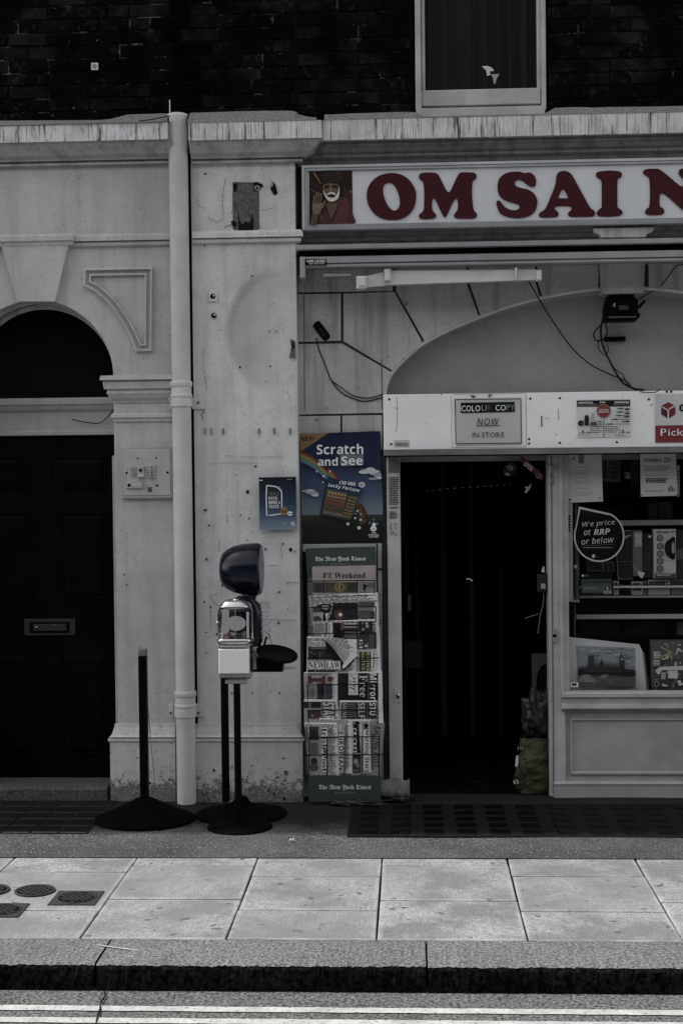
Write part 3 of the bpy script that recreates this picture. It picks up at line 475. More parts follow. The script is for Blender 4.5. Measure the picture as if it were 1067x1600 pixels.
  'C': [[41,-1,-14,2,-11,7,-6,12,-2,15,0,8,2,8,2,8,3,8,4,7,6,6,6,5,7,4,9,3,10,1,8,-1,6,-1,6,-2,6,-3,-7,-15,-4,2,-5,2,-5,1,-5,1,-8,-1,-6,-3,-5,-5,-4,-5,-3,-7,-2,-6,-1,-8,-1,-6,1,-9,3,-7,6,-4,8,-1,5,0,6,1,5,2,5,2,0,-16,-4,-2,-6,-2,-7,-1]],
  'F': [[3,0,20,91,50,0,-3,-15,-32,0,-5,-24,30,0,-3,-16,-30,0,-8,-36]],
  'G': [[41,-1,-14,2,-10,7,-7,11,-2,15,1,12,2,11,4,9,6,9,8,7,9,6,11,4,12,1,13,-2,13,-4,-7,-16,-5,2,-5,2,-4,1,-6,0,-8,0,-6,-3,-6,-4,-5,-6,-3,-6,-3,-7,-1,-7,-1,-7,1,-9,3,-7,6,-4,9,-1,3,0,2,0,3,1,2,1,4,18,-16,0,3,16,35,0,-10,-47,-6,-2,-7,-2,-8,-1]],
  'I': [[-4,0,3,11,11,5,13,59,-10,5,3,11,40,0,-2,-11,-12,-5,-13,-59,10,-5,-2,-11]],
  'L': [[3,0,20,91,19,0,-16,-75,32,0,-4,-16]],
  'N': [[3,0,20,91,22,0,21,-67,1,0,0,3,1,4,1,4,0,5,1,4,1,4,9,43,17,0,-19,-91,-21,0,-23,69,-1,-1,0,-3,0,-3,-1,-3,0,-4,-1,-5,-1,-3,0,-4,-10,-43]],
  'O': [[42,-1,-15,2,-11,7,-6,11,-2,15,0,10,3,11,3,10,5,9,7,8,8,6,10,4,12,1,15,-3,10,-7,6,-10,2,-14,0,-11,-2,-11,-4,-10,-5,-10,-7,-7,-8,-6,-10,-4],[43,15,7,1,7,4,5,7,4,8,3,11,1,12,-1,8,-3,6,-5,3,-6,2,-6,-1,-5,-3,-5,-4,-4,-5,-3,-7,-3,-7,-1,-8,-1,-8,1,-8,3,-6,5,-4]],
  'P': [[3,0,20,91,25,0,10,0,8,-3,6,-4,4,-5,2,-7,1,-7,-2,-10,-4,-8,-6,-7,-8,-4,-9,-3,-11,0,-10,0,-7,-33],[33,48,7,0,8,1,6,4,4,5,2,6,-4,9,-9,3,-9,0]],
  'R': [[3,0,20,91,22,0,12,-1,10,-4,6,-8,2,-12,-2,-10,-4,-7,-6,-6,-8,-4,16,-39,-21,0,-13,35,-7,0,-8,-35],[33,51,5,0,7,1,6,2,3,5,1,6,-3,8,-9,3,-5,0]],
  'S': [[25,-1,-7,0,-6,1,-5,2,-4,2,0,18,5,-3,6,-2,5,-2,6,0,6,0,5,2,3,3,1,5,-1,4,-2,4,-4,3,-4,4,-4,2,-4,4,-3,4,-3,4,-1,5,-1,6,1,8,3,6,5,6,6,4,8,3,9,1,6,-1,7,-1,6,-2,5,-2,-6,-15,-10,3,-8,2,-5,-1,-4,-2,-2,-3,-1,-5,1,-4,2,-3,3,-3,5,-4,7,-5,4,-6,3,-6,1,-8,-1,-9,-4,-7,-5,-5,-7,-4,-8,-3]],
  'T': [[17,0,16,75,-23,0,4,16,63,0,-3,-16,-22,0,-16,-75]],
  'a': [[25,-1,-5,0,-4,2,-4,3,-4,5,-2,7,0,8,0,9,2,8,3,8,3,7,5,6,6,5,6,3,7,1,6,-1,5,-2,4,-3,2,-4,1,0,3,9,15,0,-15,-70,-14,0,1,9,-1,0,-4,-4,-4,-3,-5,-3],[33,14,3,1,4,2,3,4,3,4,2,5,1,5,1,5,0,6,-1,4,-1,3,-3,2,-4,1,-3,-1,-3,-2,-3,-3,-2,-4,-2,-5,-2,-5,-1,-6,0,-5,2,-8]],
  'c': [[32,-1,-7,0,-7,2,-5,4,-4,5,-3,6,0,8,0,10,2,8,3,8,4,7,6,6,6,4,7,3,9,1,6,0,5,-1,5,-1,4,-2,-6,-15,-3,2,-3,1,-4,1,-4,0,-5,-1,-5,-3,-3,-6,-3,-6,-2,-7,0,-7,0,-5,3,-4,3,-2,4,-1,5,0,4,1,4,2,5,2,0,-15,-5,-2,-5,-2,-5,-1]],
  'e': [[33,-1,-11,1,-9,5,-5,9,-2,12,0,8,2,9,3,7,5,7,5,6,7,4,8,3,9,1,10,-1,7,-4,5,-6,1,-8,-2,-10,-8,-8,-12,-5,-18,-1,-3,0,0,-1,0,-1,0,-1,0,-5,3,-4,4,-2,5,-1,5,0,5,1,5,2,6,2,0,-14,-6,-2,-6,-2,-6,-1],[27,40,3,0,9,1,6,3,4,4,1,4,-2,4,-4,2,-4,-1,-3,-2,-4,-2,-2,-4,-3,-4]],
  'f': [[-3,-31,-6,1,-5,1,0,15,4,-1,3,0,4,0,3,2,3,3,1,5,13,61,-10,0,2,9,11,5,1,5,4,11,5,7,8,4,9,1,4,0,4,-1,3,-1,4,-1,-5,-14,-2,1,-2,0,-2,1,-3,0,-3,-1,-2,-2,-2,-3,-1,-3,-1,-4,14,0,-3,-14,-14,0,-14,-64,-1,-6,-3,-5,-3,-5,-5,-4,-6,-2]],
  'k': [[2,0,21,97,19,0,-9,-43,-1,-4,-1,-3,-2,-4,0,-3,28,30,22,0,-31,-32,18,-38,-21,0,-12,26,-7,-4,-5,-22]],
  'n': [[2,0,15,70,14,0,-1,-13,1,0,4,6,5,4,6,3,7,1,8,-1,5,-4,4,-7,1,-8,-1,-5,-1,-6,-8,-40,-19,0,9,41,1,4,0,3,-2,6,-5,2,-4,-1,-4,-3,-3,-4,-3,-6,-2,-6,-2,-7,-6,-29]],
  'o': [[32,-1,-7,1,-7,2,-5,4,-4,5,-3,7,0,8,0,9,2,8,3,8,4,7,5,5,6,5,8,2,9,1,11,-2,8,-5,5,-9,2,-11,0,-9,-2,-8,-3,-8,-4,-7,-5,-5,-6,-5,-8,-2],[34,14,5,1,4,3,3,5,2,6,2,7,0,8,0,4,-2,4,-2,3,-5,1,-4,-1,-3,-2,-3,-3,-2,-5,-2,-4,-1,-5,-1,-6,0,-4,2,-9]],
  'r': [[2,0,15,70,14,0,-1,-13,1,0,4,6,5,4,6,3,7,1,1,0,2,0,1,0,2,0,-4,-19,-2,1,-1,0,-2,0,-2,0,-6,-1,-6,-4,-5,-7,-3,-10,-7,-31]],
  's': [[22,-1,-6,0,-5,1,-5,1,-5,2,0,15,5,-2,5,-2,5,-1,5,0,5,0,3,2,3,2,1,3,-1,3,-1,2,-3,2,-6,3,-6,4,-4,4,-2,5,-1,6,1,9,6,7,8,5,11,1,6,0,6,-1,6,-2,5,-3,-6,-13,-4,2,-4,2,-4,1,-4,0,-3,0,-3,-1,-2,-2,0,-3,0,-2,2,-2,3,-2,4,-3,6,-3,5,-4,3,-5,1,-7,-2,-11,-6,-7,-10,-5]],
  't': [[26,-1,-8,1,-6,2,-3,5,-2,8,1,3,0,4,7,34,-9,0,2,9,12,5,8,15,12,0,-3,-15,18,0,-3,-14,-18,0,-7,-34,0,-2,0,-1,0,-3,1,-1,2,-1,2,0,3,0,2,1,3,0,2,1,0,-14,-3,-1,-4,-1,-4,-1]],
  'u': [[25,-1,-8,1,-6,4,-3,7,-1,8,0,2,0,4,1,3,0,4,8,38,19,0,-8,-41,-1,-4,0,-3,1,-6,5,-2,4,1,4,3,3,4,3,5,2,7,2,7,6,29,19,0,-15,-70,-14,0,1,13,-5,-6,-5,-4,-5,-3]],
  'y': [[0,-31,-3,0,-2,1,-2,0,-2,0,0,15,2,0,2,0,1,0,2,0,6,1,4,2,4,4,3,5,2,3,-11,70,19,0,3,-32,1,-5,0,-5,0,-5,0,-4,1,0,1,4,1,4,2,4,2,5,17,34,20,0,-42,-80,-7,-9,-7,-7,-8,-3]],
 },
 'black': {
  'N': [[7,-3,-3,2,2,4,0,3,-1,4,-3,5,2,3,4,-1,4,-1,2,0,2,1,2,1,2,2,3,-3,-1,-4,-1,-3,1,-3,2,-3,2,-1,4,0,8,2,5,6,4,11,1,18,-1,18,-5,13,-7,8,-9,3,-6,-1,-6,-4,-3,-6,-1,-6,0,-5,2,-4,3,-4,4,-4,5,-2,6,-2,-2,-6,-11,5,-8,6,-4,8,-2,9,1,8,3,6,4,6,6,4,6,3,8,1,7,-1,7,-2,6,-4,5,-6,10,10,14,3,11,-1,7,-6,5,-8,2,-11,0,-2,3,0,0,-4,-8,-2,-5,-3,-3,-4,-1,-6,0,-27,0,-2,1,0,0,-1,1,-1,2,-1,1,-1,1,-1,1,0,1,0,2,1,3,2,2,2,3,-4,-17,-17,-4,0,-1,3,-3,3,-5,3,-2,1,-1,2,-2,2,0,2,0,30,0,4,1,4,2,2,2,3,1,1,2,2,2,1,3,2,0,4,-1,7,-3,6,-4,4,-6,1,-3,-1,-3,-1,-3,-1,-3,-2,-1,-1,-1,-2,4,-14,1,-17,0,-10,-2,-9,-3,-8,-4,-7,-5,-6,-5,-4,-6,-3,-7,-1,-4,0,-5,1,-3,1,-3,0,-2,0,-1,0,-3,0]],
  'T': [[54,-3,-3,1,-4,2,-6,3,-7,4,-14,8,-6,3,-2,0,-2,-1,-1,-1,-3,-2,-3,3,6,8,4,5,5,2,4,1,3,-1,4,-2,4,-2,5,0,3,0,2,1,2,2,0,1,-2,3,-4,4,-5,5,-5,3,-2,4,-1,5,1,4,3,4,5,5,7,5,-12,6,-8,2,-4,-1,-4,-2,-2,-4,-1,-4,0,-5,3,-4,2,-4,4,-3,-4,-4,-8,10,-3,10,1,7,3,5,4,5,7,4,6,3,7,1,3,-1,4,-1,5,-2,5,-3,4,-2,8,-4,7,-4,4,-2,2,0,4,0,3,2,2,-4,-6,-5,-5,-4,-3,-2,-2,-1,-1,-1,-1,0,-3,1,-5,2,-5,3,-6,3,-5,-4,-1,-4,0,-2,2,-3,4,-4,5,-3,5,-4,3,-3,1,-3,1,-4,-5,-9,-15,-5,6,-4,6,-3,6,-2,4,-1,4,0,2,1,3,2,3,2,4,-4,-9,-8,-7,-5,-6,-3]],
  'Y': [[40,-26,-7,0,-5,3,-4,3,-1,6,0,3,2,2,3,2,3,1,3,-1,3,-2,1,-2,0,-2,0,-1,0,-2,-1,0,0,-2,2,-1,6,-1,6,1,6,4,5,5,5,8,4,8,3,9,2,10,1,11,0,5,-1,6,-2,6,-2,7,-4,9,-6,9,-6,-5,1,-7,1,-8,-1,-9,-4,-9,-6,-8,-8,-7,7,-6,2,-2,2,-1,3,-2,2,0,3,0,4,3,3,-4,-7,-4,-6,-4,-6,-4,-6,-4,-3,2,1,2,1,1,-1,1,-1,2,-2,3,-3,2,-2,2,-3,2,-2,1,-1,1,-1,-1,-2,0,-1,0,-1,-1,-2,0,-1,0,-1,-1,-2,5,13,5,9,7,4,9,2,11,-1,8,-2,8,-3,6,-4,5,-4,3,-6,1,-6,-1,-4,-4,-3,-5,-1,-6,0,-5,3,-4,4,-5,4,-3,6,-2,6,-1,-1,-5,-12,3,-9,5,-5,9,-2,9,1,7,2,7,5,6,5,4,7,3,8,1,7,-1,7,-3,6,-5,4,-7,23,19,4,-4,-1,-2,-1,-1,0,-1,1,-2,1,-2,2,-2,1,-3,3,-4,2,-5,2,-6,2,-6,2,-5,1,-6,0,-6,-1,-9,-2,-10,-5,-10,-5,-10,-7,-9,-9,-8,-13,-9]],
  'e': [[30,-3,-4,2,1,1,-10,5,-5,5,-4,6,-1,7,0,18,1,4,0,2,1,2,3,2,21,14,3,0,12,-18,1,-1,0,-1,0,-1,-1,-1,-25,-19,0,-3,1,-3,3,-2,2,-1,3,-1,3,-1,3,1,2,1,3,1,3,3,3,-3],[22,30,13,9,1,1,-9,15,-2,-1,-1,-1,-1,-1,0,-2,-1,-2,0,-3]],
  'h': [[28,-26,-3,3,6,8,4,8,4,7,2,7,1,8,0,8,0,7,-2,7,-4,7,-5,7,-7,-5,0,-30,0,-2,1,-1,1,0,2,0,4,3,3,-2,-16,-17,-4,0,-2,3,-2,2,-3,2,-3,1,0,4,2,0,1,2,1,2,0,2,0,62,-1,5,-2,4,4,3,3,-5,2,-7,3,7,5,5,5,3,7,1,0,-4,-5,-1,-4,-2,-1,-5,-1,-7,0,-23,19,14,2,-3,-1,-1,0,-1,1,-2,2,-2,2,-3,2,-4,2,-4,2,-4,1,-5,0,-6,-1,-8,-2,-9,-3,-9,-6,-9,-7,-10]],
  'i': [[14,71,2,11,4,10,6,3,4,-2,1,-4,-1,-2,-1,-3,-3,-4,-3,-3,-3,-3,-2,-3],[25,-3,-4,2,1,1,-4,3,-3,2,-1,2,-1,4,0,2,0,1,0,2,1,1,0,1,0,1,0,2,0,1,0,22,0,2,-1,2,-1,0,-1,1,-3,-1,-3,-2,-2,2,8,7,9,10,3,-2,-1,-2,0,-1,0,-1,1,-2,3,-1,2,-1,2,-1,2,-1,0,-4,-2,-1,-1,-4,0,-26,0,-3,0,-1,1,-2,1,0,2,1,4,3,3,-2]],
  'k': [[15,-3,-2,3,-2,2,-3,2,-3,1,0,4,2,0,1,2,1,2,0,2,0,62,0,3,-1,2,-1,2,-1,2,4,3,3,-4,2,-8,3,7,5,5,5,3,7,1,0,-4,-5,-1,-4,-3,-2,-4,0,-7,0,-22,23,13,2,-2,-1,-1,0,-1,1,-2,2,-4,2,-4,0,-4,0,-2,-2,-2,-2,-1,-1,-1,-2,-2,-3,-2,6,-7,3,-12,0,-2,1,-2,1,-1,1,0,2,2,3,-3,-15,-15,-3,2,2,2,-4,4,-1,6,-1,4,-1,3,-1,3,-1,3,-2,2,-2,3,-7,-4,0,-9,0,-1,1,-2,1,-1,2,0,3,3,2,-3,-14,-15],[24,30,12,8,2,2,1,3,0,1,0,1,0,1,-1,2,-1,2,-2,3,-11,-7]],
  'm': [[16,-3,-1,3,-3,2,-3,2,-3,1,0,4,3,2,1,4,0,26,0,7,-2,3,-2,-3,-3,3,13,14,3,-2,-1,-1,0,-1,1,0,1,-1,1,0,0,-1,1,0,0,-1,2,-1,1,-3,0,-2,0,-3,0,-1,14,12,3,3,1,2,4,0,0,-1,2,-2,3,-2,2,-3,1,-4,0,-4,18,16,4,0,2,-3,3,-2,4,-2,3,-1,0,-4,-3,-2,-1,-3,0,-31,0,-2,1,-2,0,-1,2,0,2,1,3,3,3,-2,-15,-17,-3,2,1,1,-4,2,-3,2,-2,3,0,4,0,1,0,1,0,1,0,1,0,2,0,1,0,2,0,1,0,23,-1,5,-3,3,-11,-10,0,-27,1,-4,4,-2,0,-4,-3,-1,-3,-2,-3,-2,-1,-3,-4,0,-1,3,-3,2,-3,2,-3,1,0,4,3,2,1,4,0,29,-1,5,-3,3,-11,-10,0,-27,2,-4,3,-2,0,-4,-3,-1,-3,-2,-3,-2,-1,-3]],
  'o': [[27,-3,-1,2,-4,2,-7,2,-9,3,0,4,1,1,1,1,0,1,0,2,1,2,0,2,0,22,0,3,-1,3,0,2,0,2,34,14,2,-3,-2,-1,1,-2,2,-3,2,-3,2,-4,2,-3,2,-3,2,-5,1,-5,-1,-5,-2,-6,-5,-6,-6,-7,-11,-12],[35,9,2,1,2,4,2,6,1,5,-2,8,-3,8,-5,8,-3,6,-5,-3,0,-38,8,-4]],
  'r': [[25,-3,-3,2,1,1,0,1,-4,3,-11,4,0,4,2,2,0,5,0,22,0,7,-2,3,-2,-3,-3,3,13,14,3,-2,-1,-1,0,-1,1,0,5,-5,1,-6,0,-2,6,8,2,4,0,1,1,1,0,2,1,1,3,0,3,-6,5,-4,0,-4,-2,-2,-2,-2,-1,-3,-1,-3,-4,0,-2,5,-3,4,-6,-9,0,-21,1,-2,0,-1,2,-1,2,-1,3,-2,2,0,1,0,1,1,1,1,2,2,3,-3]],
  's': [[22,-3,0,1,-1,1,-1,1,-2,2,-2,1,-3,2,-4,2,-4,3,0,3,7,6,2,5,-1,4,-4,6,-4,5,-1,3,0,1,2,3,2,3,2,3,3,3,4,3,3,3,2,2,2,2,2,0,2,-1,7,-4,6,-2,4,1,3,2,2,3,0,4,0,3,-3,3,-2,2,-4,1,-3,0,-3,-3,-2,-2,-1,-4,-2,3,-4,2,3,3,3,3,4,2,4,1,4,-1,3,-1,3,-2,2,-3,2,-4,1,-3,-1,-4,-1,-4,-2,-3,-2,-4,-9,-10,6,-4,4,-5,3,-5,1,-6,-1,-5,-3,-5,-4,-5,-6,-3,-4,-2,-2,-1,-2,-1,-2,-1,-1,0,-1,-2,-2,-1],[25,33,11,13,-7,2,-7,4,-2,1,-1,0,-1,0,-1,-1,-1,-2,-1,-1,1,-3,4,-5,2,-2,1,-2,1,-2],[34,7,3,1,3,2,2,3,1,4,-1,3,-1,4,-3,2,-2,3,-3,2,-2,0,-1,0,-2,-2,-10,-12,3,-2,3,-3,3,-1,2,-2,3,-1]],
  'w': [[16,-3,-2,3,-2,2,-3,2,-3,1,0,4,3,2,1,4,0,27,0,2,-1,2,0,1,-2,2,-2,3,0,2,3,5,9,10,3,-2,-1,-3,-1,-2,1,-2,3,-4,1,-1,1,-2,1,-1,0,-2,17,15,4,0,0,-1,1,-2,1,-1,2,-1,3,-2,1,-3,1,-5,17,15,4,0,0,-2,1,-2,1,-3,2,-3,2,-4,2,-4,1,-4,1,-4,0,-5,0,-6,-3,-6,-5,-6,-6,-7,-10,-12,-4,0,-6,3,-15,5,0,4,2,2,1,5,0,25,0,3,0,2,0,2,-1,2,-1,1,-2,1,-2,-1,-2,-1,-7,-6,0,-29,1,-4,3,-2,0,-4,-2,-1,-3,-2,-3,-2,-1,-3],[65,9,2,1,3,4,2,6,0,5,0,8,-2,6,-2,6,-4,6,-9,-7,0,-31,7,-3,2,-1]],
 },
 'serif': {
  'A': [[-2,0,0,3,4,1,2,2,3,3,2,5,30,75,4,0,30,-72,3,-6,2,-4,3,-3,3,-1,0,-3,-40,0,0,3,7,2,3,4,0,2,-2,4,-4,10,-28,0,-5,-12,0,-1,-1,-1,0,-1,0,-1,3,-4,7,-2,0,-3],[22,31,24,0,-12,30]],
  'B': [[3,0,0,3,6,1,3,2,2,4,0,6,0,54,0,5,-1,4,-1,2,-2,1,-3,1,-4,1,0,3,39,0,25,-5,9,-15,-6,-13,-15,-7,18,-8,7,-14,-3,-10,-6,-8,-11,-5,-15,-2],[35,48,1,0,9,1,5,3,3,5,1,9,0,7,-3,6,-4,3,-6,1,-3,-1,-2,-1,-1,-3,0,-4],[42,5,7,1,5,3,2,6,1,9,-1,10,-3,6,-6,3,-9,1,-3,0,0,-32,0,-3,1,-3,3,-1]],
  'D': [[4,0,0,3,5,1,3,2,2,3,0,5,0,57,-1,7,-1,3,-4,2,-5,1,0,3,39,0,21,-3,14,-8,9,-14,3,-19,-11,-32,-34,-11],[42,5,11,2,8,7,4,12,2,18,-6,29,-19,10,-4,-1,-2,-1,-1,-3,0,-5,0,-59,0,-5,1,-3,2,-1]],
  'E': [[3,0,0,3,5,1,4,2,2,3,0,6,0,55,0,7,-2,4,-4,2,-5,1,0,3,73,0,0,-26,-3,0,-3,10,-5,6,-9,4,-12,1,-3,0,-3,0,-2,-1,-1,-2,0,-2,0,-3,0,-27,2,0,7,1,5,3,4,6,2,9,3,0,0,-43,-3,0,-1,6,-2,6,-3,3,-3,3,-5,1,-6,0,0,-29,0,-4,2,-2,2,-1,5,-1,9,1,7,1,6,3,5,4,4,6,3,7,4,0,-5,-27]],
  'F': [[3,0,0,3,6,1,3,2,2,4,0,6,0,55,0,6,-2,4,-4,2,-5,1,0,3,72,0,0,-26,-3,0,-2,7,-2,5,-4,4,-5,3,-7,2,-8,0,-4,0,-2,0,-2,-1,-1,-1,0,-1,0,-3,0,-29,1,0,8,1,5,4,3,5,2,9,4,0,0,-43,-4,0,-2,9,-3,6,-5,4,-8,1,-1,0,0,-28,0,-4,1,-3,1,-2,3,-2,4,0,5,-1,0,-3]],
  'G': [[51,-2,-13,1,-11,5,-9,6,-7,10,-4,11,-2,13,2,12,4,11,7,9,9,7,10,4,12,2,10,-1,11,-4,2,-1,2,0,2,0,1,1,2,2,1,3,3,0,0,-30,-3,0,-3,7,-4,6,-5,5,-5,4,-6,3,-6,0,-17,-10,-6,-31,1,-17,5,-13,8,-8,10,-3,7,1,4,2,2,4,0,5,0,10,0,5,-2,3,-4,2,-7,1,0,3,43,0,0,-3,-5,-1,-3,-1,-1,-4,-1,-5,0,-18,-17,-6]],
  'I': [[3,0,0,3,5,1,4,2,2,3,0,5,0,60,0,5,-2,2,-3,2,-6,1,0,3,44,0,0,-3,-6,-1,-4,-2,-2,-2,0,-5,0,-59,0,-4,1,-3,1,-2,2,-1,3,-1,5,-1,0,-3]],
  'L': [[3,0,0,3,6,1,3,2,2,4,0,5,0,57,0,6,-2,3,-4,2,-5,1,0,3,45,0,0,-3,-5,-1,-3,0,-3,-2,-1,-2,-1,-3,0,-4,0,-56,0,-4,0,-3,1,-2,2,-1,3,-1,4,0,8,1,7,2,6,3,4,4,4,6,4,8,3,0,-4,-29]],
  'N': [[77,-2,-57,69,0,-52,1,-6,2,-3,3,-2,6,-1,0,-3,-29,0,0,3,4,1,3,0,2,2,2,2,0,3,0,4,0,59,-5,6,-2,3,-2,0,-2,1,0,3,27,0,44,-55,0,40,0,4,0,3,-2,2,-2,1,-3,1,-4,1,0,3,28,0,0,-3,-5,-1,-3,-2,-2,-4,-1,-5,0,-74]],
  'P': [[3,0,0,3,6,1,3,2,2,4,0,5,0,57,0,5,-2,4,-4,2,-5,1,0,3,38,0,14,-1,9,-2,6,-4,4,-4,3,-6,1,-7,-2,-10,-6,-7,-10,-5,-14,-2,-11,0,0,-24,0,-5,2,-4,3,-2,6,-1,0,-3],[35,44,3,0,8,1,6,3,3,6,1,9,-1,8,-3,6,-4,4,-7,1,-3,0,-2,-1,-1,-2,0,-3]],
  'R': [[3,0,0,3,6,1,3,2,2,4,0,5,0,57,0,5,-2,4,-4,2,-5,1,0,3,38,0,17,-2,12,-4,7,-7,2,-10,-4,-13,-15,-8,22,-33,2,-3,2,-2,2,-1,3,-1,1,0,0,-3,-27,0,-27,40,-3,0,0,-25,0,-5,2,-4,3,-2,6,-1,0,-3],[35,45,4,0,8,1,6,3,4,6,1,9,-4,14,-11,4,-4,0,-3,-1,-1,-3,0,-5]],
  'T': [[18,0,0,3,5,1,4,2,2,4,1,5,0,68,-2,0,-9,-2,-7,-4,-4,-7,-2,-9,-4,0,0,26,76,0,0,-27,-3,0,-7,17,-17,6,-1,0,0,-68,1,-6,2,-3,3,-2,6,-1,0,-3]],
  'W': [[33,-2,-27,77,-1,4,-2,2,-2,2,-4,1,0,3,37,0,0,-3,-3,-1,-2,-1,-2,-1,0,-3,0,-3,1,-4,14,-42,15,38,-2,9,-2,4,-2,2,-3,1,-4,1,0,3,40,0,0,-3,-7,-2,-2,-4,0,-2,1,-2,14,-42,13,38,1,4,1,3,-1,3,-1,2,-3,1,-4,1,0,3,23,0,0,-3,-3,-2,-3,-2,-2,-3,-1,-5,-25,-74,-3,0,-22,61,-24,-61]],
  'Y': [[19,0,0,3,6,1,3,2,2,4,1,5,0,19,-22,40,-3,5,-3,3,-2,0,-1,1,-1,0,-2,0,0,4,42,0,0,-4,-2,0,-3,0,-2,-1,-2,-1,0,-2,0,-2,1,-2,16,-32,16,27,3,4,0,4,-2,4,-7,1,-1,0,0,4,28,0,0,-4,-3,0,-3,-2,-3,-3,-2,-3,-22,-36,0,-24,1,-5,1,-4,4,-2,5,-1,0,-3]],
  'a': [[49,-2,-8,2,-3,7,-9,-7,-11,-2,-6,1,-4,3,-3,5,-1,5,2,8,6,6,11,5,15,5,0,10,-1,5,-1,3,-3,2,-5,0,-6,-1,-2,-3,0,-1,2,-2,1,-3,0,-2,0,-3,-2,-3,-3,-1,-3,-1,-4,1,-2,2,-2,2,-1,4,1,4,2,4,4,3,5,3,6,1,7,1,12,-2,7,-3,4,-7,2,-9,0,-28,0,-3,0,-1,1,-1,1,0,1,0,2,1,2,-3,-7,-5],[29,6,2,1,2,1,3,2,2,2,0,20,-12,-6,-3,-10,1,-7]],
  'c': [[30,-2,-7,1,-6,3,-6,5,-4,6,-2,7,-1,9,1,8,3,8,4,7,6,5,7,3,8,1,8,-1,7,-3,4,-5,1,-5,-1,-3,-1,-3,-3,-2,-3,0,-6,2,-2,7,0,1,1,1,0,1,0,1,-2,3,-4,2,-8,-6,-3,-15,2,-13,3,-8,6,-6,7,-2,7,2,6,5,2,-2,-11,-11]],
  'd': [[27,-2,-7,1,-5,3,-5,5,-3,6,-3,7,0,8,0,9,3,8,4,7,4,5,6,3,7,1,8,-2,6,-6,0,23,0,4,-2,2,-2,1,-4,1,0,3,27,0,0,-73,0,-4,1,-2,2,-2,3,-1,0,-3,-11,-1,-14,-3,0,9,-6,-7],[33,5,3,1,2,2,3,3,1,3,0,32,-1,3,-2,2,-3,2,-3,1,-5,-2,-3,-4,-2,-8,-1,-11,1,-10,2,-8,3,-4]],
  'e': [[29,-2,-7,1,-6,3,-5,5,-4,6,-2,8,-1,9,1,8,2,8,4,6,6,5,6,3,7,1,10,-2,7,-6,5,-8,2,-12,0,-1,-32,0,4,-18,12,-6,7,2,6,6,3,-2,-11,-12],[22,37,16,0,0,4,0,7,-1,5,-3,3,-3,1,-7,-5,-2,-13]],
  'g': [[28,-27,-11,1,-8,3,-5,4,-1,5,2,5,8,4,-6,5,-3,6,1,4,3,4,5,4,6,3,-11,8,-4,11,1,6,3,5,4,4,5,3,6,2,7,1,7,-1,7,-2,16,0,0,-7,-9,0,3,-6,2,-6,-1,-6,-2,-4,-4,-4,-4,-3,-6,-2,-6,0,-2,0,-1,0,-2,0,-1,0,-3,-1,-3,-1,-1,-2,-1,-2,2,-4,6,-1,6,0,9,0,7,-1,5,-2,4,-4,2,-4,0,-5,-2,-8,-6,-7,-10,-3],[30,24,4,1,2,3,2,5,0,7,0,8,-2,5,-2,3,-4,1,-4,-1,-2,-3,-2,-5,0,-8,0,-7,2,-5,2,-3],[31,-22,14,2,5,7,0,3,-3,2,-3,1,-5,0,-21,0,-3,-3,-1,-4,1,-3,3,-3,5,-2]],
  'h': [[3,0,0,3,4,1,2,1,1,2,0,4,0,65,0,3,-1,3,-2,1,-3,1,0,3,24,0,0,-36,8,7,10,3,13,-5,4,-16,0,-29,0,-4,1,-2,2,-1,3,-1,0,-3,-30,0,0,3,4,2,2,6,0,30,0,5,-1,3,-2,2,-3,1,-6,-2,-5,-5,0,-34,0,-4,1,-2,2,-1,3,-1,0,-3]],
  'i': [[19,69,-4,1,-3,2,-2,3,0,4,0,3,2,4,3,2,4,0,4,0,3,-2,2,-4,1,-3,-1,-4,-2,-3,-3,-2],[3,0,0,3,4,1,2,1,1,2,0,4,0,37,0,4,-1,2,-2,1,-3,1,0,3,24,0,0,-48,1,-4,0,-2,2,-1,3,-1,0,-3]],
  'k': [[3,0,0,3,4,1,2,1,1,2,0,4,0,65,0,4,-1,2,-2,1,-3,1,0,3,24,0,0,-55,15,15,3,3,0,3,-1,2,-5,1,-1,0,0,3,27,0,0,-3,-7,-2,-7,-4,-10,-10,24,-33,3,-3,3,-1,0,-3,-32,0,0,3,1,0,4,1,1,2,-1,2,-1,1,-13,19,-3,-2,0,-15,0,-4,1,-2,2,-1,3,-1,0,-3]],
  'm': [[3,0,0,3,4,1,2,1,1,2,0,4,0,37,0,4,-1,2,-2,2,-3,0,0,3,24,0,0,-9,8,8,9,3,11,-3,5,-8,8,8,11,3,12,-5,4,-16,0,-29,0,-4,1,-2,2,-1,3,-1,0,-3,-30,0,0,3,3,1,2,1,1,2,0,4,0,30,0,5,-1,3,-2,2,-3,1,-5,-2,-5,-5,0,-34,0,-4,1,-2,2,-1,3,-1,0,-3,-30,0,0,3,3,1,2,1,1,2,0,4,0,30,0,5,-1,3,-2,2,-3,1,-6,-2,-4,-5,0,-34,0,-4,1,-2,2,-1,3,-1,0,-3]],
  'n': [[3,0,0,3,4,1,2,1,1,2,0,4,0,37,0,4,-1,2,-2,2,-3,0,0,3,24,0,0,-8,8,7,10,3,13,-5,4,-16,0,-29,0,-4,1,-2,2,-1,3,-1,0,-3,-30,0,0,3,4,2,2,6,0,30,0,5,-1,3,-2,2,-3,1,-6,-2,-5,-5,0,-34,0,-4,1,-2,2,-1,3,-1,0,-3]],
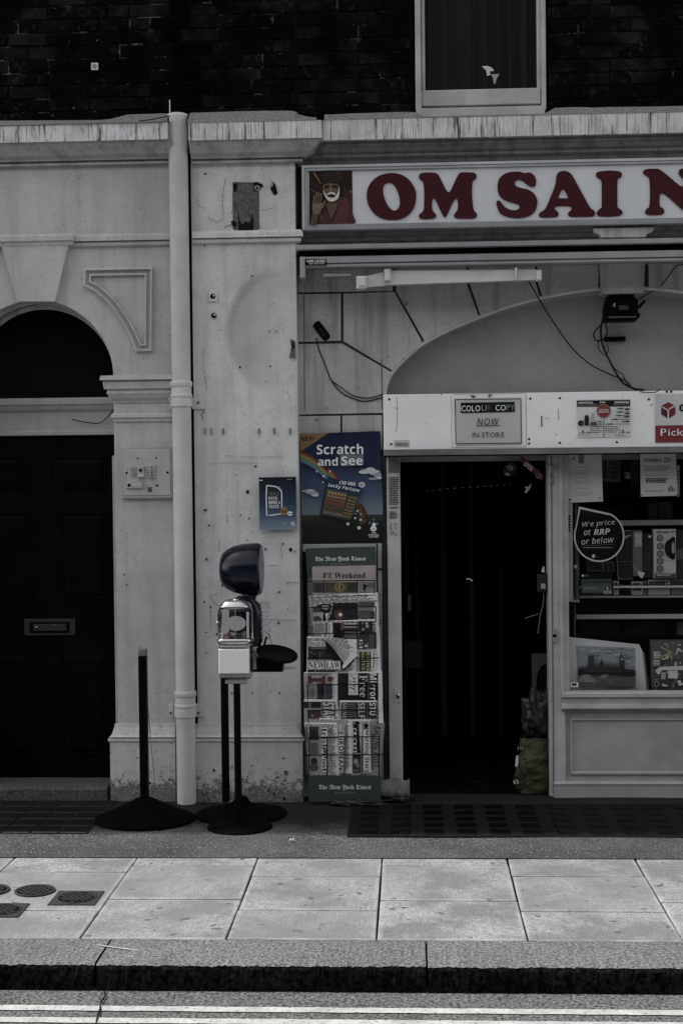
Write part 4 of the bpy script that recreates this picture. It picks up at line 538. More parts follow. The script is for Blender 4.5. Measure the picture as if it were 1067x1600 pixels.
  'o': [[32,-2,-8,1,-7,3,-6,5,-4,6,-3,8,0,8,0,9,3,8,4,6,6,5,7,3,8,1,8,-1,7,-3,5,-5,5,-6,3,-8,0,-9,0,-8,-3,-8,-5,-6,-5,-5,-7,-3],[32,2,5,1,3,4,1,4,0,4,1,7,0,7,-1,14,-1,9,-3,4,-5,1,-5,-1,-3,-4,-1,-9,-1,-14,0,-7,1,-6,0,-5,1,-4,4,-4]],
  'r': [[3,0,0,3,4,1,2,1,1,2,0,4,0,37,0,4,-1,2,-2,1,-3,1,0,3,24,0,0,-11,3,5,5,4,4,3,4,1,5,-1,3,-2,2,-3,1,-4,0,-4,-2,-2,-3,-2,-3,-1,-3,1,-2,1,-1,2,-2,2,-1,1,-2,1,-3,-1,-2,-3,-2,-4,-1,-5,0,-26,1,-4,1,-2,3,-1,5,-1,0,-3]],
  's': [[29,-2,-6,1,-6,2,-2,1,-1,0,-3,-1,-1,-3,-3,0,0,22,3,0,3,-7,4,-6,4,-3,6,-1,4,0,3,2,2,3,1,3,-2,5,-5,4,-10,5,-5,3,-5,4,-2,5,-1,5,1,7,4,6,7,4,8,2,2,0,3,-1,3,0,3,-1,1,-1,1,0,1,0,1,1,2,2,2,0,0,-19,-2,0,-3,6,-4,5,-4,3,-5,0,-3,0,-3,-2,-1,-2,-1,-3,0,-2,2,-3,2,-2,4,-2,8,-4,6,-3,4,-4,2,-5,1,-6,-1,-8,-5,-7,-6,-4]],
  't': [[24,-2,-7,1,-4,3,-3,5,-1,7,0,39,-5,0,0,4,7,7,6,6,4,6,4,5,3,0,0,-22,12,0,0,-6,-12,0,0,-37,0,-4,0,-2,2,-2,2,0,4,1,3,5,3,-1,-7,-11]],
  'u': [[25,-2,-8,1,-5,4,-2,7,-1,8,0,29,-1,4,-1,3,-1,1,-4,1,0,3,25,0,0,-45,0,-3,2,-2,2,-2,3,0,5,1,5,5,0,34,-1,4,-1,3,-2,1,-4,1,0,3,26,0,0,-46,0,-3,1,-3,2,-1,4,0,0,-4,-12,-1,-13,-3,0,10,-4,-4,-5,-3,-5,-2]],
 },
}
_fonts = {}
def font(style):
    style = style if style in LETTERS else ''
    return LETTERS[style]
def fill_mesh(loops, ext=0.):
    c = bpy.data.curves.new('l', 'CURVE'); c.dimensions = '2D'; c.fill_mode = 'BOTH' if ext else 'FRONT'; c.extrude = ext
    for L in loops:
        s = c.splines.new('POLY'); s.points.add(len(L)-1); s.use_cyclic_u = True
        for i, (x, z) in enumerate(L): s.points[i].co = (x, z, 0, 1)
    o = bpy.data.objects.new('l', c); me = o.to_mesh(); V = [tuple(v.co) for v in me.vertices]; Fs = []
    for p in me.polygons:
        f = tuple(p.vertices); Fs.append(f if ext or p.normal.z > 0 else f[::-1])
    bpy.data.objects.remove(o); bpy.data.curves.remove(c); return V, Fs
def letter_mesh(ch, style):
    k = ('ch', ch, style)
    if k not in _fonts:
        loops = []
        for L in font(style)[ch]:
            x, y = L[0], L[1]; P = [(x/128, y/128)]
            for i in range(2, len(L), 2): x += L[i]; y += L[i+1]; P.append((x/128, y/128))
            loops.append(P)
        V, Fs = fill_mesh(loops); _fonts[k] = ([(v[0], v[1]) for v in V], Fs, None)
    return _fonts[k]
def glyphs(body, style):
    k = (body, style)
    if k not in _g:
        G_ = font(style); x = 0; V = []; Fs = []
        for ch in body:
            if ch not in G_: x += .27; continue
            vv, ff, _ = letter_mesh(ch, style); n = len(V); V += [(x+a, b_) for a, b_ in vv]; Fs += [tuple(i+n for i in f) for f in ff]
            x += max(a for a, _ in vv)+max(.03, min(.09, min(a for a, _ in vv)))
        _g[k] = (V, Fs)
    return _g[k]
def catmull(P, n=4, closed=True):
    out = []; L = len(P)
    for i in range(L if closed else L-1):
        p0, p1, p2, p3 = [Vector(P[(i+j) % L] if closed else P[max(0, min(L-1, i+j))]) for j in (-1, 0, 1, 2)]
        for k in range(n):
            t = k/n; out.append(.5*((2*p1)+(p2-p0)*t+(2*p0-5*p1+4*p2-p3)*t*t+(3*p1-p0-3*p2+p3)*t**3))
    if not closed: out.append(Vector(P[-1]))
    return out
def wob(x, y, z, a=1.): return mnoise.noise(Vector((x, y, z)))*a

class Pr:
    """flat print: crop coordinates (scale, offset) traced on plane Y, each layer a little nearer"""
    def __init__(s, Y, sc_=1., ox=0., oy=0.): s.Y, s.sc, s.ox, s.oy = Y, sc_, ox, oy; s.b = MB(); s.k = 0; s.back = None
    def up(s): s.k += 1; return s.Y-.0006*s.k
    def p(s, u, v): return (s.ox+u/s.sc, s.oy+v/s.sc)
    def poly(s, pts, mat, smooth=0, closed=True):
        Y = s.up()
        if smooth: pts = [tuple(q) for q in catmull([(a, b) for a, b in pts], smooth)]
        P = [W(*s.p(*q), Y) for q in pts]
        a = sum(P[i].x*P[(i+1) % len(P)].z-P[(i+1) % len(P)].x*P[i].z for i in range(len(P)))
        if a < 0: P = P[::-1]
        s.b.add(P, [tuple(range(len(P)))], mat); return s
    def r(s, x0, y0, x1, y1, mat): return s.poly([(x0, y0), (x1, y0), (x1, y1), (x0, y1)], mat)
    def line(s, pts, w, mat, smooth=0):
        Y = s.up()
        if smooth: pts = [tuple(q) for q in catmull(pts, smooth, False)]
        P = [Vector(W(*s.p(*q), Y)) for q in pts]; V = []; hw = S(w/s.sc, Y)/2
        for i in range(len(P)):
            t = P[min(i+1, len(P)-1)]-P[max(0, i-1)]; nrm = Vector((-t.z, 0, t.x)).normalized()*hw; V += [P[i]+nrm, P[i]-nrm]
        s.b.add(V, [(2*i, 2*i+1, 2*i+3, 2*i+2) for i in range(len(P)-1)], mat); return s
    def ell(s, cx, cy, rx, ry, mat, n=20): return s.poly([(cx+rx*math.cos(6.2832*i/n), cy+ry*math.sin(6.2832*i/n)) for i in range(n)], mat)
    def ring(s, cx, cy, r, w, mat, n=20): return s.line([(cx+r*math.cos(6.2832*i/n), cy+r*math.sin(6.2832*i/n)) for i in range(n+1)], w, mat)
    def t(s, body, x0, y0, x1, y1, mat, style='', rot=0):
        if s.back and mat is K: s.r(x0-4, y0-4, x1+4, y1+4, s.back)
        a = s.p(x0, y0); c = s.p(x1, y1); s.b.text(body, (a[0], a[1], c[0], c[1]), s.up(), mat, style, rot); return s
    def lines(s, x0, y0, x1, y1, n, mat, w=None, ragged=.3):
        """lines of small print too small to read: rows of word-long dashes"""
        h = (y1-y0)/n; Y = s.up()
        for i in range(n):
            x = x0; e = x1-(x1-x0)*R.random()*ragged; yy = y0+h*(i+.5)
            while x < e:
                L = (x1-x0)*R.uniform(.05, .16); q = min(e, x+L); a, b, c, d = rect(*s.p(x, yy-h*(w or .22)), *s.p(q, yy+h*(w or .22)), Y)
                s.b.add([(a, Y, c), (b, Y, c), (b, Y, d), (a, Y, d)], [(0, 1, 2, 3)], mat); x = q+(x1-x0)*.025
        return s
    def build(s, name, parent=None): return s.b.build(name, parent)
def sheet(name, label, cat, pts, Y, mat, group=None, thick=.003, bend=0.):
    """a poster, sticker or card: its own thin board with a child print"""
    b = MB(); b.pprism(pts, Y, Y+thick, mat); o = b.build(name); tag(o, label, cat, group); return o

# ================================================================== GROUND
KZ = 0.0
YK = G(600, 1510).y            # kerb edge
ROADZ = -.098
b = MB(); b.add([(-60, -80, ROADZ), (60, -80, ROADZ), (60, YK+.05, ROADZ), (-60, YK+.05, ROADZ)], [(0, 1, 2, 3)], ROADM); road = struct(b.build('road'))
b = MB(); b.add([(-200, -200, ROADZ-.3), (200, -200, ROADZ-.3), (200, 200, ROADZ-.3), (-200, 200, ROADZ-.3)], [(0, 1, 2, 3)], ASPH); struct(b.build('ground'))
for yy, nm in ((1580, 0), (1599, 1)):
    g = G(560, yy, ROADZ); b = MB(); w = .024
    N = 160; V = []
    for i in range(N+1):
        x = -3.2+6.4*i/N; V += [(x, g.y-w+R.uniform(-.002, .002), ROADZ+.004), (x, g.y+w+R.uniform(-.002, .002), ROADZ+.004)]
    b.add(V, [(2*i, 2*i+2, 2*i+3, 2*i+1) for i in range(N)], LINEP); b.build('road_line', road)
# crack across the road near the left
g0, g1 = G(165, 1552, ROADZ), G(150, 1600, ROADZ); b = MB()
V = []
for i in range(14):
    t = i/13; p = g0.lerp(g1+(g1-g0)*.5, t); w = R.uniform(.0015, .0045); x = p.x+R.uniform(-.005, .005); V += [(x-w, p.y, ROADZ+.009), (x+w, p.y, ROADZ+.009)]
b.add(V, [(2*i, 2*i+1, 2*i+3, 2*i+2) for i in range(13)], KERBD); b.build('crack', road)

YS0, YS1 = G(592, 1341).y, G(592, 1469).y      # slabs run from YS0 (far) to YS1 (near), then the kerb
b = MB(); b.box(-30, 30, YK+.06, .6, -.5, -.012, speckled('joint_grit', .006, .03, 80, spec=.02)); pav = struct(b.build('pavement'))
# footway asphalt strip along the building
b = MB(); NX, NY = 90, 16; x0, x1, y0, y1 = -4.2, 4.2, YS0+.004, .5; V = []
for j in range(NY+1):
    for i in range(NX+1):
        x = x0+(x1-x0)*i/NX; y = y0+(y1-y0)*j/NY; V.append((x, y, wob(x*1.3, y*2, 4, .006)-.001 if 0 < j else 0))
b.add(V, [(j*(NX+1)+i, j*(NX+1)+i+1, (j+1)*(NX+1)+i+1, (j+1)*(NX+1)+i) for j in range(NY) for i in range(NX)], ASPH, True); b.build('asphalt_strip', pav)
# paving slabs
def slab(x0, x1, y0, y1, mat=SLABM, g=.004, name='paving_slab', par=pav, top=0.0):
    b = MB(); c = .004; z = top+R.uniform(-.0006, .0008); J = lambda: R.uniform(-.002, .002)
    gy = g*1.9 if mat is SLABM else g; q = [(x0+g+J(), y0+gy+J()), (x1-g+J(), y0+gy+J()), (x1-g+J(), y1-gy+J()), (x0+g+J(), y1-gy+J())]
    cx, cy = (x0+x1)/2, (y0+y1)/2
    inn = [(x+(c if x < cx else -c), y+(c if y < cy else -c)) for x, y in q]
    V = [(x, y, -.04) for x, y in q]+[(x, y, z-c*.8) for x, y in q]+[(x, y, z) for x, y in inn]
    b.add(V, [(0, 1, 5, 4), (1, 2, 6, 5), (2, 3, 7, 6), (3, 0, 4, 7), (4, 5, 9, 8), (5, 6, 10, 9), (6, 7, 11, 10), (7, 4, 8, 11), (8, 9, 10, 11)], mat)
    return b.build(name, par)
rows_c = [1341, 1354, 1407, 1469]
jx = [-1.340-.604*k for k in (3, 2, 1)]+[-1.340, -.751, -.151, .448, 1.056, 1.66, 2.26, 2.86]
for i in range(len(jx)-1):
    a, c = jx[i], jx[i+1]; mid = (a+c)/2
    if a >= -.2 and a < .4: R3 = [1341, 1354, 1407, 1469]
    elif a >= .4 and a < 1: R3 = [1341, 1369, 1424, 1469]
    elif a >= 1: R3 = [1343, 1355, 1410, 1472]
    elif a >= -.8: R3 = [1341, 1369, 1422, 1469]
    elif a >= -1.4: R3 = [1341, 1353, 1405, 1469]
    else: R3 = [1337, 1362, 1469]
    xr = 641+mid*F/6.4; ys = [G(xr, v).y for v in R3]; ys[0] = YS0; ys[-1] = YS1
    if a < -1.4:
        slab(a, c, ys[1], ys[0])
        if c < -1.9 or True:
            m1 = G(xr, 1422).y
            if a > -1.99: slab(a, c+.0, m1, ys[1]); slab(a, c-.0, YS1, m1)
            else: slab(a, c, m1, ys[1]); slab(a, c, YS1, m1)
    else:
        for k in range(3): slab(a, c, ys[k+1], ys[k])
# kerbstones
kx = [-3.4, wx(160, 1490, YK), wx(666, 1490, YK), 2.2, 3.6]
kx = [-4.0, -2.75, G(160, 1490).x, G(666, 1490).x, G(666, 1490).x+1.27, 3.2]
for i in range(len(kx)-1):
    a, c = kx[i]+.004, kx[i+1]-.004; b = MB(); N = 150; V = []
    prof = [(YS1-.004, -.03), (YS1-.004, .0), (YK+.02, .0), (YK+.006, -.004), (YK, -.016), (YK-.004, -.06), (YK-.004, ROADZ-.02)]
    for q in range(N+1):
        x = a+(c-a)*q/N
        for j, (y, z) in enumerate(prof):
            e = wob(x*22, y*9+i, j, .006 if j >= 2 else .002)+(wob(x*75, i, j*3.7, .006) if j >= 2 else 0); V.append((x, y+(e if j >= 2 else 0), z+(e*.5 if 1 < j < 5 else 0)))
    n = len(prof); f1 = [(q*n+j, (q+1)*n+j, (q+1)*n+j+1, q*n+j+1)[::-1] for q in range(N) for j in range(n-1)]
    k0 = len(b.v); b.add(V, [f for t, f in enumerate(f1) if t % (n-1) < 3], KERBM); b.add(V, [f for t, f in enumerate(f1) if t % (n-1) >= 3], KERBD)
    b.build('kerbstone', pav)
# black tiles before the arched door
tile = None
gx1 = G(140, 1300).x; TM = rubbed('dark_tile', (.007, .007, .008), .5, 6, .45, .4, .3, 60, wear=(.06, .06, .06), wear_at=.64)
for r_ in range(5):
    for c_ in range(12):
        xx, yy = gx1-.152*(c_+1), -.18-.148*r_
        if tile is None: tile = slab(xx, xx+.152, yy, yy+.148, TM, .003, 'floor_tile', pav, .006); o = tile
        else:
            o = tile.copy(); col.objects.link(o); o.location = Vector((xx+.076, yy+.074, tile.location.z+WPOS[pav.name].z))-WPOS[pav.name]+Vector((0, 0, R.uniform(-.001, .0015)))
            o.rotation_euler.z = R.choice((0, math.pi))
# pavement lights before the shop: cast frame with glass lenses
LX0 = G(545, 1290).x; pl = MB(); pl.box(LX0, 3.4, -.83, -.11, -.02, .004, speckled('pavement_light_frame', .004, .020, 90, spec=.08)); plo = pl.build('pavement_light', pav)
lens = None; LENM = rubbed('dirty_lens', (.0025, .0025, .003), .3, 9, .5, .08, .3, 50)
for r_ in range(5):
    for c_ in range(int((3.3-LX0)/.171)):
        xx, yy = LX0+.05+c_*.171, -.79+.138*r_
        if lens is None:
            b = MB(); V = [(xx, yy, .003), (xx+.108, yy, .003), (xx+.108, yy+.092, .003), (xx, yy+.092, .003)]
            V += [(x+(.01 if x == xx else -.01), y+(.01 if y == yy else -.01), .009) for x, y, z in V]
            b.add(V, [(0, 1, 5, 4), (1, 2, 6, 5), (2, 3, 7, 6), (3, 0, 4, 7), (4, 5, 6, 7)], LENM); lens = b.build('lens', plo); l0 = Vector(lens.location)
        else:
            o = lens.copy(); col.objects.link(o); o.location = l0+Vector((c_*.171, r_*.138, 0))
# manhole covers
def cover(cx, cy, w, square, label):
    p = G(cx, cy); b = MB(); h = w/2
    if square:
        b.box(p.x-h, p.x+h, p.y-h, p.y+h, -.01, .0045, IRON); rr = h*.86
        b.lathe((p.x, p.y, 0), [(rr, .0045), (rr, .008), (rr-.006, .008), (rr-.008, .0062)], IRON, 28); b.add([(p.x+(rr-.008)*math.cos(i*.2244), p.y+(rr-.008)*math.sin(i*.2244), .0055) for i in range(28)], [tuple(range(28))], BLACKGAP)
    else:
        rr = h; b.lathe((p.x, p.y, 0), [(rr, .003), (rr, .008), (rr-.01, .008), (rr-.012, .005)], IRON, 28); b.add([(p.x+(rr-.01)*math.cos(i*.2244), p.y+(rr-.01)*math.sin(i*.2244), .0052) for i in range(28)], [tuple(range(28))], BLACKGAP)
    for ix in range(-6, 7):
        for iy in range(-6, 7):
            x, y = ix*.026+(.013 if iy % 2 else 0), iy*.0165
            if math.hypot(x, y) < rr-.018: b.box(p.x+x-.010, p.x+x+.010, p.y+y-.005, p.y+y+.005, .005, .009, IRON)
    o = b.build('manhole_cover'); tag(o, label, 'manhole cover', 'small utility covers in the pavement')
cover(55, 1393, .18, False, 'round iron cover sunk in the paving, whole and just left of the square grid cover')
cover(120, 1404, .205, True, 'square iron cover with a round chequered grid, right of the round one')
cover(-14, 1392, .17, False, 'round iron cover cut off by the left edge of the photo')
cover(4, 1423, .19, True, 'square iron cover nearest the kerb, cut off by the left edge')
b = MB(); a, c = G(152, 1478), G(215, 1487); b.tube([a+Vector((0, 0, .004)), c+Vector((0, 0, .004))], .0028, flat((.5, .49, .46)), 6); tag(b.build('stick'), 'thin pale stick lying on the kerb across the joint', 'litter')
b = MB(); p = G(456, 1315)
for k in range(2): b.box(p.x-.012+k*.014, p.x-.003+k*.014, p.y-.006, p.y+.008, .002+.003*k, .012+.002*k, flat((.7, .7, .68)))
tag(b.build('paper_scrap'), 'tiny scrap of white paper on the asphalt below the newspaper rack', 'litter')

# ================================================================== BUILDING
b = MB(); OB = rubbed('street_brick', (.085, .07, .062), .3, 4, .85, .2, .3, 60); b.box(-26, 26, -24, -15.4, -.3, 8.2, OB); opp = b.build('added_terrace'); tag(opp, 'dark brick terrace added across the street to block low sky light, seen only in reflections', 'building')  # terrace added out of view to cut low sky light on the facade
b = MB(); b.box(-26, 26, -15.4, -13.4, -.11, .02, SLABM); b.build('far_pavement', opp)
ow = None
for fl_ in range(2):
    for k in range(-7, 8):
        if ow is None: q = MB(); q.box(-.5, .5, -15.42, -15.39, 0, 1.6, flat((.01, .01, .012), .15, .5)); q.box(-.56, .56, -15.44, -15.39, -.1, 0, FRAMEP); q.box(-.03, .03, -15.43, -15.40, 0, 1.6, FRAMEP); ow = q.build('window', opp, (0, -15.4, 0)); wo_ = Vector(ow.location); o = ow
        else: o = ow.copy(); col.objects.link(o)
        o.location = wo_+Vector((k*2.9, 0, 1.3+fl_*3.1))
bld = empty('terrace_building', (0, .3, 0)); tag(bld, 'terrace with sooty brick upper wall over a pale stucco ground floor', 'building')
BX0, BX1 = -3.6, 3.4
YL, YP, YS, YT = 0.0, -.02, .10, .24
# ---- brick upper storey
ZC = wz(400, 200)                         # inside the cornice
YB = .03
wl, wr = wx(645, 90, YB), wx(855, 90, YB); wb = wz(750, 186, YB)
b = MB()
for x0, x1 in ((BX0, wl), (wr, BX1)): b.box(x0, x1, YB, YB+.25, ZC, 4.72, MORTAR)
bw = b.build('brick_wall', bld)
t = NT('brickwork_far'); br = t.n('ShaderNodeTexBrick'); br.inputs['Scale'].default_value = 1; br.inputs['Brick Width'].default_value = .235; br.inputs['Row Height'].default_value = .0748; br.inputs['Mortar Size'].default_value = .004
mp = t.n('ShaderNodeMapping'); mp.inputs['Rotation'].default_value = (rad(90), 0, 0); g = t.n('ShaderNodeNewGeometry'); t.l(g.outputs['Position'], mp.inputs[0]); t.l(mp.outputs[0], br.inputs[0])
br.inputs['Color1'].default_value = (.02, .017, .016, 1); br.inputs['Color2'].default_value = (.03, .026, .024, 1); br.inputs['Mortar'].default_value = (.06, .06, .06, 1)
BF = t.fin(br.outputs[0], .9)
b = MB(); b.box(BX0-6, BX1+6, YB, 6, 6.6, 10.0, BF); b.box(BX0-6, wl, YB, 6, 4.722, 6.6, BF); b.box(wr, BX1+6, YB, 6, 4.722, 6.6, BF); b.box(BX0-6, BX0, YB, .8, 3.9, 4.72, BF); b.box(BX1, BX1+6, YB, .8, 3.9, 4.72, BF)
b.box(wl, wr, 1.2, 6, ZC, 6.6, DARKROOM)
b.build('upper_wall', bld)
variants = {}
SB0, SB1 = wx(258, 90, YB), wx(308, 90, YB)
def brick(x0, z0, L):
    x, z = x0+L/2, z0; bm_ = BRICKD if SB0 < x < SB1 else BRICKM
    k = (round(L, 3), R.randrange(4), bm_ is BRICKD)
    if k not in variants:
        bb = MB(); c = .003; H = .066; J = lambda: R.uniform(-.0018, .0018)
        V = [(-L/2+J(), 0, J()), (L/2+J(), 0, J()), (L/2+J(), 0, H+J()), (-L/2+J(), 0, H+J())]
        F4 = [(a+(c*1.3 if a < 0 else -c*1.3), -.0065+J(), d+(c if d < H/2 else -c)) for a, q, d in V]
        V = [(a, .02, d) for a, q, d in V]+[(a, -.003, d) for a, q, d in V]+F4
        bb.add(V, [(0, 1, 5, 4), (1, 2, 6, 5), (2, 3, 7, 6), (3, 0, 4, 7), (4, 5, 9, 8), (5, 6, 10, 9), (6, 7, 11, 10), (7, 4, 8, 11), (8, 9, 10, 11)], bm_)
        o = bb.build('brick', bw, (0, 0, 0)); variants[k] = o
    else:
        o = variants[k].copy(); col.objects.link(o)
    o.location = Vector((x, YB-.001+R.uniform(-.002, .003), z+R.uniform(-.001, .001)))-WPOS[bw.name]
zc = wz(300, 176, YB)-.05; row = 0
while zc < 4.64:
    for (sx, ex) in ((-2.50, wx(463, 90, YB)), (wx(463, 90, YB)+.008, wl), (wr, 1.68)):
        x = sx-(.0 if row % 2 else .115 if sx < -2.4 else 0); i = row+(0 if sx < 0 else 1)
        while x < ex-.03:
            L = .222 if i % 2 == 0 else .108
            if R.random() < .12: L = .165
            L2 = min(L, ex-x-.003); a = max(x, sx) if sx > -2.4 else x
            if L2 > .03: brick(x, zc, round(L2, 3) if L2 < L else L)
            x += L+.010; i += 1
    zc += .0748; row += 1
# the wall goes on out of the picture on both sides: those bricks in one piece
bb = MB(); zc = wz(300, 176, YB)-.05; row = 0
while zc < 4.64:
    for sx, ex in ((BX0, -2.52), (1.70, BX1)):
        x = sx-(.115 if row % 2 else 0)
        while x < ex-.05:
            L = .222 if (row+int(x*3)) % 2 else .108; bb.bev(max(x, sx), min(x+L, ex), YB-.008, YB+.02, zc, zc+.066, BRICKM, .003); x += L+.01
    zc += .0748; row += 1
stuff(bb.build('outer_bricks', bw))
# black straight joint and near-black band behind the pipe's head
b = MB(); a, c, d, e = rect(262, -40, 303, 180, YB-.004); b.box(a, c, YB-.0022, YB, d, e+.02, BLACKGAP); b.build('dark_band', bld)
b = MB(); b.pbox(461, -40, 464.5, 172, YB-.010, YB, BLACKGAP); b.build('straight_joint', bld)
# ---- stucco walls: left bay with the arched doorway
acx, acy, ar = 58, 590, 123
cxw, czw = wx(acx, acy, YL), wz(acx, acy, YL); rw = S(ar)
jr = wx(182, 900, YL); jl = 2*cxw-jr; rw = jr-cxw
arc = [(cxw+rw*math.cos(math.pi*i/40), czw+rw*math.sin(math.pi*i/40)) for i in range(41)]
lx1 = wx(276, 700, YL); ztop = wz(200, 222)
b = MB(); poly = [(BX0, 0), (jl, 0), (jl, czw)]+arc[::-1][1:-1]+[(jr, czw), (jr, 0), (lx1, 0), (lx1, ztop), (BX0, ztop)]
b.prism(poly, YL, YL+.24, STUCCO_B); b.build('door_bay_wall', bld)
# channel behind the pipe, its shade put into a near-black colour
b = MB(); b.box(lx1, wx(306, 700, YP), YL+.07, YL+.3, 0, ztop, BLACKGAP); b.build('pipe_channel', bld)
# pilaster with its blistered plaster
px0, px1 = wx(304, 700, YP), wx(464.5, 600, YP); zP1 = wz(400, 222, YP)
b = MB(); NX, NZ = 48, 170; zb = .0; V = []
bc = W(432, 520, YP)
for j in range(NZ+1):
    for i in range(NX+1):
        x = px0+(px1-px0)*i/NX; z = zb+(zP1-zb)*j/NZ
        u, v = (x-bc.x)/.285, (z-bc.z)/.36; d = 1-math.sqrt(u*u+v*v); h = 0
        if d > 0: h = -.018*min(1, d*7.5)*max(0, min(1, (.5-u)/1.2))
        s_ = ((x-bc.x+.10)*.62+(z-bc.z+.02)*-.78)/.05
        if d > 0: h += .007*math.exp(-s_*s_)*min(1, d*4)*max(0, min(1, (.45-u)))
        edge = 1 if 0 < i < NX else 0
        V.append((x, YP-(h+wob(x*2.2, z*2.2, 1, .004))*edge, z))
b.add(V, [(j*(NX+1)+i, j*(NX+1)+i+1, (j+1)*(NX+1)+i+1, (j+1)*(NX+1)+i) for j in range(NZ) for i in range(NX)], stucco('pilaster_stucco', .68, blister=(bc.x, bc.z, .285, .36)), True)
b.box(px0, px1, YP+.03, YS+.2, zb, zP1, STUCCO); b.box(px0, px0+.001, YP, YP+.031, zb, zP1, STUCCO); b.box(px1-.001, px1, YP, YP+.031, zb, zP1, STUCCO); b.build('pilaster', bld)
# plinths and their mouldings
for x0, x1, ref, Yw, rl, rr in ((182, 275, 230, YL, True, False), (306, 465, 390, YP, False, True)):
    b = MB(); b.pmould(ref, [(.006, 1131), (.008, 1136), (.022, 1148), (.034, 1152), (.018, 1152.5), (.018, 1154), (.040, 1154.5), (.040, 1158), (.030, 1160), (.030, 1262)], x0, x1, Yw, STUCCO_L, rl, rr); b.build('plinth', bld)
# ---- impost right of the doorway (its return runs into the opening)
b = MB(); b.pmould(220, [(.075, 586), (.080, 593), (.058, 593.5), (.058, 595.5), (.066, 596), (.060, 607), (.044, 607.5), (.044, 609), (.048, 614), (.030, 622), (.012, 626), (.008, 629)], 182.5, 272, YL, STUCCO_B, True, False)
b.pmould(220, [(.012, 645), (.026, 648), (.026, 652), (.014, 654), (.014, 658), (.004, 660)], 182.5, 272, YL, STUCCO_B, True, False); b.build('impost', bld)
xL0, xL1 = wx(182.5, 600, YL), 0
b = MB()
dl = 2*cxw
for prof in ([(.075, 586), (.078, 593), (.060, 607), (.048, 614), (.012, 626), (.008, 629)],):
    P = [(p, wz(220, y, YL-p)) for p, y in prof]; b.mould(P, BX0, dl-xL0, YL, STUCCO_B, False, True)
b.build('impost', bld)
# ---- keystone and its cap
b = MB(); YKs = -.045
b.prism([(wx(x, y, YKs), wz(x, y, YKs)) for x, y in ((2, 383), (107, 383), (86, 471), (28, 471))], YKs, YL+.1, STUCCO_B); b.build('keystone', bld)
b = MB(); b.pmould(55, [(.055, 366), (.062, 369), (.062, 376), (.052, 379), (.048, 384)], 2, 103, YL, STUCCO_B, True, True); b.build('keystone_cap', bld)
b = MB(); SC_ = [(.024, 363), (.034, 367), (.036, 373.5), (.012, 374), (.012, 375.5), (.024, 376), (.022, 381), (.006, 384)]
b.pmould(190, [(p, y+2) for p, y in SC_], 104, 276, YL, STUCCO_B)
b.build('string_course', bld)
b = MB(); b.pmould(385, [(p, y-3) for p, y in SC_], 302, 464, YP, STUCCO, False, True); b.build('string_course', bld)
b = MB(); P = [(p, wz(190, y+2, YL-p)) for p, y in SC_]; b.mould(P, BX0, wx(0, 370, YL), YL, STUCCO_B); b.build('string_course', bld)
# ---- sunk spandrel panel with raised moulding
def spandrel():
    outer = [(131, 419), (239, 417), (238, 549), (213, 550)]; curve = [(213, 550), (203, 527), (192, 506), (178, 485), (163, 468), (147, 455), (130, 447)]
    ring = outer+curve[1:]
    def ins(P, f, c=(203, 455)): return [(c[0]+(x-c[0])*f+0, c[1]+(y-c[1])*f) for x, y in P]
    b = MB()
    def off(P, d):
        n = len(P); Q = []
        for i in range(n):
            a, p, c = Vector(P[i-1]), Vector(P[i]), Vector(P[(i+1) % n]); e1 = (p-a).normalized(); e2 = (c-p).normalized()
            n1, n2 = Vector((-e1.y, e1.x)), Vector((-e2.y, e2.x)); bis = (n1+n2); bis = bis/max(.35, bis.dot(n1)); Q.append(tuple(p+bis*d))
        return Q
    lv = [(0, .0), (.8, .024), (3.2, .026), (4.6, .004), (8.5, .001), (9.6, .022), (12, .022), (12.8, .0)]
    V = []; n = len(ring)
    for d, h in lv:
        V += [W(x, y, YL-h-.001) for x, y in off(ring, d)]
    Fs = [(k*n+i, k*n+(i+1) % n, (k+1)*n+(i+1) % n, (k+1)*n+i)[::-1] for k in range(len(lv)-1) for i in range(n)]
    b.add(V, Fs, STUCCO_B); b.build('spandrel_moulding', bld)
spandrel()
# ---- cornices
COR = [(.150, 190), (.150, 217), (.135, 219), (.128, 222), (.118, 226), (.085, 238), (.055, 244), (.050, 246.5), (.016, 247), (.016, 249.5), (.034, 250), (.034, 253.5), (.010, 255)]
b = MB(); b.pmould(390, COR[1:], 301, 464, YP, STUCCO_S, False, True); b.build('cornice', bld)
b = MB(); b.pmould(390, [(.150, 190), (.150, 217.4)], 301, 464, YP, STREAK, False, True); b.build('cornice_fascia', bld)
b = MB(); b.pmould(130, [(p, y+4) for p, y in COR[1:]], -700, 275, YL, STUCCO_S); b.build('cornice', bld)
b = MB(); b.pmould(130, [(.145, 193), (.150, 220.4)], -700, 269, YL, STREAK); b.build('cornice_fascia', bld)
b = MB(); b.pmould(790, [(.15, 213), (.13, 217), (.135, 222), (.12, 225), (.10, 232), (.08, 236), (.085, 240), (.06, 246), (.05, 252)], 466, 1500, YS-.02, STUCCO_D); b.build('cornice', bld)
b = MB(); b.pmould(790, [(.17, 181), (.17, 213)], 508, 1500, YS-.02, STREAK); b.build('cornice_fascia', bld)
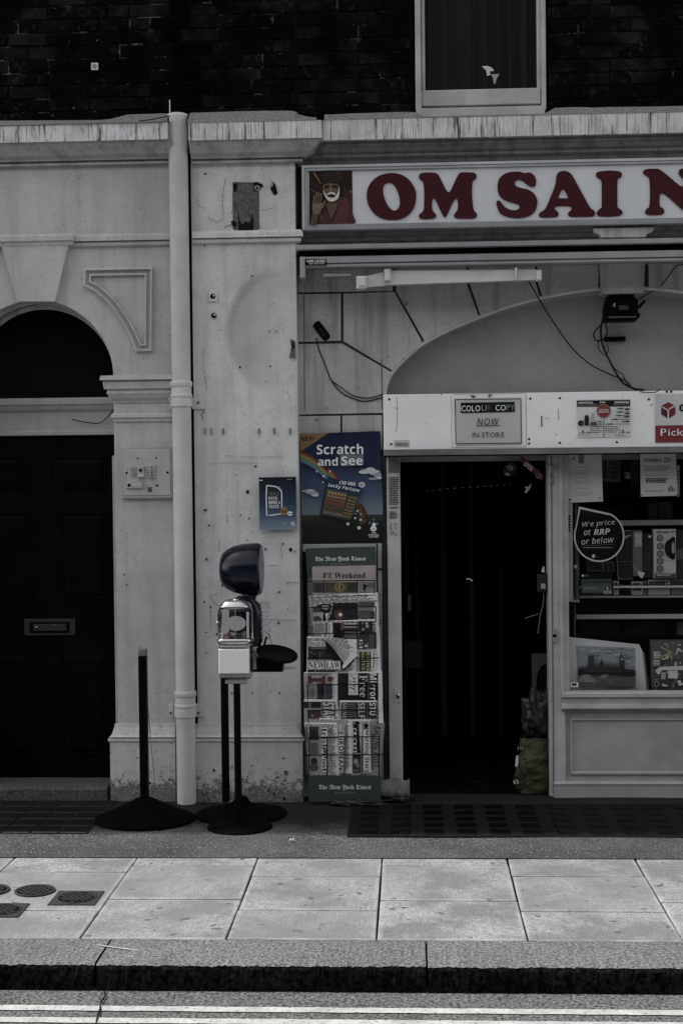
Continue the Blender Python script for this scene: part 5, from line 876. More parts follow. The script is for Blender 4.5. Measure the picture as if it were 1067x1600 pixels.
def fillet(pts, Yf, Yb_, zf):
    """sloping cement fillet on the cornice: back edge follows pts (pixels), front edge level"""
    b = MB(); P = [tuple(q) for q in catmull(pts, 5, False)]; V = []
    for i, (x, y) in enumerate(P):
        X = wx(x, y, Yb_); z = wz(x, y, Yb_); V += [(X, Yb_, z+wob(X*9, 0, 2, .004)), (X, (Yf+Yb_)/2, (z+zf)/2+.25*(z-zf)), (X, Yf+.004, zf+.006), (X, Yf-.002, zf-.001), (X, Yb_, zf-.01)]
    n = 5; b.add(V, [(i*n+j, (i+1)*n+j, (i+1)*n+(j+1) % n, i*n+(j+1) % n)[::-1] for i in range(len(P)-1) for j in range(n)], CEMENT)
    return b.build('cement_fillet', bld)
fillet([(-200, 190), (120, 190), (170, 189), (190, 184), (207, 179), (240, 178), (269, 177)], YL-.15, YB-.006, wz(130, 193, YL-.15))
fillet([(301, 176), (380, 174), (455, 173), (468, 180), (484, 185), (497, 187)], YP-.15, YB-.006, wz(390, 190, YP-.15))
zf = wz(790, 181, YS-.19)
fillet([(508, 179), (560, 177), (643, 175), (652, 179), (664, 185), (680, 187), (820, 183), (838, 182), (850, 178), (864, 170), (876, 168), (980, 167), (1200, 163)], YS-.19, YB-.006, zf)
# ---- frieze panel and upper pilaster are the same walls; patch, hook, bolts, chips
b = Pr(YP-.002, 3.952, 250, 160)
DK = flat((.012, .012, .012), .9, .1); GR = speckled('bare_render', .06, .16, 50); MG_ = flat((.12, .12, .12), .9, .1)
b.poly([(450, 492), (575, 494), (582, 530), (612, 555), (612, 780), (585, 790), (483, 790), (452, 785), (448, 600)], GR)
b.poly([(483, 655), (492, 730), (510, 752), (530, 735), (555, 745), (575, 680), (580, 790), (485, 792)], DK)
b.ring(600, 528, 20, 6, DK); b.ell(600, 528, 9, 9, DK); b.poly([(575, 495), (600, 490), (632, 505), (640, 520), (622, 524), (600, 503), (580, 515)], DK)
b.poly([(452, 500), (480, 505), (470, 555), (455, 545)], DK); b.poly([(585, 560), (606, 580), (606, 640), (590, 620)], MG_)
b.poly([(438, 735), (460, 728), (476, 755), (450, 765)], DK); b.poly([(590, 730), (610, 735), (618, 770), (596, 780)], MG_)
b.line([(405, 470), (395, 530), (385, 600), (392, 690), (388, 725), (350, 742), (320, 725), (305, 715)], 2.2, DK)
b.line([(228, 590), (245, 640), (280, 655)], 1.8, DK); b.line([(400, 775), (405, 768), (440, 755), (470, 768)], 4, DK); b.line([(372, 230), (374, 330)], 1.6, DK)
b.line([(527, 300), (520, 330), (526, 378)], 2.5, DK)
b.line([(620, 670), (690, 655), (715, 640)], 1.8, DK); b.ell(280, 441, 7, 6, DK); b.ell(277, 884, 6, 5, DK); b.ell(612, 451, 4, 3, DK)
o = stuff(b.build('render_patch', bld))
def chips(name, px0_, py0_, px1_, py1_, Y, n, smin=.8, smax=3.5, dens=None):
    b = MB()
    for _ in range(n):
        x, y = R.uniform(px0_, px1_), R.uniform(py0_, py1_)
        if dens and R.random() > dens(x, y): continue
        s_ = R.uniform(smin, smax)*R.random()**1.5+.5; a = R.uniform(0, 3.14); el = R.uniform(.25, 1.)
        P = []
        m_ = R.randint(5, 7)
        for k in range(m_):
            q = 6.2832*k/m_; r_ = s_*R.uniform(.6, 1.2); u, v = r_*math.cos(q), r_*math.sin(q)*el; P.append(W(x+u*math.cos(a)-v*math.sin(a), y+u*math.sin(a)+v*math.cos(a), Y)[:])
        P = [(p[0], Y, p[2]) for p in P]
        b.add(P[::-1], [tuple(range(m_))], R.choice((DK, DK, MG_, GR)))
    return stuff(b.build(name, bld))
chips('paint_chips', 308, 640, 462, 1125, YP-.0045, 75, .8, 3.0, lambda x, y: .25+.75*(y > 700))
chips('paint_chips', 308, 262, 462, 640, YP-.004, 22, .8, 2)
chips('paint_chips', 308, 1165, 464, 1256, YP-.034, 150, 1, 4, lambda x, y: (y-1160)/95*(.3+.7*(x > 400)))
chips('paint_chips', 172, 1165, 272, 1255, YL-.034, 70, 1, 3.5, lambda x, y: (y-1160)/95)
chips('paint_chips', 188, 800, 268, 1120, YL-.003, 16, .8, 2.5)
chips('paint_chips', 0, 262, 268, 360, YL-.003, 12, .8, 1.8)
b = Pr(YP-.006, 2.223, 0, 340)
b.poly([(1008, 420), (1026, 430), (1026, 490), (1005, 488), (1012, 450)], GR); b.poly([(1015, 425), (1024, 450), (1014, 462)], DK)
FN = flat((.30, .30, .295), .9, .1, name='faint_mark')
for x in (712, 733, 775, 900, 952, 1008): b.poly([(x-4, 733), (x+4, 730), (x+5, 750), (x-3, 755)], FN if x < 775 else flat((.2, .2, .2), .9, .1, name='faint_mark'))
for xa, xb_, y in ((780, 815, 828), (835, 890, 831), (905, 985, 832), (720, 900, 853)): b.line([(xa, y), ((xa+xb_)/2, y+R.uniform(-1, 1)), (xb_, y)], 1.8, FN)
b.line([(706, 450), (706, 520), (720, 600)], 1.4, MG_); b.line([(712, 670), (700, 685), (706, 700)], 2.4, DK)
stuff(b.build('scuffs', bld))
b = Pr(YP-.006, 4.2105, 320, 720)
for pts in ([(95, 515), (94, 600)], [(30, 890), (60, 930), (95, 962)], [(415, 688), (480, 688)], [(500, 560), (510, 640)], [(430, 1045), (560, 1050), (600, 1045)], [(530, 800), (620, 802)], [(38, 985), (36, 1100)], [(150, 350), (146, 410)]): b.line(pts, 2.6, MG_)
for x, y, r_ in ((283, 205, 14), (12, 648, 12), (486, 1068, 11), (514, 548, 10), (565, 585, 15), (115, 820, 10), (594, 598, 7), (80, 1140, 9), (180, 1530, 9), (313, 1528, 8), (490, 1528, 8)): b.ell(x, y, r_*.8, r_, R.choice((DK, MG_)), 7)
stuff(b.build('scuffs', bld))

# ---- shop bay: stucco with channelled voussoirs round a wide arch
AC = 971
curve = [(600, 622), (601.5, 606), (606, 592), (615, 578), (635, 557), (661, 536), (700, 515), (748, 495), (795, 478), (843, 465), (890, 456), (936, 450.5), (971, 449)]
curve = [tuple(q) for q in catmull(curve, 3, False)]
CX = [(wx(x, y, YS), wz(x, y, YS)) for x, y in curve]; acx2 = CX[-1][0]
full = CX+[(2*acx2-x, z) for x, z in CX[::-1][1:]]
sx0 = px1+.001; zs1 = wz(760, 240, YS); zbx = wz(600, 640, YS)
def seg_poly(pts): return [(wx(x, y, YS), wz(x, y, YS)) for x, y in pts]
def curve_between(xa, xb_): return [(x, y) for x, y in curve if xa <= x <= xb_]
def vous(pts, name='voussoir', yf=0.): 
    b = MB(); P = seg_poly(pts); cx = sum(p[0] for p in P)/len(P); cz = sum(p[1] for p in P)/len(P)
    Q = [(p[0]+(cx-p[0])/max(.001, math.hypot(cx-p[0], cz-p[1]))*.003, p[1]+(cz-p[1])/max(.001, math.hypot(cx-p[0], cz-p[1]))*.004) for p in P]
    b.prism(Q, YS+yf, YS+.05, STUCCO_S); return b.build(name, arch)
b = MB(); b.prism([(sx0, 0), (CX[0][0], 0)]+full+[(full[-1][0], 0), (BX1, 0), (BX1, zs1), (sx0, zs1)], YS+.010, YT+.02, flat((.06, .06, .06), .9, .1)); arch = b.build('shop_arch', bld)
cb = lambda a, c: curve_between(a, c)
vous([(466, 459), (533, 458), (533, 533), (466, 535)]); vous([(466, 400), (614, 400), (614, 455), (466, 457)])
vous([(536, 458), (616, 455), (660, 534)]+cb(616, 658)[::-1]+[(613, 580), (536, 533)])
vous([(466, 537), (534, 536), (612, 581)]+cb(600, 611)[::-1]+[(600, 646), (466, 648)])
vous([(618, 400), (728, 400), (730, 444), (748, 494)]+cb(663, 746)[::-1]+[(663, 534), (618, 454)])
vous([(731, 400), (836, 400), (836, 437), (843, 464)]+cb(750, 842)[::-1]+[(750, 493), (733, 444)])
vous([(838, 400), (935, 400), (935, 450)]+cb(846, 934)[::-1]+[(846, 463), (839, 440)])
mir = lambda P: [(2*AC-x, y-(x-AC)*-.0) for x, y in P]
ck = lambda P: [(2*AC-x, y-.018*(2*AC-2*x)) for x, y in P]
vous(ck([(838, 398), (930, 399), (930, 450)]+cb(846, 934)[::-1]+[(846, 463), (839, 440)]))
vous(ck([(731, 400), (836, 400), (836, 437), (843, 464)]+cb(750, 842)[::-1]+[(750, 493), (733, 444)]))
vous(ck([(618, 400), (728, 400), (730, 444), (748, 494)]+cb(663, 746)[::-1]+[(663, 534), (618, 454)]))
vous(ck([(536, 458), (616, 455), (660, 534)]+cb(616, 658)[::-1]+[(613, 580), (536, 533)])); vous(ck([(400, 400), (614, 400), (614, 455), (400, 457)]))
vous(ck([(400, 537), (534, 536), (612, 581)]+cb(600, 611)[::-1]+[(600, 646), (400, 648)])); vous(ck([(400, 460), (533, 458), (533, 533), (400, 535)]))
b = MB(); b.pbev(466, 650, 533, 900, YS, YS+.05, STUCCO_S); b.pbev(536, 649, 598, 900, YS, YS+.05, STUCCO_S); b.build('lower_panel', arch)
b = MB(); b.pbev(466, 903, 605, 1262, YS+.002, YS+.05, STUCCO_S); b.build('lower_panel', arch)
b = MB(); b.pprism([(937, 405), (1007, 403), (1005, 457), (940, 459)], YS-.05, YS+.1, STUCCO_S); b.build('keystone', arch)
# rolled edge round the arch
b = MB(); Y0 = YS+.004
for s_ in (1,):
    pts = [(x, YS+.018, z) for x, z in full]; b.tube(pts, .011, STUCCO, 8)
b.build('arch_bead', arch)
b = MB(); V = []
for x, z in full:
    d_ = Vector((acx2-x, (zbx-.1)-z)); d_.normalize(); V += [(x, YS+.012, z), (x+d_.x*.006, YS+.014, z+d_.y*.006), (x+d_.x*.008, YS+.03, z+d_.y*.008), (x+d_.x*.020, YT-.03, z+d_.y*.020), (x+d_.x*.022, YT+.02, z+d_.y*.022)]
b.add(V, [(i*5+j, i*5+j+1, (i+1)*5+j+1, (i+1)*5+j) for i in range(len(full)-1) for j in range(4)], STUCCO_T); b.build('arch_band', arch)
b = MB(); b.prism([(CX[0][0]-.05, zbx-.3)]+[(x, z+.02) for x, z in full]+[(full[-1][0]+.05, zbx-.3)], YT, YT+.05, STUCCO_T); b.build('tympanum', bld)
# reveal shows as a paler soffit
b = Pr(YS-.0015, 1, 0, 0)
for x, y0, y1 in ((475, 458, 640), (596, 560, 640)): b.line([(x, y0), (x+1, y1)], 1.4, MG_)
stuff(b.build('stains', bld))
chips('paint_chips', 468, 655, 596, 672, YS-.002, 8, 1, 2); 
# dark band and grey ledge below the sign
b = MB(); b.pmould(770, [(.07, 354), (.085, 358), (.085, 364), (.06, 367), (.05, 372), (.02, 378)], 466, 1500, YS, STUCCO_D)
b.build('ledge', bld)
b = MB(); b.pprism([(926, 357), (1022, 355), (1019, 362), (1010, 365), (1008, 370), (940, 371), (936, 366), (928, 363)], YS-.12, YS, STUCCO_S); b.build('keystone_cap', bld)
# ---- shop door frame, posts, window frame, stall riser
b = MB(); b.pbev(606, 708, 627, 1222, YS-.03, YS+.08, FRAMEL, .003); 
b.build('door_post', bld)
b = MB(); b.pbev(597.5, 702, 605.5, 1222, YS-.01, YS+.05, rubbed('dark_strip', (.05, .05, .05), .4)); b.build('conduit_strip', bld)
b = MB(); b.pbev(857, 706, 882, 1245, YS-.03, YS+.10, FRAMEP, .004); b.pbox(862, 710, 863.5, 1240, YS-.034, YS-.03, MG_); b.pbev(874, 706, 879, 1100, YS-.04, YS-.03, FRAMEP, .002); post = b.build('window_post', bld)
b = MB()
for y in (735, 752, 991, 999): b.pbev(858.5 if y < 800 else 863, y-8, 865 if y < 800 else 869, y+5, YS-.045, YS-.034, CHROME, .001)
b.build('hinge', post)
b = MB()
WX1 = 1500
b.pmould(980, [(.04, 1081), (.055, 1084), (.055, 1089), (.035, 1092), (.03, 1099), (.05, 1102), (.052, 1107), (.02, 1111)], 876, WX1, YS-.02, FRAMEP); b.build('window_sill', bld)
b = MB(); a, c, d, e = rect(866, 1108, WX1, 1228, YS-.01); b.box(a, c, YS-.005, YS+.05, d, e, PANELP); sr = b.build('stall_riser', bld)
def pframe(x0, y0, x1, y1, w, Y0, Y1, mat, name, par, xref):
    b = MB()
    zt, zb_ = wz(xref, y0, Y0), wz(xref, y1, Y0); a = wx(x0, (y0+y1)/2, Y0); c = wx(x1, (y0+y1)/2, Y0); t = S(w, Y0)
    O = [(a, zb_), (c, zb_), (c, zt), (a, zt)]; I = [(a+t, zb_+t), (c-t, zb_+t), (c-t, zt-t), (a+t, zt-t)]; M_ = [((o[0]+i[0])/2, (o[1]+i[1])/2) for o, i in zip(O, I)]
    V = [(x, Y1, z) for x, z in O]+[(x, Y0, z) for x, z in O]+[(x, Y0-.004, z) for x, z in M_]+[(x, Y1+.004, z) for x, z in I]
    b.add(V, [(k*4+i, k*4+(i+1) % 4, (k+1)*4+(i+1) % 4, (k+1)*4+i) for k in range(3) for i in range(4)], mat); return b.build(name, par)
pframe(890, 1122, WX1-30, 1211, 6, YS-.016, YS-.005, PANELP, 'panel_moulding', sr, 980)
b = MB(); b.pmould(980, [(.02, 1221), (.035, 1225), (.03, 1229), (.028, 1247)], 864, WX1, YS-.01, PANELP); b.build('base_board', bld)
# window frame and glass
b = MB(); b.pbev(879, 708, 888, 1083, YS-.012, YS+.05, FRAMEP, .003); b.build('window_jamb', bld)
YG = YS+.035
b = MB(); a, c, d, e = rect(885, 700, WX1, 1084, YG); b.box(a, c, YG, YG+.005, d-.02, e+.05, GLASS); b.build('shop_window_pane', bld)
# room behind
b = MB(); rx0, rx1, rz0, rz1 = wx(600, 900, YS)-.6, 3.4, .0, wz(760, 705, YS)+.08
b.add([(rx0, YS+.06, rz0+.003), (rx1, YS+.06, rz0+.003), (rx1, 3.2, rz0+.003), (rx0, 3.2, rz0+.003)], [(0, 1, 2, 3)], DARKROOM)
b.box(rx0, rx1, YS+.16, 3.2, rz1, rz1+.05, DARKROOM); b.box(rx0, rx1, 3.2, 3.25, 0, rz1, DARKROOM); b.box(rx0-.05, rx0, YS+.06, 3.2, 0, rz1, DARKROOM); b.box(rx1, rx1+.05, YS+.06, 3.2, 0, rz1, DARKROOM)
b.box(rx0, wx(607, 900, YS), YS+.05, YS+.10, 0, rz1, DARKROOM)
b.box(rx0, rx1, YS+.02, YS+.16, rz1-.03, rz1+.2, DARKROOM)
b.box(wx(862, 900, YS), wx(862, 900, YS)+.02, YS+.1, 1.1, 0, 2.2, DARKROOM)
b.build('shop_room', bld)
# transom, fanlight and door of the arched doorway
YD = YL+.20
b = MB(); P = [(.035, 622), (.05, 626), (.05, 632), (.04, 634), (.03, 640), (.012, 645), (.012, 672), (.03, 675), (.03, 680), (.0, 681)]
b.mould([(p, wz(60, y, YD-p)) for p, y in P], jl-.01, jr+.01, YD, stucco('transom_paint', .40, dirt=.3, streak=.2, crack=False)); b.build('transom', bld)
b = MB(); b.box(jl, jr, YD+.02, YD+.03, wz(60, 630, YD), czw+rw, DARKROOM)
b.build('fanlight_backing', bld)
ra = rw
b = MB(); pts = [(cxw+(ra-.015)*math.cos(math.pi*i/40), YD-.02, czw+(ra-.015)*math.sin(math.pi*i/40)) for i in range(41)]; b.tube(pts, .018, STUCCO_S, 8)
pts = [(cxw+(ra-.004)*math.cos(math.pi*i/40), YD-.12, czw+(ra-.004)*math.sin(math.pi*i/40)) for i in range(41)]; b.tube(pts, .010, STUCCO_S, 8); b.build('fanlight_frame', bld)
door = MB(); dz0, dz1 = .085, wz(60, 676, YD); door.box(jl, jr, YD, YD+.05, dz0, dz1, DOORP); dr = door.build('front_door', bld)
for (x0, y0, x1, y1) in ((-52, 712, 40, 765), (78, 712, 168, 765), (-52, 800, 52, 938), (96, 800, 168, 938), (-52, 1018, 50, 1180), (96, 1018, 168, 1180)):
    a, c, d, e = rect(x0, y0, x1, y1, YD); b = MB(); w = .018
    O = [(a, d), (c, d), (c, e), (a, e)]
    def ins(k): return [(a+k, d+k), (c-k, d+k), (c-k, e-k), (a+k, e-k)]
    V = []
    for k, y in ((0, YD-.001), (.006, YD-.008), (.014, YD-.008), (.020, YD-.001), (.045, YD-.010)): V += [(x, y, z) for x, z in ins(k)]
    b.add(V, [(q*4+i, q*4+(i+1) % 4, (q+1)*4+(i+1) % 4, (q+1)*4+i) for q in range(4) for i in range(4)]+[(16, 17, 18, 19)], DOORP); b.build('panel', dr)
b = MB(); BR = rubbed('tarnished_brass', (.022, .017, .016), .3, 20, .5, .4, .2, 60); b.pbev(38, 967, 118, 993, YD-.012, YD, BR, .003); b.pbev(47, 972, 109, 989, YD-.016, YD-.012, BLACKP, .002); b.pbev(52, 975, 104, 986, YD-.022, YD-.016, BR, .003)
b.lathe(W(58, 980, YD-.022), [(0, -.012), (.006, -.010), (.008, 0)], CHROME, 10, 'Y'); b.lathe(W(86, 977, YD-.022), [(0, -.010), (.004, -.008), (.006, 0)], CHROME, 10, 'Y'); b.build('letter_plate', dr)
b = MB(); b.pbev(178.5, 712, 184, 1135, YL+.05, YD+.02, FRAMEP, .003); b.build('door_jamb', bld)
b = MB(); N = 24; x0, x1 = jl-.02, wx(168, 1240, YL-.02); V = []
for i in range(N+1):
    x = x0+(x1-x0)*i/N; e = wob(x*8, 0, 3, .006); V += [(x, YL-.03, 0), (x, YL-.032+e, .066+e), (x, YL-.02+e, .080+e*.6), (x, YD+.01, .088+e*.3)]
b.add(V, [(i*4+j, (i+1)*4+j, (i+1)*4+j+1, i*4+j+1) for i in range(N) for j in range(3)], STONE); b.add([V[-4], V[-3], V[-2], V[-1], (x1, YD, 0)], [(0, 4, 3, 2, 1)], STONE); b.build('doorstep', bld)

# ---- upper sash window
b = MB(); YW = YB-.015
a, c, d, e = rect(648, -60, 852, 167, YW)
uw = MB().box(wl, wr, YB+.22, YB+.24, wz(750, 140, YB), 6.6, DARKROOM).build('window_backing', bld)
def bar(x0, y0, x1, y1, Yf, Yb_, mat, nm, bb=.004): q = MB(); q.pbev(x0, y0, x1, y1, Yf, Yb_, mat, bb); return q.build(nm, bld)
bar(648, -130, 657, 171, YB-.02, YB+.12, FRAMEP, 'window_jamb'); bar(657.5, -130, 663, 142, YB+.0, YB+.12, FRAMEP, 'sash_stile')
bar(845, -130, 852, 171, YB-.02, YB+.12, FRAMEP, 'window_jamb'); bar(838, -130, 844.5, 140, YB+.0, YB+.12, FRAMEP, 'sash_stile')
bar(657.5, 139, 844.5, 164, YB-.004, YB+.12, FRAMEP, 'sash_rail'); bar(650, 167, 851, 181, YB-.045, YB+.12, FRAMEP, 'window_sill', .003)
b = MB(); a, c, d, e = rect(662, -130, 839, 141, YB+.03); b.box(a, c, YB+.03, YB+.034, d, e, GLASSD); b.build('window_pane', bld)
cu = MB(); N = 120; V = []; zc0, zc1 = wz(750, 150, YB), 5.0
for i in range(N+1):
    t = i/N; x = wl+.04+(wr-wl-.08)*t; y = YB+.13+.040*math.sin(t*46+2*math.sin(t*9))+.012*math.sin(t*131); V += [(x, y, zc0), (x, y, zc1)]
cu.add(V, [(2*i, 2*i+2, 2*i+3, 2*i+1) for i in range(N)], flat((.30, .30, .31), .8, .1), True); tag(cu.build('curtain'), 'dark curtain hanging in folds behind the upstairs window', 'curtain')
p = Pr(YB+.028, 2.387, 620, 0); p.poly([(316, 248), (335, 245), (352, 252), (362, 264), (345, 266), (348, 278), (336, 284), (332, 262)], flat((.55, .55, .55))); p.poly([(350, 277), (382, 275), (372, 292), (366, 314), (360, 312), (358, 292)], flat((.30, .30, .32)))
tag(p.build('window_sticker'), 'torn pale sticker scraps on the upstairs window pane', 'sticker')

# ================================================================== THINGS ON THE FACADE
# ---- drainpipe
pc = W(284, 700, -.09); pr = .0535; root = empty('drainpipe', (pc.x, -.06, 0)); tag(root, 'thick painted drainpipe running down beside the pilaster, with two collars', 'drainpipe')
PIPEM = rubbed('pipe_paint', (.57, .57, .56), .12, 5, .55, .35, .3, 90, wear=(.10, .10, .10), wear_at=.68)
zt = wz(284, 177, -.09)
b = MB(); px_ = wx(284, 700, -.09)
b.lathe((px_, -.07, 0), [(pr, .0), (pr, .5), (pr, 1.5), (pr, zt-.03), (pr+.003, zt-.02), (pr+.004, zt-.004), (pr-.004, zt), (pr-.012, zt-.002), (pr-.012, zt-.05), (0, zt-.05)], PIPEM, 32); b.build('pipe', root)
for yc in (595, 1080):
    q = lambda y: wz(290, y, -.09)
    b = MB(); b.lathe((px_, -.07, 0), [(pr, q(yc)), (pr+.008, q(yc+1)), (pr+.010, q(yc+4)), (pr+.008, q(yc+8)), (pr+.003, q(yc+10)), (pr+.004, q(yc+20)), (pr+.009, q(yc+22)), (pr+.009, q(yc+25)), (pr+.004, q(yc+27)), (pr+.008, q(yc+28)), (pr+.009, q(yc+40)), (pr, q(yc+41))], PIPEM, 32, smooth=False)
    o = b.build('collar', root)
    for x0, x1 in ((264, 271), (300, 319)):
        b = MB()
        b.pbev(x0, yc+26 if yc < 800 else yc+20, x1, yc+44 if yc < 800 else yc+40, -.036, -.018, PIPEM, .002)
        b.lathe(W(310 if x0 > 280 else 267, yc+34, -.035), [(0, -.010), (.006, -.009), (.008, 0)], MG_, 8, 'Y'); b.build('bracket', root)

# ---- fascia sign
YF = -.045
cs = W(770, 304, YF); sg = empty('shop_sign', (cs.x, YF+.05, cs.z)); tag(sg, 'long white fascia sign with big dark red capitals above the shop', 'sign')
za, zb2 = wz(770, 252.5, YF), wz(770, 354.5, YF); xa = wx(472, 308, YF); xe = 3.1; w = S(9.5, YF)
b = MB(); b.box(xa+.004, xe-.004, YF+.006, YF+.11, zb2+.004, za-.004, SIGNP); b.build('sign_face', sg)
b = MB(); FRM = rubbed('sign_frame', (.36, .37, .38), .15, 4, .45, .4, .1, 60)
O = [(xa, zb2), (xe, zb2), (xe, za), (xa, za)]
lv = [(0, YF+.10), (0, YF-.008), (w*.45, YF-.014), (w*.5, YF-.006), (w*.85, YF-.010), (w, YF+.008)]
V = []
for k, y in lv: V += [(xa+k, y, zb2+k), (xe-k, y, zb2+k), (xe-k, y, za-k), (xa+k, y, za-k)]
b.add(V, [(q*4+i, q*4+(i+1) % 4, (q+1)*4+(i+1) % 4, (q+1)*4+i) for q in range(len(lv)-1) for i in range(4)], FRM); b.build('frame', sg)
LET = {
 'O': (470, [[(505, 108), (560, 118), (605, 150), (635, 200), (640, 245), (628, 300), (595, 342), (550, 364), (500, 368), (450, 360), (405, 330), (375, 285), (366, 235), (375, 185), (405, 143), (450, 117)], [(487, 161), (510, 168), (530, 195), (545, 235), (550, 275), (542, 303), (520, 317), (500, 308), (478, 280), (462, 240), (456, 200), (464, 172)]]),
 'M': (470, [[(655, 128), (658, 118), (672, 108), (705, 105), (740, 107), (757, 112), (770, 130), (790, 170), (808, 205), (820, 214), (832, 205), (850, 165), (868, 128), (880, 110), (900, 104), (950, 105), (968, 110), (976, 125), (970, 140), (957, 150), (952, 165), (950, 230), (955, 290), (962, 318), (972, 328), (978, 342), (970, 355), (950, 360), (910, 361), (870, 360), (852, 352), (850, 340), (860, 325), (868, 315), (872, 290), (870, 258), (862, 248), (852, 258), (835, 290), (812, 340), (800, 354), (790, 345), (770, 305), (748, 258), (738, 246), (730, 258), (728, 290), (730, 315), (738, 325), (750, 338), (750, 350), (735, 360), (680, 364), (660, 358), (655, 345), (663, 332), (678, 320), (684, 290), (684, 200), (680, 165), (675, 152), (660, 142)]]),
 'S': (767, [[(210, 105), (228, 112), (243, 130), (250, 155), (245, 178), (232, 184), (215, 182), (195, 168), (175, 152), (155, 145), (138, 150), (131, 165), (140, 182), (170, 192), (205, 200), (235, 220), (253, 248), (256, 275), (248, 310), (225, 338), (185, 354), (140, 358), (95, 352), (55, 335), (38, 310), (29, 275), (35, 262), (48, 262), (58, 275), (75, 295), (100, 310), (130, 315), (152, 308), (158, 295), (148, 282), (115, 272), (75, 258), (48, 235), (37, 205), (36, 170), (48, 135), (80, 110), (120, 101), (160, 101), (185, 108)]]),
 'A': (767, [[(395, 97), (420, 98), (440, 110), (455, 130), (480, 175), (510, 230), (535, 275), (552, 303), (568, 315), (577, 328), (572, 344), (555, 350), (500, 351), (450, 351), (430, 345), (427, 330), (440, 318), (447, 305), (440, 293), (420, 291), (375, 291), (356, 297), (352, 310), (365, 318), (374, 332), (370, 347), (350, 353), (285, 355), (267, 348), (265, 335), (275, 325), (292, 315), (305, 298), (330, 240), (352, 185), (358, 165), (360, 145), (365, 118), (378, 102)], [(398, 197), (408, 205), (420, 228), (427, 243), (418, 248), (382, 248), (373, 243), (380, 225), (390, 203)]]),
 'I': (767, [[(600, 100), (650, 94), (700, 97), (720, 103), (726, 118), (718, 132), (703, 142), (700, 170), (700, 270), (702, 298), (715, 308), (728, 320), (725, 337), (705, 346), (650, 350), (605, 348), (588, 338), (588, 322), (600, 310), (612, 300), (614, 280), (614, 200), (612, 155), (605, 142), (588, 132), (581, 118), (586, 106)]]),
 'N': (767, [[(843, 103), (850, 92), (870, 85), (920, 84), (940, 92), (980, 122), (1030, 165), (1050, 180), (1062, 182), (1068, 160), (1064, 140), (1052, 128), (1042, 115), (1042, 95), (1055, 85), (1080, 82), (1140, 82), (1160, 88), (1165, 105), (1155, 120), (1142, 130), (1138, 160), (1138, 250), (1138, 300), (1128, 325), (1105, 328), (1085, 322), (1060, 310), (1020, 275), (975, 235), (955, 222), (942, 222), (936, 235), (934, 270), (938, 295), (952, 303), (962, 318), (955, 333), (935, 340), (880, 341), (860, 335), (854, 322), (862, 308), (875, 298), (880, 275), (882, 220), (880, 160), (875, 135), (862, 122), (848, 115)]])}
def fill_loops(loops, Y0, Y1, mat):
    """extruded letter with counters, by curve fill"""
    V, Fs = fill_mesh(loops, (Y1-Y0)/2)
    b = MB(); b.add([(v[0], (Y0+Y1)/2-v[2], v[1]) for v in V], Fs, mat); return b
for nm, (ox, loops) in LET.items():
    LL = [[(W(ox+p.x/3.557, 240+p.y/3.557, YF).x, W(ox+p.x/3.557, 240+p.y/3.557, YF).z) for p in catmull(L, 3)] for L in loops]
    b = fill_loops(LL, YF-.002, YF+.004, REDL); b.build('letter', sg)
# portrait panel on the sign: a plain bearded man in turban and robe, hand raised
p = Pr(YF+.0045, 10.67, 460, 240)
c_ = lambda r, g, b_: ink(r, g, b_)
p.poly([(246, 288), (962, 275), (972, 1190), (250, 1202)], c_(22, 15, 13))
p.poly([(300, 290), (325, 290), (442, 495), (430, 505)], c_(120, 72, 50)); p.poly([(255, 440), (262, 430), (450, 600), (445, 618)], c_(50, 36, 32)); p.poly([(255, 590), (258, 582), (380, 650), (375, 665)], c_(96, 58, 42)); p.poly([(680, 285), (720, 285), (800, 420), (780, 430)], c_(60, 34, 26)); p.poly([(925, 600), (950, 640), (935, 700), (915, 650)], c_(110, 70, 50))
p.poly([(255, 690), (320, 695), (320, 708), (255, 700)], c_(50, 34, 28)); p.poly([(800, 520), (960, 680), (960, 860), (820, 700)], c_(38, 22, 20))
p.poly([(280, 1200), (420, 900), (520, 760), (700, 720), (860, 730), (940, 830), (970, 1000), (970, 1190)], c_(52, 28, 28), 3)
p.poly([(520, 850), (560, 820), (700, 820), (735, 790), (700, 920), (610, 1100), (560, 980)], c_(66, 52, 44))
p.poly([(740, 780), (860, 745), (920, 900), (860, 1190), (640, 1190), (700, 980)], c_(62, 32, 33))
p.line([(520, 860), (570, 1000), (605, 1120)], 12, c_(28, 16, 16)); p.line([(735, 830), (690, 980), (620, 1120)], 14, c_(28, 16, 16))
p.poly([(455, 520), (460, 400), (500, 320), (600, 285), (700, 320), (750, 420), (755, 530), (600, 500)], c_(30, 20, 19), 3)
for k in range(4): p.line([(465, 430+k*22), (560, 385+k*24), (660, 395+k*26), (748, 445+k*22)], 6, c_(44, 30, 28), 3)
p.poly([(470, 540), (520, 505), (600, 495), (690, 505), (740, 530), (745, 620), (720, 710), (660, 780), (600, 795), (540, 750), (490, 670)], c_(72, 58, 48), 3)
p.poly([(490, 545), (560, 520), (590, 545), (570, 575), (510, 580)], c_(26, 20, 18), 2); p.poly([(620, 545), (650, 520), (720, 535), (715, 570), (650, 578)], c_(26, 20, 18), 2)
p.poly([(590, 540), (615, 540), (640, 630), (605, 650), (565, 635)], c_(84, 68, 56)); p.line([(572, 640), (605, 655), (645, 636)], 8, c_(30, 22, 20))
p.poly([(478, 620), (500, 640), (545, 710), (600, 735), (660, 730), (700, 690), (735, 620), (748, 540), (750, 640), (735, 730), (690, 780), (620, 803), (560, 780), (510, 710)], c_(150, 148, 146), 2)
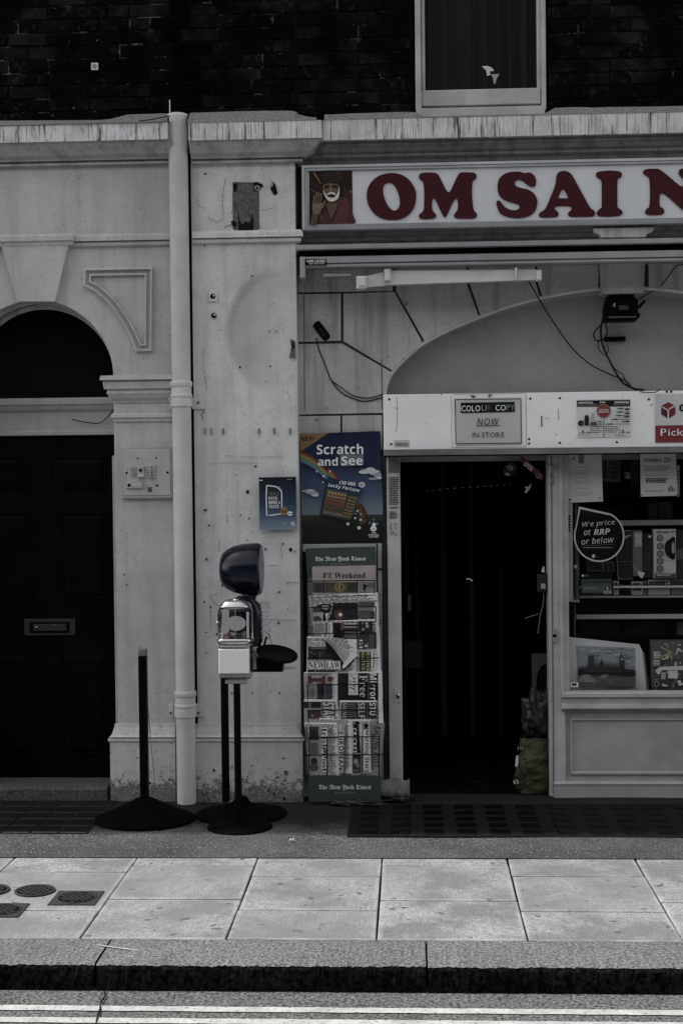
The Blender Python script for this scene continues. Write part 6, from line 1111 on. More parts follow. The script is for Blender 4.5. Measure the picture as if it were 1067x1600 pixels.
p.poly([(540, 690), (560, 660), (610, 645), (670, 655), (690, 695), (660, 680), (610, 668), (570, 680)], c_(160, 158, 156), 2); p.poly([(560, 700), (620, 680), (680, 700), (620, 728)], c_(28, 20, 20), 2)
p.poly([(310, 990), (300, 860), (320, 820), (460, 820), (475, 870), (440, 950), (400, 1010)], c_(88, 70, 58), 2)
for (x0, y0, x1, y1) in ((318, 830, 335, 700), (352, 825, 372, 650), (395, 825, 408, 640), (432, 830, 455, 660), (470, 900, 512, 780)): p.line([(x0, y0), ((x0+x1)/2, (y0+y1)/2), (x1, y1)], 26, c_(80, 64, 54))
for x in (343, 383, 420): p.line([(x, 830), (x+14, 720)], 6, c_(24, 16, 14))
p.ring(395, 888, 20, 6, c_(120, 100, 84)); p.line([(410, 940), (440, 1060), (480, 1130)], 9, c_(90, 62, 44)); p.poly([(255, 1195), (300, 990), (400, 1010), (360, 1195)], c_(58, 46, 38))
p.build('portrait_panel', sg)

# ---- awning under the sign
aw = empty('awning', W(760, 400, -.1)); tag(aw, 'retracted shop awning with metal cassette, folded arm below the fascia sign', 'awning')
YA = -.20
b = MB(); b.pmould(770, [(.28, 377), (.29, 378.5), (.29, 384), (.28, 386), (.02, 388)], 468, 1500, YS, ALU); b.build('canopy_rail', aw)
b = MB(); z0, z1 = wz(770, 391, -.06), wz(770, 386, -.06); b.box(wx(468, 388), 3.1, -.10, YS, wz(770, 394, -.1), wz(770, 386, -.1), BLACKGAP); b.build('roller_slot', aw)
b = MB(); b.pmould(770, [(.30, 396), (.315, 397.5), (.315, 406), (.300, 407), (.300, 408), (.312, 408.5), (.312, 412), (.30, 414), (.06, 415)], 476, 1500, YS, ALU); b.build('front_bar', aw)
b = MB(); b.pbev(469, 401, 476, 434, YA-.03, YS, ALU, .003); b.build('end_bracket', aw)
b = MB(); b.pbev(505, 427, 548, 432, YA+.02, YA+.08, ALU, .002); b.build('bracket', aw)
ARM = rubbed('arm_enamel', (.62, .62, .61), .15, 4, .45, .35, .1, 60, wear=(.08, .08, .08), wear_at=.68)
b = MB(); b.pprism([(600, 423), (838, 421), (838, 437), (601, 445)], YA+.03, YA+.08, ARM); b.pprism([(566, 433), (598, 425), (601, 446), (566, 449)], YA+.035, YA+.075, ARM); b.build('arm', aw)
b = MB(); b.pbev(556.5, 431, 572, 451, YA+.0, YA+.05, ARM, .006); b.pbev(561, 434, 571, 447, YA-.006, YA, ARM, .004); b.build('arm_elbow', aw)
b = MB(); b.pbev(600, 420, 610, 439, YA+.0, YA+.04, ARM, .005); b.pprism([(804, 418), (808, 418), (806, 437), (804, 437)], YA+.0, YA+.03, ARM); b.pbev(838, 422, 846, 438, YA+.0, YA+.06, ARM, .005); b.build('knuckle', aw)
p = Pr(YA-.022, 2.667, 460, 370); p.r(45, 93, 133, 118, BLACKP); IW = ink(185); p.t('NOME & BLINDS', 52, 96, 128, 106, IW, 'bold').t('020 7253 5355', 60, 108, 126, 114, IW)
p.build('name_plate', aw)

# ---- shutter box with notices
YBX = -.08
sb = empty('shutter_box', W(900, 705, 0)); tag(sb, 'long white painted shutter box over the shop door and window', 'shutter box')
zt_, zb_ = wz(830, 613.5, YBX), wz(830, 701, YBX); xs_ = wx(599, 660, YBX)
b = MB(); b.bev(xs_, 3.1, YBX, YS+.06, zb_, zt_, WHITE, .004); b.build('cover_panel', sb)
b = MB(); P = [(.0, zb_-.001), (.004, zb_-.012), (-.004, zb_-.026), (-.03, zb_-.03)]; b.mould([(p_+.001, z) for p_, z in P], xs_, 3.1, YBX, rubbed('box_edge', (.16, .16, .16), .3), back=-.04); b.build('bottom_rail', sb)
b = MB(); b.box(xs_, 3.1, YBX+.03, YS+.02, zb_-.034, zb_, BLACKGAP); b.build('slot', sb)
b = MB(); b.pbox(632, 708.5, 882, 711, -.0, .04, FRAMEL); b.build('head_strip', sb)
b = MB()
for x, y in ((608, 624), (611, 694), (828, 623), (826, 686), (826, 693), (874, 622), (874, 692), (963, 691), (1013, 624), (1041, 612), (1048, 612)): b.lathe(W(x, y, YBX), [(0, -.004), (.005, -.003), (.007, 0)], DK, 8, 'Y')
stuff(b.build('screws', sb))
p = Pr(YBX-.0006, 4.639, 600, 600)
p.line([(90, 90), (96, 180), (93, 290), (86, 345)], 3, MG_, 3); p.line([(483, 85), (490, 200), (485, 330), (494, 465)], 2.5, ink(90)); p.line([(494, 75), (640, 72), (1025, 68)], 2.5, ink(80)); p.line([(1026, 70), (1030, 450)], 3, ink(70)); p.line([(500, 460), (1028, 455)], 3, ink(75))
p.poly([(620, 82), (665, 84), (645, 105)], ink(60)); p.poly([(760, 70), (785, 75), (765, 98), (750, 92)], ink(90)); p.line([(1140, 230), (1140, 310)], 9, ink(60)); p.line([(1262, 180), (1262, 260)], 4, ink(70)); p.line([(1160, 245), (1200, 255)], 3, ink(100))
stuff(p.build('tape_marks', sb))
ch = chips('marks', 600, 616, 1067, 700, YBX-.0012, 60, .6, 1.8)
def at_px(pts, Y, th, mat): b = MB(); b.pprism(pts, Y, Y+th, mat); return b
def board(name, label, cat, pts, Y, mat, prt=None, group=None, th=.003):
    o = at_px(pts, Y, th, mat).build(name); tag(o, label, cat, group)
    if prt: prt.build('print', o)
    return o
K = flat((.008, .008, .008), .5, .2); WI = ink(200); GY = ink(95)
# barcode sticker
p = Pr(YBX-.0015, 4.639, 600, 600)
x = 86
while x < 172: w_ = R.choice((1.6, 2.6, 4)); p.r(x, 424, x+w_, 449, K); x += w_+R.choice((2, 3, 4.5))
board('barcode_sticker', 'small barcode sticker at the lower left end of the shutter box', 'sticker', [(615, 687.5), (640, 687), (640, 698.5), (615, 699)], YBX-.001, flat((.55, .55, .54)), p, th=.001)
# colour copy notice
PP = rubbed('laminated_paper', (.50, .50, .49), .08, 4, .35, .35, .05, 40)
p = Pr(YBX-.0055, 4.639, 600, 600)
for a_, b_ in (((513, 113), (989, 108)), ((989, 108), (992, 428)), ((992, 428), (519, 433)), ((519, 433), (513, 113))): p.line([a_, b_], 5, K)
p.poly([(554, 136), (944, 129), (946, 202), (557, 210)], K)
p.t('COLO', 560, 156, 695, 198, ink(190, 188, 170)).t('U', 705, 154, 742, 195, ink(95, 110, 120)).t('R', 750, 154, 775, 194, ink(60)).t('CO', 806, 151, 880, 193, ink(195, 195, 190)).t('PY', 886, 150, 944, 192, ink(90, 105, 112))
p.t('NOW', 672, 248, 834, 296, K, 'italic').line([(668, 304), (836, 300)], 5, K).t('IN STORE', 640, 350, 868, 387, K)
board('copy_notice', 'framed paper notice reading COLOUR COPY NOW IN STORE on the shutter box', 'notice', [(709.5, 622.5), (814, 621), (815.5, 694), (712, 696)], YBX-.005, PP, p)
# chargers advert
p = Pr(YBX-.0055, 5.416, 870, 600)
p.poly([(166, 140), (615, 134), (616, 190), (168, 193)], K); p.t('UNIVERSAL', 180, 150, 305, 166, WI, 'bold').t('USB CHARGERS', 182, 170, 345, 184, GY, 'bold').t('fast', 358, 145, 408, 166, WI, 'bolditalic').t('CHARGING', 485, 146, 604, 163, WI, 'bold').t('USB CABLES', 475, 167, 604, 180, GY, 'bold')
p.r(389, 280, 399, 452, ink(110)); p.ell(393, 227, 60, 60, ink(92, 40, 42)).ring(393, 227, 57, 4, ink(120, 90, 88)).t('GUARANTEED', 355, 212, 432, 222, WI, 'bold').t('QUALITY', 350, 228, 438, 246, WI, 'bold')
p.ell(200, 332, 24, 24, K).r(200, 310, 222, 352, ink(40)); p.poly([(232, 350), (230, 280), (240, 262), (258, 262), (268, 280), (268, 350)], ink(22)); p.poly([(288, 340), (292, 250), (300, 240), (312, 250), (316, 340)], ink(120)); p.poly([(280, 350), (285, 325), (330, 320), (340, 350)], ink(50)); p.ell(358, 328, 24, 28, ink(130)).r(346, 315, 375, 322, K).r(346, 335, 375, 342, K)
for k, (xa_, xb_, y) in enumerate(((505, 560, 208), (570, 612, 216), (500, 556, 238), (570, 614, 250), (492, 545, 268), (560, 612, 278), (455, 520, 300), (545, 614, 318), (410, 475, 340))): p.poly([(xa_, y-3), (xb_-12, y-9), (xb_, y), (xb_-12, y+7), (xa_, y+4)], ink(30 if k % 2 else 60)); p.line([(xb_, y), (615, y-2)], 5, ink(45))
p.lines(275, 356, 385, 418, 4, ink(50)).lines(406, 352, 540, 414, 4, ink(50)); p.t('£', 184, 404, 198, 424, K, 'bold').t('4', 200, 390, 230, 424, K, 'bold').t('.99', 234, 404, 276, 424, K, 'bold'); p.t('£', 520, 402, 534, 422, K, 'bold').t('4', 538, 388, 568, 420, K, 'bold').t('.99', 572, 402, 614, 420, K, 'bold')
p.lines(180, 430, 300, 440, 1, ink(80)).lines(480, 428, 610, 440, 1, ink(60))
board('charger_advert', 'printed advert for USB chargers with a round red quality seal on the shutter box', 'advert', [(900, 624.5), (984, 623.5), (985, 682), (902, 684)], YBX-.005, flat((.66, .66, .66)), p)
# parcel pick-up sign
p = Pr(YBX-.0055, 5.416, 870, 600); RD = ink(88, 34, 38)
p.poly([(828, 352), (1500, 340), (1500, 485), (828, 496)], RD)
p.poly([(938, 152), (998, 185), (938, 216), (879, 186)], ink(84, 32, 36)).poly([(879, 193), (932, 222), (932, 288), (880, 258)], ink(60, 24, 28)).poly([(945, 222), (998, 192), (998, 255), (945, 288)], ink(74, 28, 32))
p.line([(890, 196), (938, 222), (938, 285)], 9, ink(160)).line([(945, 210), (990, 185)], 8, ink(160))
p.t('dpd', 1034, 150, 1230, 255, K, 'bold'); p.t('Pickup', 878, 378, 1180, 455, WI)
board('parcel_sign', 'white and red parcel pickup sign with cube logo on the shutter box', 'sign', [(1022.5, 616), (1150, 613), (1150, 688), (1023, 691.5)], YBX-.005, flat((.56, .56, .56)), p)

# ---- wall things
def screwhead(b, x, y, Y, r_=.007, m=None): b.lathe(W(x, y, Y), [(0, -.012), (r_*.6, -.011), (r_, -.006), (r_, 0)], m or BLACKP, 10, 'Y')
for x, y, lab in ((333, 463, 'upper dark bolt on the pilaster right of the drainpipe'), (334.5, 493, 'lower dark bolt on the pilaster right of the drainpipe')):
    b = MB(); b.pbox(x-7, y-8, x+7, y+8, YP-.008, YP-.004, STUCCO) if y < 480 else None; screwhead(b, x, y, YP-.005, .015); b.lathe(W(x+1, y-1, YP-.018), [(0, -.004), (.006, -.003), (.007, 0)], CHROME, 8, 'Y'); tag(b.build('wall_bolt'), lab, 'bolt', 'bolts in the pilaster')
b = MB(); a = W(425, 290, YP); b.tube([a, a+Vector((0, -.02, .002)), a+Vector((.004, -.045, .008)), a+Vector((.002, -.05, .03))], [.008, .008, .007, .004], rubbed('hook_metal', (.5, .5, .48), .3), 8); b.pprism([(424, 280), (430, 288), (434, 302), (428, 305), (423, 296)], YP-.004, YP-.001, DK); tag(b.build('wall_hook'), 'small pale hook sticking out of the pilaster near the top', 'hook')  # the flat dark piece draws the hook's shadow on the wall
b = MB(); b.pbox(143, 98, 153.5, 109, YB-.022, YB-.012, flat((.6, .6, .58))); o = b.build('wall_plaque'); tag(o, 'tiny square white plaque with a dark round mark on the brick wall', 'plaque')
p = Pr(YB-.0225, 1, 0, 0); p.ring(148.3, 103.5, 3, .9, K, 12).ring(148.3, 103.5, 1.2, .7, K, 8); p.build('print', o)
# switch board by the door
so_ = MB(); so_.pbev(190.5, 698, 270.5, 779, -.03, YL, PANELP, .004); sw = so_.build('entry_panel'); tag(sw, 'square painted board with door bells on the pier left of the drainpipe', 'bell panel')
b = MB(); b.pbev(194, 702, 266.5, 774, -.034, -.03, rubbed('board_paint', (.46, .46, .45), .12, 6, .6), .002); b.build('board', sw)
def zo(u, v): return 180+u/6.669, 580+v/6.669
def zbev(b, u0, v0, u1, v1, Y0, Y1, m, bb=.002): x0, y0 = zo(u0, v0); x1, y1 = zo(u1, v1); b.pbev(x0, y0, x1, y1, Y0, Y1, m, bb)
b = MB(); zbev(b, 232, 990, 305, 1110, -.062, -.034, PANELP, .004); x, y = zo(268, 1032); screwhead(b, x, y, -.062, .009); zbev(b, 245, 1070, 300, 1105, -.068, -.062, FRAMEL); b.build('bell_push', sw)
b = MB(); zbev(b, 355, 975, 418, 1115, -.046, -.034, FRAMEP); zbev(b, 370, 1010, 402, 1080, -.050, -.046, FRAMEL)
for v in (1000, 1032, 1058, 1090): x, y = zo(386, v); screwhead(b, x, y, -.05, .004)
b.build('bell_push', sw)
b = MB(); zbev(b, 118, 1160, 292, 1220, -.048, -.034, FRAMEP); zbev(b, 132, 1172, 162, 1205, -.050, -.048, BLACKP); zbev(b, 175, 1178, 282, 1200, -.050, -.048, FRAMEL, .001); b.build('name_card', sw)
b = MB(); zbev(b, 340, 1208, 385, 1258, -.037, -.034, rubbed('brown_plate', (.10, .085, .06)), .001); zbev(b, 165, 1000, 225, 1105, -.036, -.034, rubbed('old_outline', (.28, .28, .27), .4, 20), .0005); b.build('blank_plate', sw)
b = MB()
for u, v, r_ in ((237, 910, 10), (427, 905, 10), (122, 1060, 14), (548, 1056, 14), (438, 1192, 13), (182, 916, 4), (272, 912, 5), (381, 913, 4), (473, 912, 5), (132, 1028, 5), (110, 1106, 5)): x, y = zo(u, v); b.lathe(W(x, y, -.0345), [(0, -.001), (S(r_/6.67), 0)], DK, 8, 'Y')
stuff(b.build('screw_holes', sw))
# phone poster
YO = YP-.034
p = Pr(YO-.0005, 4.2105, 320, 720)
p.line([(408, 162), (470, 170), (490, 185), (506, 205), (508, 350), (498, 352)], 7, ink(200)); p.line([(408, 162), (404, 235), (408, 360), (440, 358), (500, 348)], 7, ink(200)); p.line([(488, 168), (494, 176)], 3, WI); p.line([(500, 190), (508, 186)], 3, WI)
p.t('TRIPLE', 418, 207, 488, 230, ink(105, 92, 70)).t('DATA,', 420, 236, 482, 258, WI, 'bold').t('MINS &', 420, 262, 497, 284, WI, 'bold').t('TEXTS', 420, 289, 488, 312, WI, 'bold')
p.ell(521, 331, 25, 28, ink(105, 82, 50)).t('PLUS', 504, 322, 538, 340, K, 'bold').ell(560, 347, 17, 15, ink(170)).r(550, 344, 572, 349, K); p.t('O', 567, 402, 589, 426, WI, 'bold').t('2', 589, 418, 596, 430, WI).lines(515, 404, 548, 424, 2, ink(120)).lines(375, 420, 478, 428, 1, ink(100)).lines(542, 118, 588, 126, 1, ink(120)); p.ell(370, 128, 14, 4, ink(140)).line([(360, 372), (602, 376)], 2, ink(50, 60, 70))
gm = grad_mat('poster_gradient', [(0, alb(88, 102, 114)), (.28, alb(52, 66, 84)), (.5, alb(30, 42, 60)), (1, alb(10, 14, 22))], .35)
board('phone_poster', 'small dark blue phone poster reading TRIPLE DATA, MINS & TEXTS on the pilaster', 'poster', [(404.5, 746), (462.5, 745), (463.5, 827), (406, 828)], YO, gm, p, th=.008)
# sensor and its cable
b = MB(); a = W(503, 518, YS-.05); d1 = Vector((.030, -.03, -.042)); b.tube([a-d1*1.0, a-d1*.9, a+d1*.8, a+d1*.95], [.020, .026, .026, .022], BLACKP, 14); b.tube([a-d1*1.05, a-d1*1.0], [.027, .027], CHROME, 14)
b.box(a.x-.01, a.x+.01, YS-.05, YS, a.z-.01, a.z+.01, BLACKP); tag(b.build('security_camera'), 'small black bullet camera on the stucco left of the arch', 'camera')
def cable(name, label, pts, Y, r_=.0035, cat='cable'):
    P = catmull([tuple(W(x, y, Y-(yo or 0))) for x, y, yo in [(q+(0,))[:3] for q in pts]], 8, False); b = MB(); b.tube(P, r_, CABLE, 6); return tag(b.build(name), label, cat)
YC = YS-.006
cable('camera_cable', 'thin cable looping from the bullet camera down to the shutter box', [(494, 528), (498, 545), (508, 570), (518, 595), (532, 612), (548, 621), (570, 627), (598, 621)], YC, .0032)
cable('camera_cable', 'second thin strand beside the lower loop of the camera cable', [(520, 596), (535, 607), (552, 618), (575, 622), (598, 616)], YC, .0028)
# floodlight
YFL = YT-.16
fl = empty('floodlight', W(972, 502, YFL)); tag(fl, 'black floodlight hanging below the keystone of the shop arch', 'floodlight')
b = MB(); b.pprism([(948, 465), (992, 464), (996, 470), (997, 496), (943, 500), (944, 480)], YFL, YFL+.09, BLACKP); b.pprism([(943, 494), (1000, 489), (999, 495), (994, 501), (948, 502)], YFL-.05, YFL+.05, BLACKP); b.build('housing', fl)
b = MB(); b.pbox(950, 494.3, 993, 496.4, YFL-.055, YFL-.049, flat((.10, .10, .10), .3, .4)); b.build('glass_strip', fl)
b = MB(); b.pbox(967, 477, 981, 484, YFL-.003, YFL, ink(52)); b.pprism([(958, 474), (961, 473), (960, 480), (957, 479)], YFL-.003, YFL, ink(110)); b.build('label_plate', fl)
b = MB(); b.pbev(950, 459, 990, 466, YFL+.02, YT, BLACKP, .003); b.pprism([(996, 478), (1006, 468), (1008, 471), (998, 483)], YFL+.02, YFL+.03, BLACKP); b.build('bracket', fl)
b = MB(); b.pbev(944, 526, 977, 533, YT-.03, YT-.001, BLACKP, .002); tag(b.build('junction_bar'), 'narrow black bar on the wall below the floodlight', 'bracket')
YK2 = YT-.03
cable('floodlight_cable', 'black cable loop hanging at the left of the floodlight', [(948, 498, .09), (936, 510, .05), (927, 522, .03), (931, 532, .03), (942, 530, .03), (948, 518, .05), (945, 505, .08)], YK2, .0038)
cable('floodlight_cable', 'bundled black cable running from the floodlight down to the box', [(941, 500, .1), (938, 515, .05), (940, 535, .02), (946, 552, .01), (955, 570), (965, 588), (975, 600), (990, 607, .1), (1005, 609, .2)], YK2, .0055)
cable('floodlight_cable', 'looser strand beside the bundled cable below the floodlight', [(934, 530, .04), (935, 545, .02), (945, 555), (950, 545), (947, 540), (944, 548), (958, 574), (972, 585), (977, 596), (985, 606, .1), (1000, 612, .29), (1022, 613, .31), (1030, 608, .31)], YK2, .0026)
cable('drop_cable', 'long cable sagging from the awning arm to the shutter box', [(826, 440, .25), (842, 468, .1), (862, 500), (890, 540), (920, 568), (950, 584), (975, 594), (985, 603, .1)], YK2, .0036)
cable('high_cable', 'cable running up to the right from the floodlight to the awning', [(992, 470, .1), (1010, 460, .05), (1030, 448, .1), (1045, 430, .2), (1058, 415, .24), (1090, 413, .24)], YK2, .0032)
cable('door_cable', 'loose wire hanging across the transom above the dark door', [(113, 655), (130, 659), (155, 661), (170, 650), (178, 640)], YD-.03, .003)
b = MB(); b.pbox(265, 156, 266.3, 190, YL-.16, YL-.158, WHITE); P = catmull([tuple(W(x, y, YL-.165)) for x, y in ((218, 189), (235, 187), (250, 184), (266, 181))], 6, False); b.tube(P, .003, CABLE, 6); tag(b.build('aerial_wire'), 'short wire and pale rod lying on the cornice left of the pipe head', 'wire')
# door post things: lock and stickers
b = MB(); b.pbev(616, 1076, 627, 1098, YS-.034, YS-.03, FRAMEL, .001); b.lathe(W(621.5, 1087, YS-.034), [(.0, -.014), (.010, -.012), (.011, 0)], CHROME, 14, 'Y', .9, 1.6); b.lathe(W(621.5, 1087, YS-.049), [(0, -.001), (.005, 0)], K, 8, 'Y'); tag(b.build('door_lock'), 'small metal lock keep on the left door post', 'lock')
p = Pr(YS-.032, 5.335, 440, 660)
p.r(890, 268, 978, 420, ink(78)).line([(890, 330), (978, 328)], 3, ink(60)).line([(892, 335), (976, 333)], 2, ink(100)).lines(895, 455, 980, 690, 16, ink(38), .3, .15).t('SUNNY', 902, 700, 972, 722, K, 'bold').lines(898, 740, 972, 805, 6, ink(40), .3)
for pts in ([(900, 840), (918, 850), (905, 880), (925, 890)], [(935, 845), (955, 842), (945, 870), (960, 895)], [(905, 905), (918, 945), (908, 900)], [(925, 900), (932, 940)], [(940, 915), (950, 945), (968, 925)], [(903, 860), (908, 900)]): p.line(pts, 3.5, K, 3)
board('door_stickers', 'strip of worn small print stickers on the left door post', 'stickers', [(607.5, 706), (623, 706), (625, 841), (608, 841)], YS-.031, FRAMEL, p, th=.0008)

# ---- big lottery poster
YPO = YS-.03
gs = grad_mat('poster_sky', [(0, alb(16, 17, 15)), (.18, alb(24, 25, 22)), (.262, alb(44, 46, 40)), (.267, alb(84, 92, 100)), (.45, alb(52, 64, 84)), (.7, alb(28, 36, 58)), (1, alb(18, 23, 42))], .3)
p = Pr(YPO-.0005, 5.335, 440, 660)
p.poly([(152, 96), (392, 87), (165, 240), (156, 250)], ink(98, 78, 52)).t('NEW', 163, 118, 275, 154, K, 'bold')
for k, c in enumerate(((70, 30, 30), (100, 66, 44), (108, 100, 58), (66, 92, 72), (66, 96, 116), (28, 34, 62))):
    d = k*19
    p.line([(158, 240+d), (230, 275+d), (300, 325+d*1.0), (370, 395+d*.95), (400, 445+d*.7)], 20, ink(*c), 4)
for k, c in enumerate(((84, 34, 34), (96, 62, 50), (88, 82, 56), (54, 70, 60))):
    p.line([(395-k*4, 380+k*18), (450-k*6, 440+k*16), (470-k*8, 480+k*12)], 18, ink(*c)); p.line([(660-k*16, 680+k*4), (690-k*17, 740+k*8), (715-k*18, 830+k*10)], 17, ink(*[int(v*.75) for v in c]), 3)
CL = ink(150, 152, 154); CL2 = ink(112, 118, 126)
for cx, cy, rx, ry, m in ((700, 405, 50, 18, CL2), (740, 395, 40, 20, CL), (690, 415, 50, 14, CL), (770, 415, 50, 22, CL), (800, 440, 34, 24, CL2), (760, 470, 40, 10, CL2), (810, 462, 24, 12, CL), (235, 575, 45, 18, CL), (200, 572, 34, 9, CL2), (265, 590, 44, 16, CL2), (280, 606, 30, 12, CL)): p.ell(cx, cy, rx, ry, m, 12)
p.t('Scratch', 292, 180, 680, 265, ink(212), 'bold').t('and', 302, 290, 468, 362, ink(212), 'bold')
p.poly([(492, 268), (676, 262), (683, 270), (683, 352), (676, 358), (494, 366), (488, 358), (486, 276)], ink(78, 80, 92)).t('See', 497, 282, 676, 356, ink(215), 'bold')
p.poly([(384, 452), (668, 540), (572, 820), (316, 776)], ink(22, 34, 52))
def rt(body, x0, y0, x1, y1, m, st, rot): p.t(body, x0, y0, x1, y1, m, st, rot)
rt('£50 000', 478, 492, 614, 522, ink(180), 'bold', 8); rt('Lucky Fortune', 386, 528, 652, 566, ink(190), 'bolditalic', 11)
p.poly([(382, 555), (548, 590), (505, 795), (335, 765)], ink(74, 64, 48)); p.poly([(556, 602), (645, 622), (575, 815), (512, 800)], ink(60, 54, 40))
for r_ in range(7):
    for c in range(6):
        x = 392+c*26-r_*6.5; y = 575+c*5+r_*27; m = ink(*((130, 110, 72), (120, 96, 60), (110, 50, 44), (100, 40, 40), (50, 46, 44), (40, 40, 46), (88, 84, 80))[r_]); p.poly([(x, y), (x+17, y+3), (x+13, y+18), (x-4, y+15)], m)
    for c in range(2): x = 562+c*36-r_*9; y = 618+c*8+r_*26; p.poly([(x, y), (x+28, y+6), (x+25, y+14), (x-3, y+8)], ink(104, 90, 60))
p.ell(668, 520, 26, 22, ink(165)).ell(668, 520, 16, 12, ink(24, 30, 50)).r(660, 516, 678, 524, ink(170))
for x, y, r_ in ((350, 448, 9), (292, 410, 7), (404, 408, 7), (345, 500, 7), (632, 738, 8), (612, 798, 9), (658, 812, 9), (552, 846, 13), (645, 878, 15), (660, 765, 6)): p.ell(x, y, r_, r_, ink(165), 8); p.ell(x, y, r_*.4, r_*.4, ink(80), 6)
# lottery logo: a smiling hand with crossed fingers and blue stars
for x, y in ((732, 838), (768, 812), (796, 846)): p.poly([(x-14, y), (x-3, y-5), (x, y-18), (x+4, y-5), (x+14, y), (x+4, y+5), (x, y+16), (x-4, y+5)], ink(60, 92, 118))
p.ell(765, 886, 26, 22, ink(195)).poly([(748, 878), (760, 836), (770, 834), (768, 868)], ink(195)).poly([(758, 870), (778, 838), (786, 844), (776, 874)], ink(195)).line([(752, 884), (764, 894), (780, 880)], 4, K, 3)
p.t('THE', 752, 915, 785, 928, ink(190), 'bold').t('NATIONAL', 724, 931, 812, 944, ink(190), 'bold').t('LOTTERY', 730, 948, 808, 961, ink(190), 'bold')
for _ in range(90): x, y = R.uniform(180, 830), R.uniform(770, 985); p.poly([(x, y), (x+3, y-R.uniform(8, 18)), (x+6, y)], ink(30, 32, 27)) if _ % 2 else p.poly([(x, y), (x+R.uniform(10, 40), y+2), (x+20, y+5)], ink(12, 13, 12))
board('lottery_poster', 'blue lottery poster reading Scratch and See with a rainbow, above the newspaper rack', 'poster', [(468.5, 678), (594, 673.5), (599.5, 847), (472.5, 851.5)], YPO, gs, p, th=.006)

# ---- newspaper rack
YR = -.02
rk = empty('newspaper_rack', W(540, 1255, YR)); tag(rk, 'wall rack with pale backboard, black wires and green header panels', 'newspaper rack')
b = MB(); b.pbev(475, 850, 598.5, 1218, YR+.07, YR+.10, FRAMEP, .003); b.build('backboard', rk)
b = MB(); b.pbox(474, 862, 481, 1215, YR+.04, YR+.069, BLACKP); b.build('side_rail', rk)
b = MB(); b.pbox(588.5, 850, 590.5, 948, YR+.065, YR+.069, K); b.pbox(588, 888, 599, 890.5, YR+.062, YR+.069, K); b.pbox(598.4, 850, 600, 1218, YR+.06, YR+.12, K); b.build('rail', rk)
GN = rubbed('green_panel', alb(42, 50, 49), .08, 5, .35, .3, .03, 60)
b = MB(); b.pprism([(477, 857), (586.5, 854), (587, 893), (480, 897)], YR+.03, YR+.04, GN); o = b.build('header_panel', rk); o['label'] = 'upper green header panel'
p = Pr(YR+.0295, 5.335, 440, 660); p.t('The New York Times', 278, 1118, 700, 1162, ink(190), 'black').t('INTERNATIONAL EDITION', 405, 1174, 575, 1185, ink(110)); p.build('print', o)
b = MB(); b.pprism([(482, 1212), (595, 1212), (595, 1252), (482.5, 1253)], YR-.10, YR-.09, GN); o = b.build('header_panel', rk); o['label'] = 'lower green header panel'
p = Pr(YR-.1005, 5.081, 450, 1080); p.t('The New York Times', 243, 742, 658, 788, ink(190), 'black').t('INTERNATIONAL EDITION', 368, 800, 534, 811, ink(110)); p.build('print', o)
def wire(x0, y0, x1, y1, Y, r_=.0032): b = MB(); b.tube([W(x0, y0, Y), W(x1, y1, Y)], r_, WIRE, 6); return b.build('wire', rk)
# each tier leans: lower tiers stand further out
def tier(y): return YR+.02-.10*(y-884)/330
for (y, x0, x1, ya, yb, xs) in ((908, 480, 586, 884, 927, (506, 558, 585)), (949, 484, 588, 935, 972, (587,)), (990, 482, 588, 972, 1014, (587,)), (1029, 480, 592, 1014, 1050, ()), (1070, 481, 590, 1052, 1093, ()), (1110, 481, 590, 1095, 1135, ()), (1152, 477, 592, 1130, 1210, ()), (1180, 475, 598, 1130, 1210, ())):
    Y = tier(y)-.024; wire(x0, y, x1, y-1, Y)
    for x in xs: wire(x, y-1, x, yb, Y)
for x, y0, y1 in ((483, 1152, 1214), (511, 1152, 1213), (538, 1152, 1212), (565, 1152, 1212), (592, 1152, 1211), (481, 1070, 1094), (482, 1110, 1130), (590, 1070, 1132)): wire(x, y0, x, y1, tier(y0)-.026)
for y in (928, 968): b = MB(); b.tube([W(590, y, -.03), W(594, y, -.03), W(594, y+7, -.03), W(590, y+7, -.03)], .0022, WIRE, 6); b.build('clip', rk)
# newspapers
def paper(label, pts, Y, prt_fn, thick=.014, mat=None, group='newspapers in the wall rack', bend=.006, sc_=5.335, ox=450, oy=900):
    """a folded paper: several leaves, slightly bowed, with its printed front"""
    mat = mat or PAPER; b = MB(); (x0, y0), (x1, y1), (x2, y2), (x3, y3) = pts
    for k in range(3):
        d = k*.9; q = [(x0+d, y0-d*.6), (x1+d, y1-d*.5), (x2+d*1.3, y2-d), (x3+d*.6, y3-d)]
        b.pprism(q, Y+k*thick/3, Y+(k+.82)*thick/3, mat)
    # rounded fold along the top
    A, B = W(x0, y0+1.2, Y), W(x1, y1+1.2, Y); b.tube([A+Vector((0, thick*.35, 0)), B+Vector((0, thick*.35, 0))], thick*.36, mat, 8)
    o = b.build('newspaper'); tag(o, label, 'newspaper', group)
    if prt_fn:
        p = Pr(Y-.0006, sc_, ox, oy); u = [((q[0]-ox)*sc_, (q[1]-oy)*sc_) for q in pts]; a_, b_ = min(q[0] for q in u)+8, max(q[0] for q in u)-14; c0_, d_ = min(q[1] for q in u)+10, max(q[1] for q in u)-6
        up_ = d_-c0_ > 1.15*(b_-a_)
        if mat is PAPER: p.lines(a_, c0_, b_, d_, int((d_-c0_)/9), ink(50), .25, .17)
        if mat is PAPER: p.back = PAPER
        prt_fn(p); p.build('print', o)
    return o
PINK = rubbed('salmon_paper', alb(120, 113, 110), .08, 10, .85, .1, .1, 90)
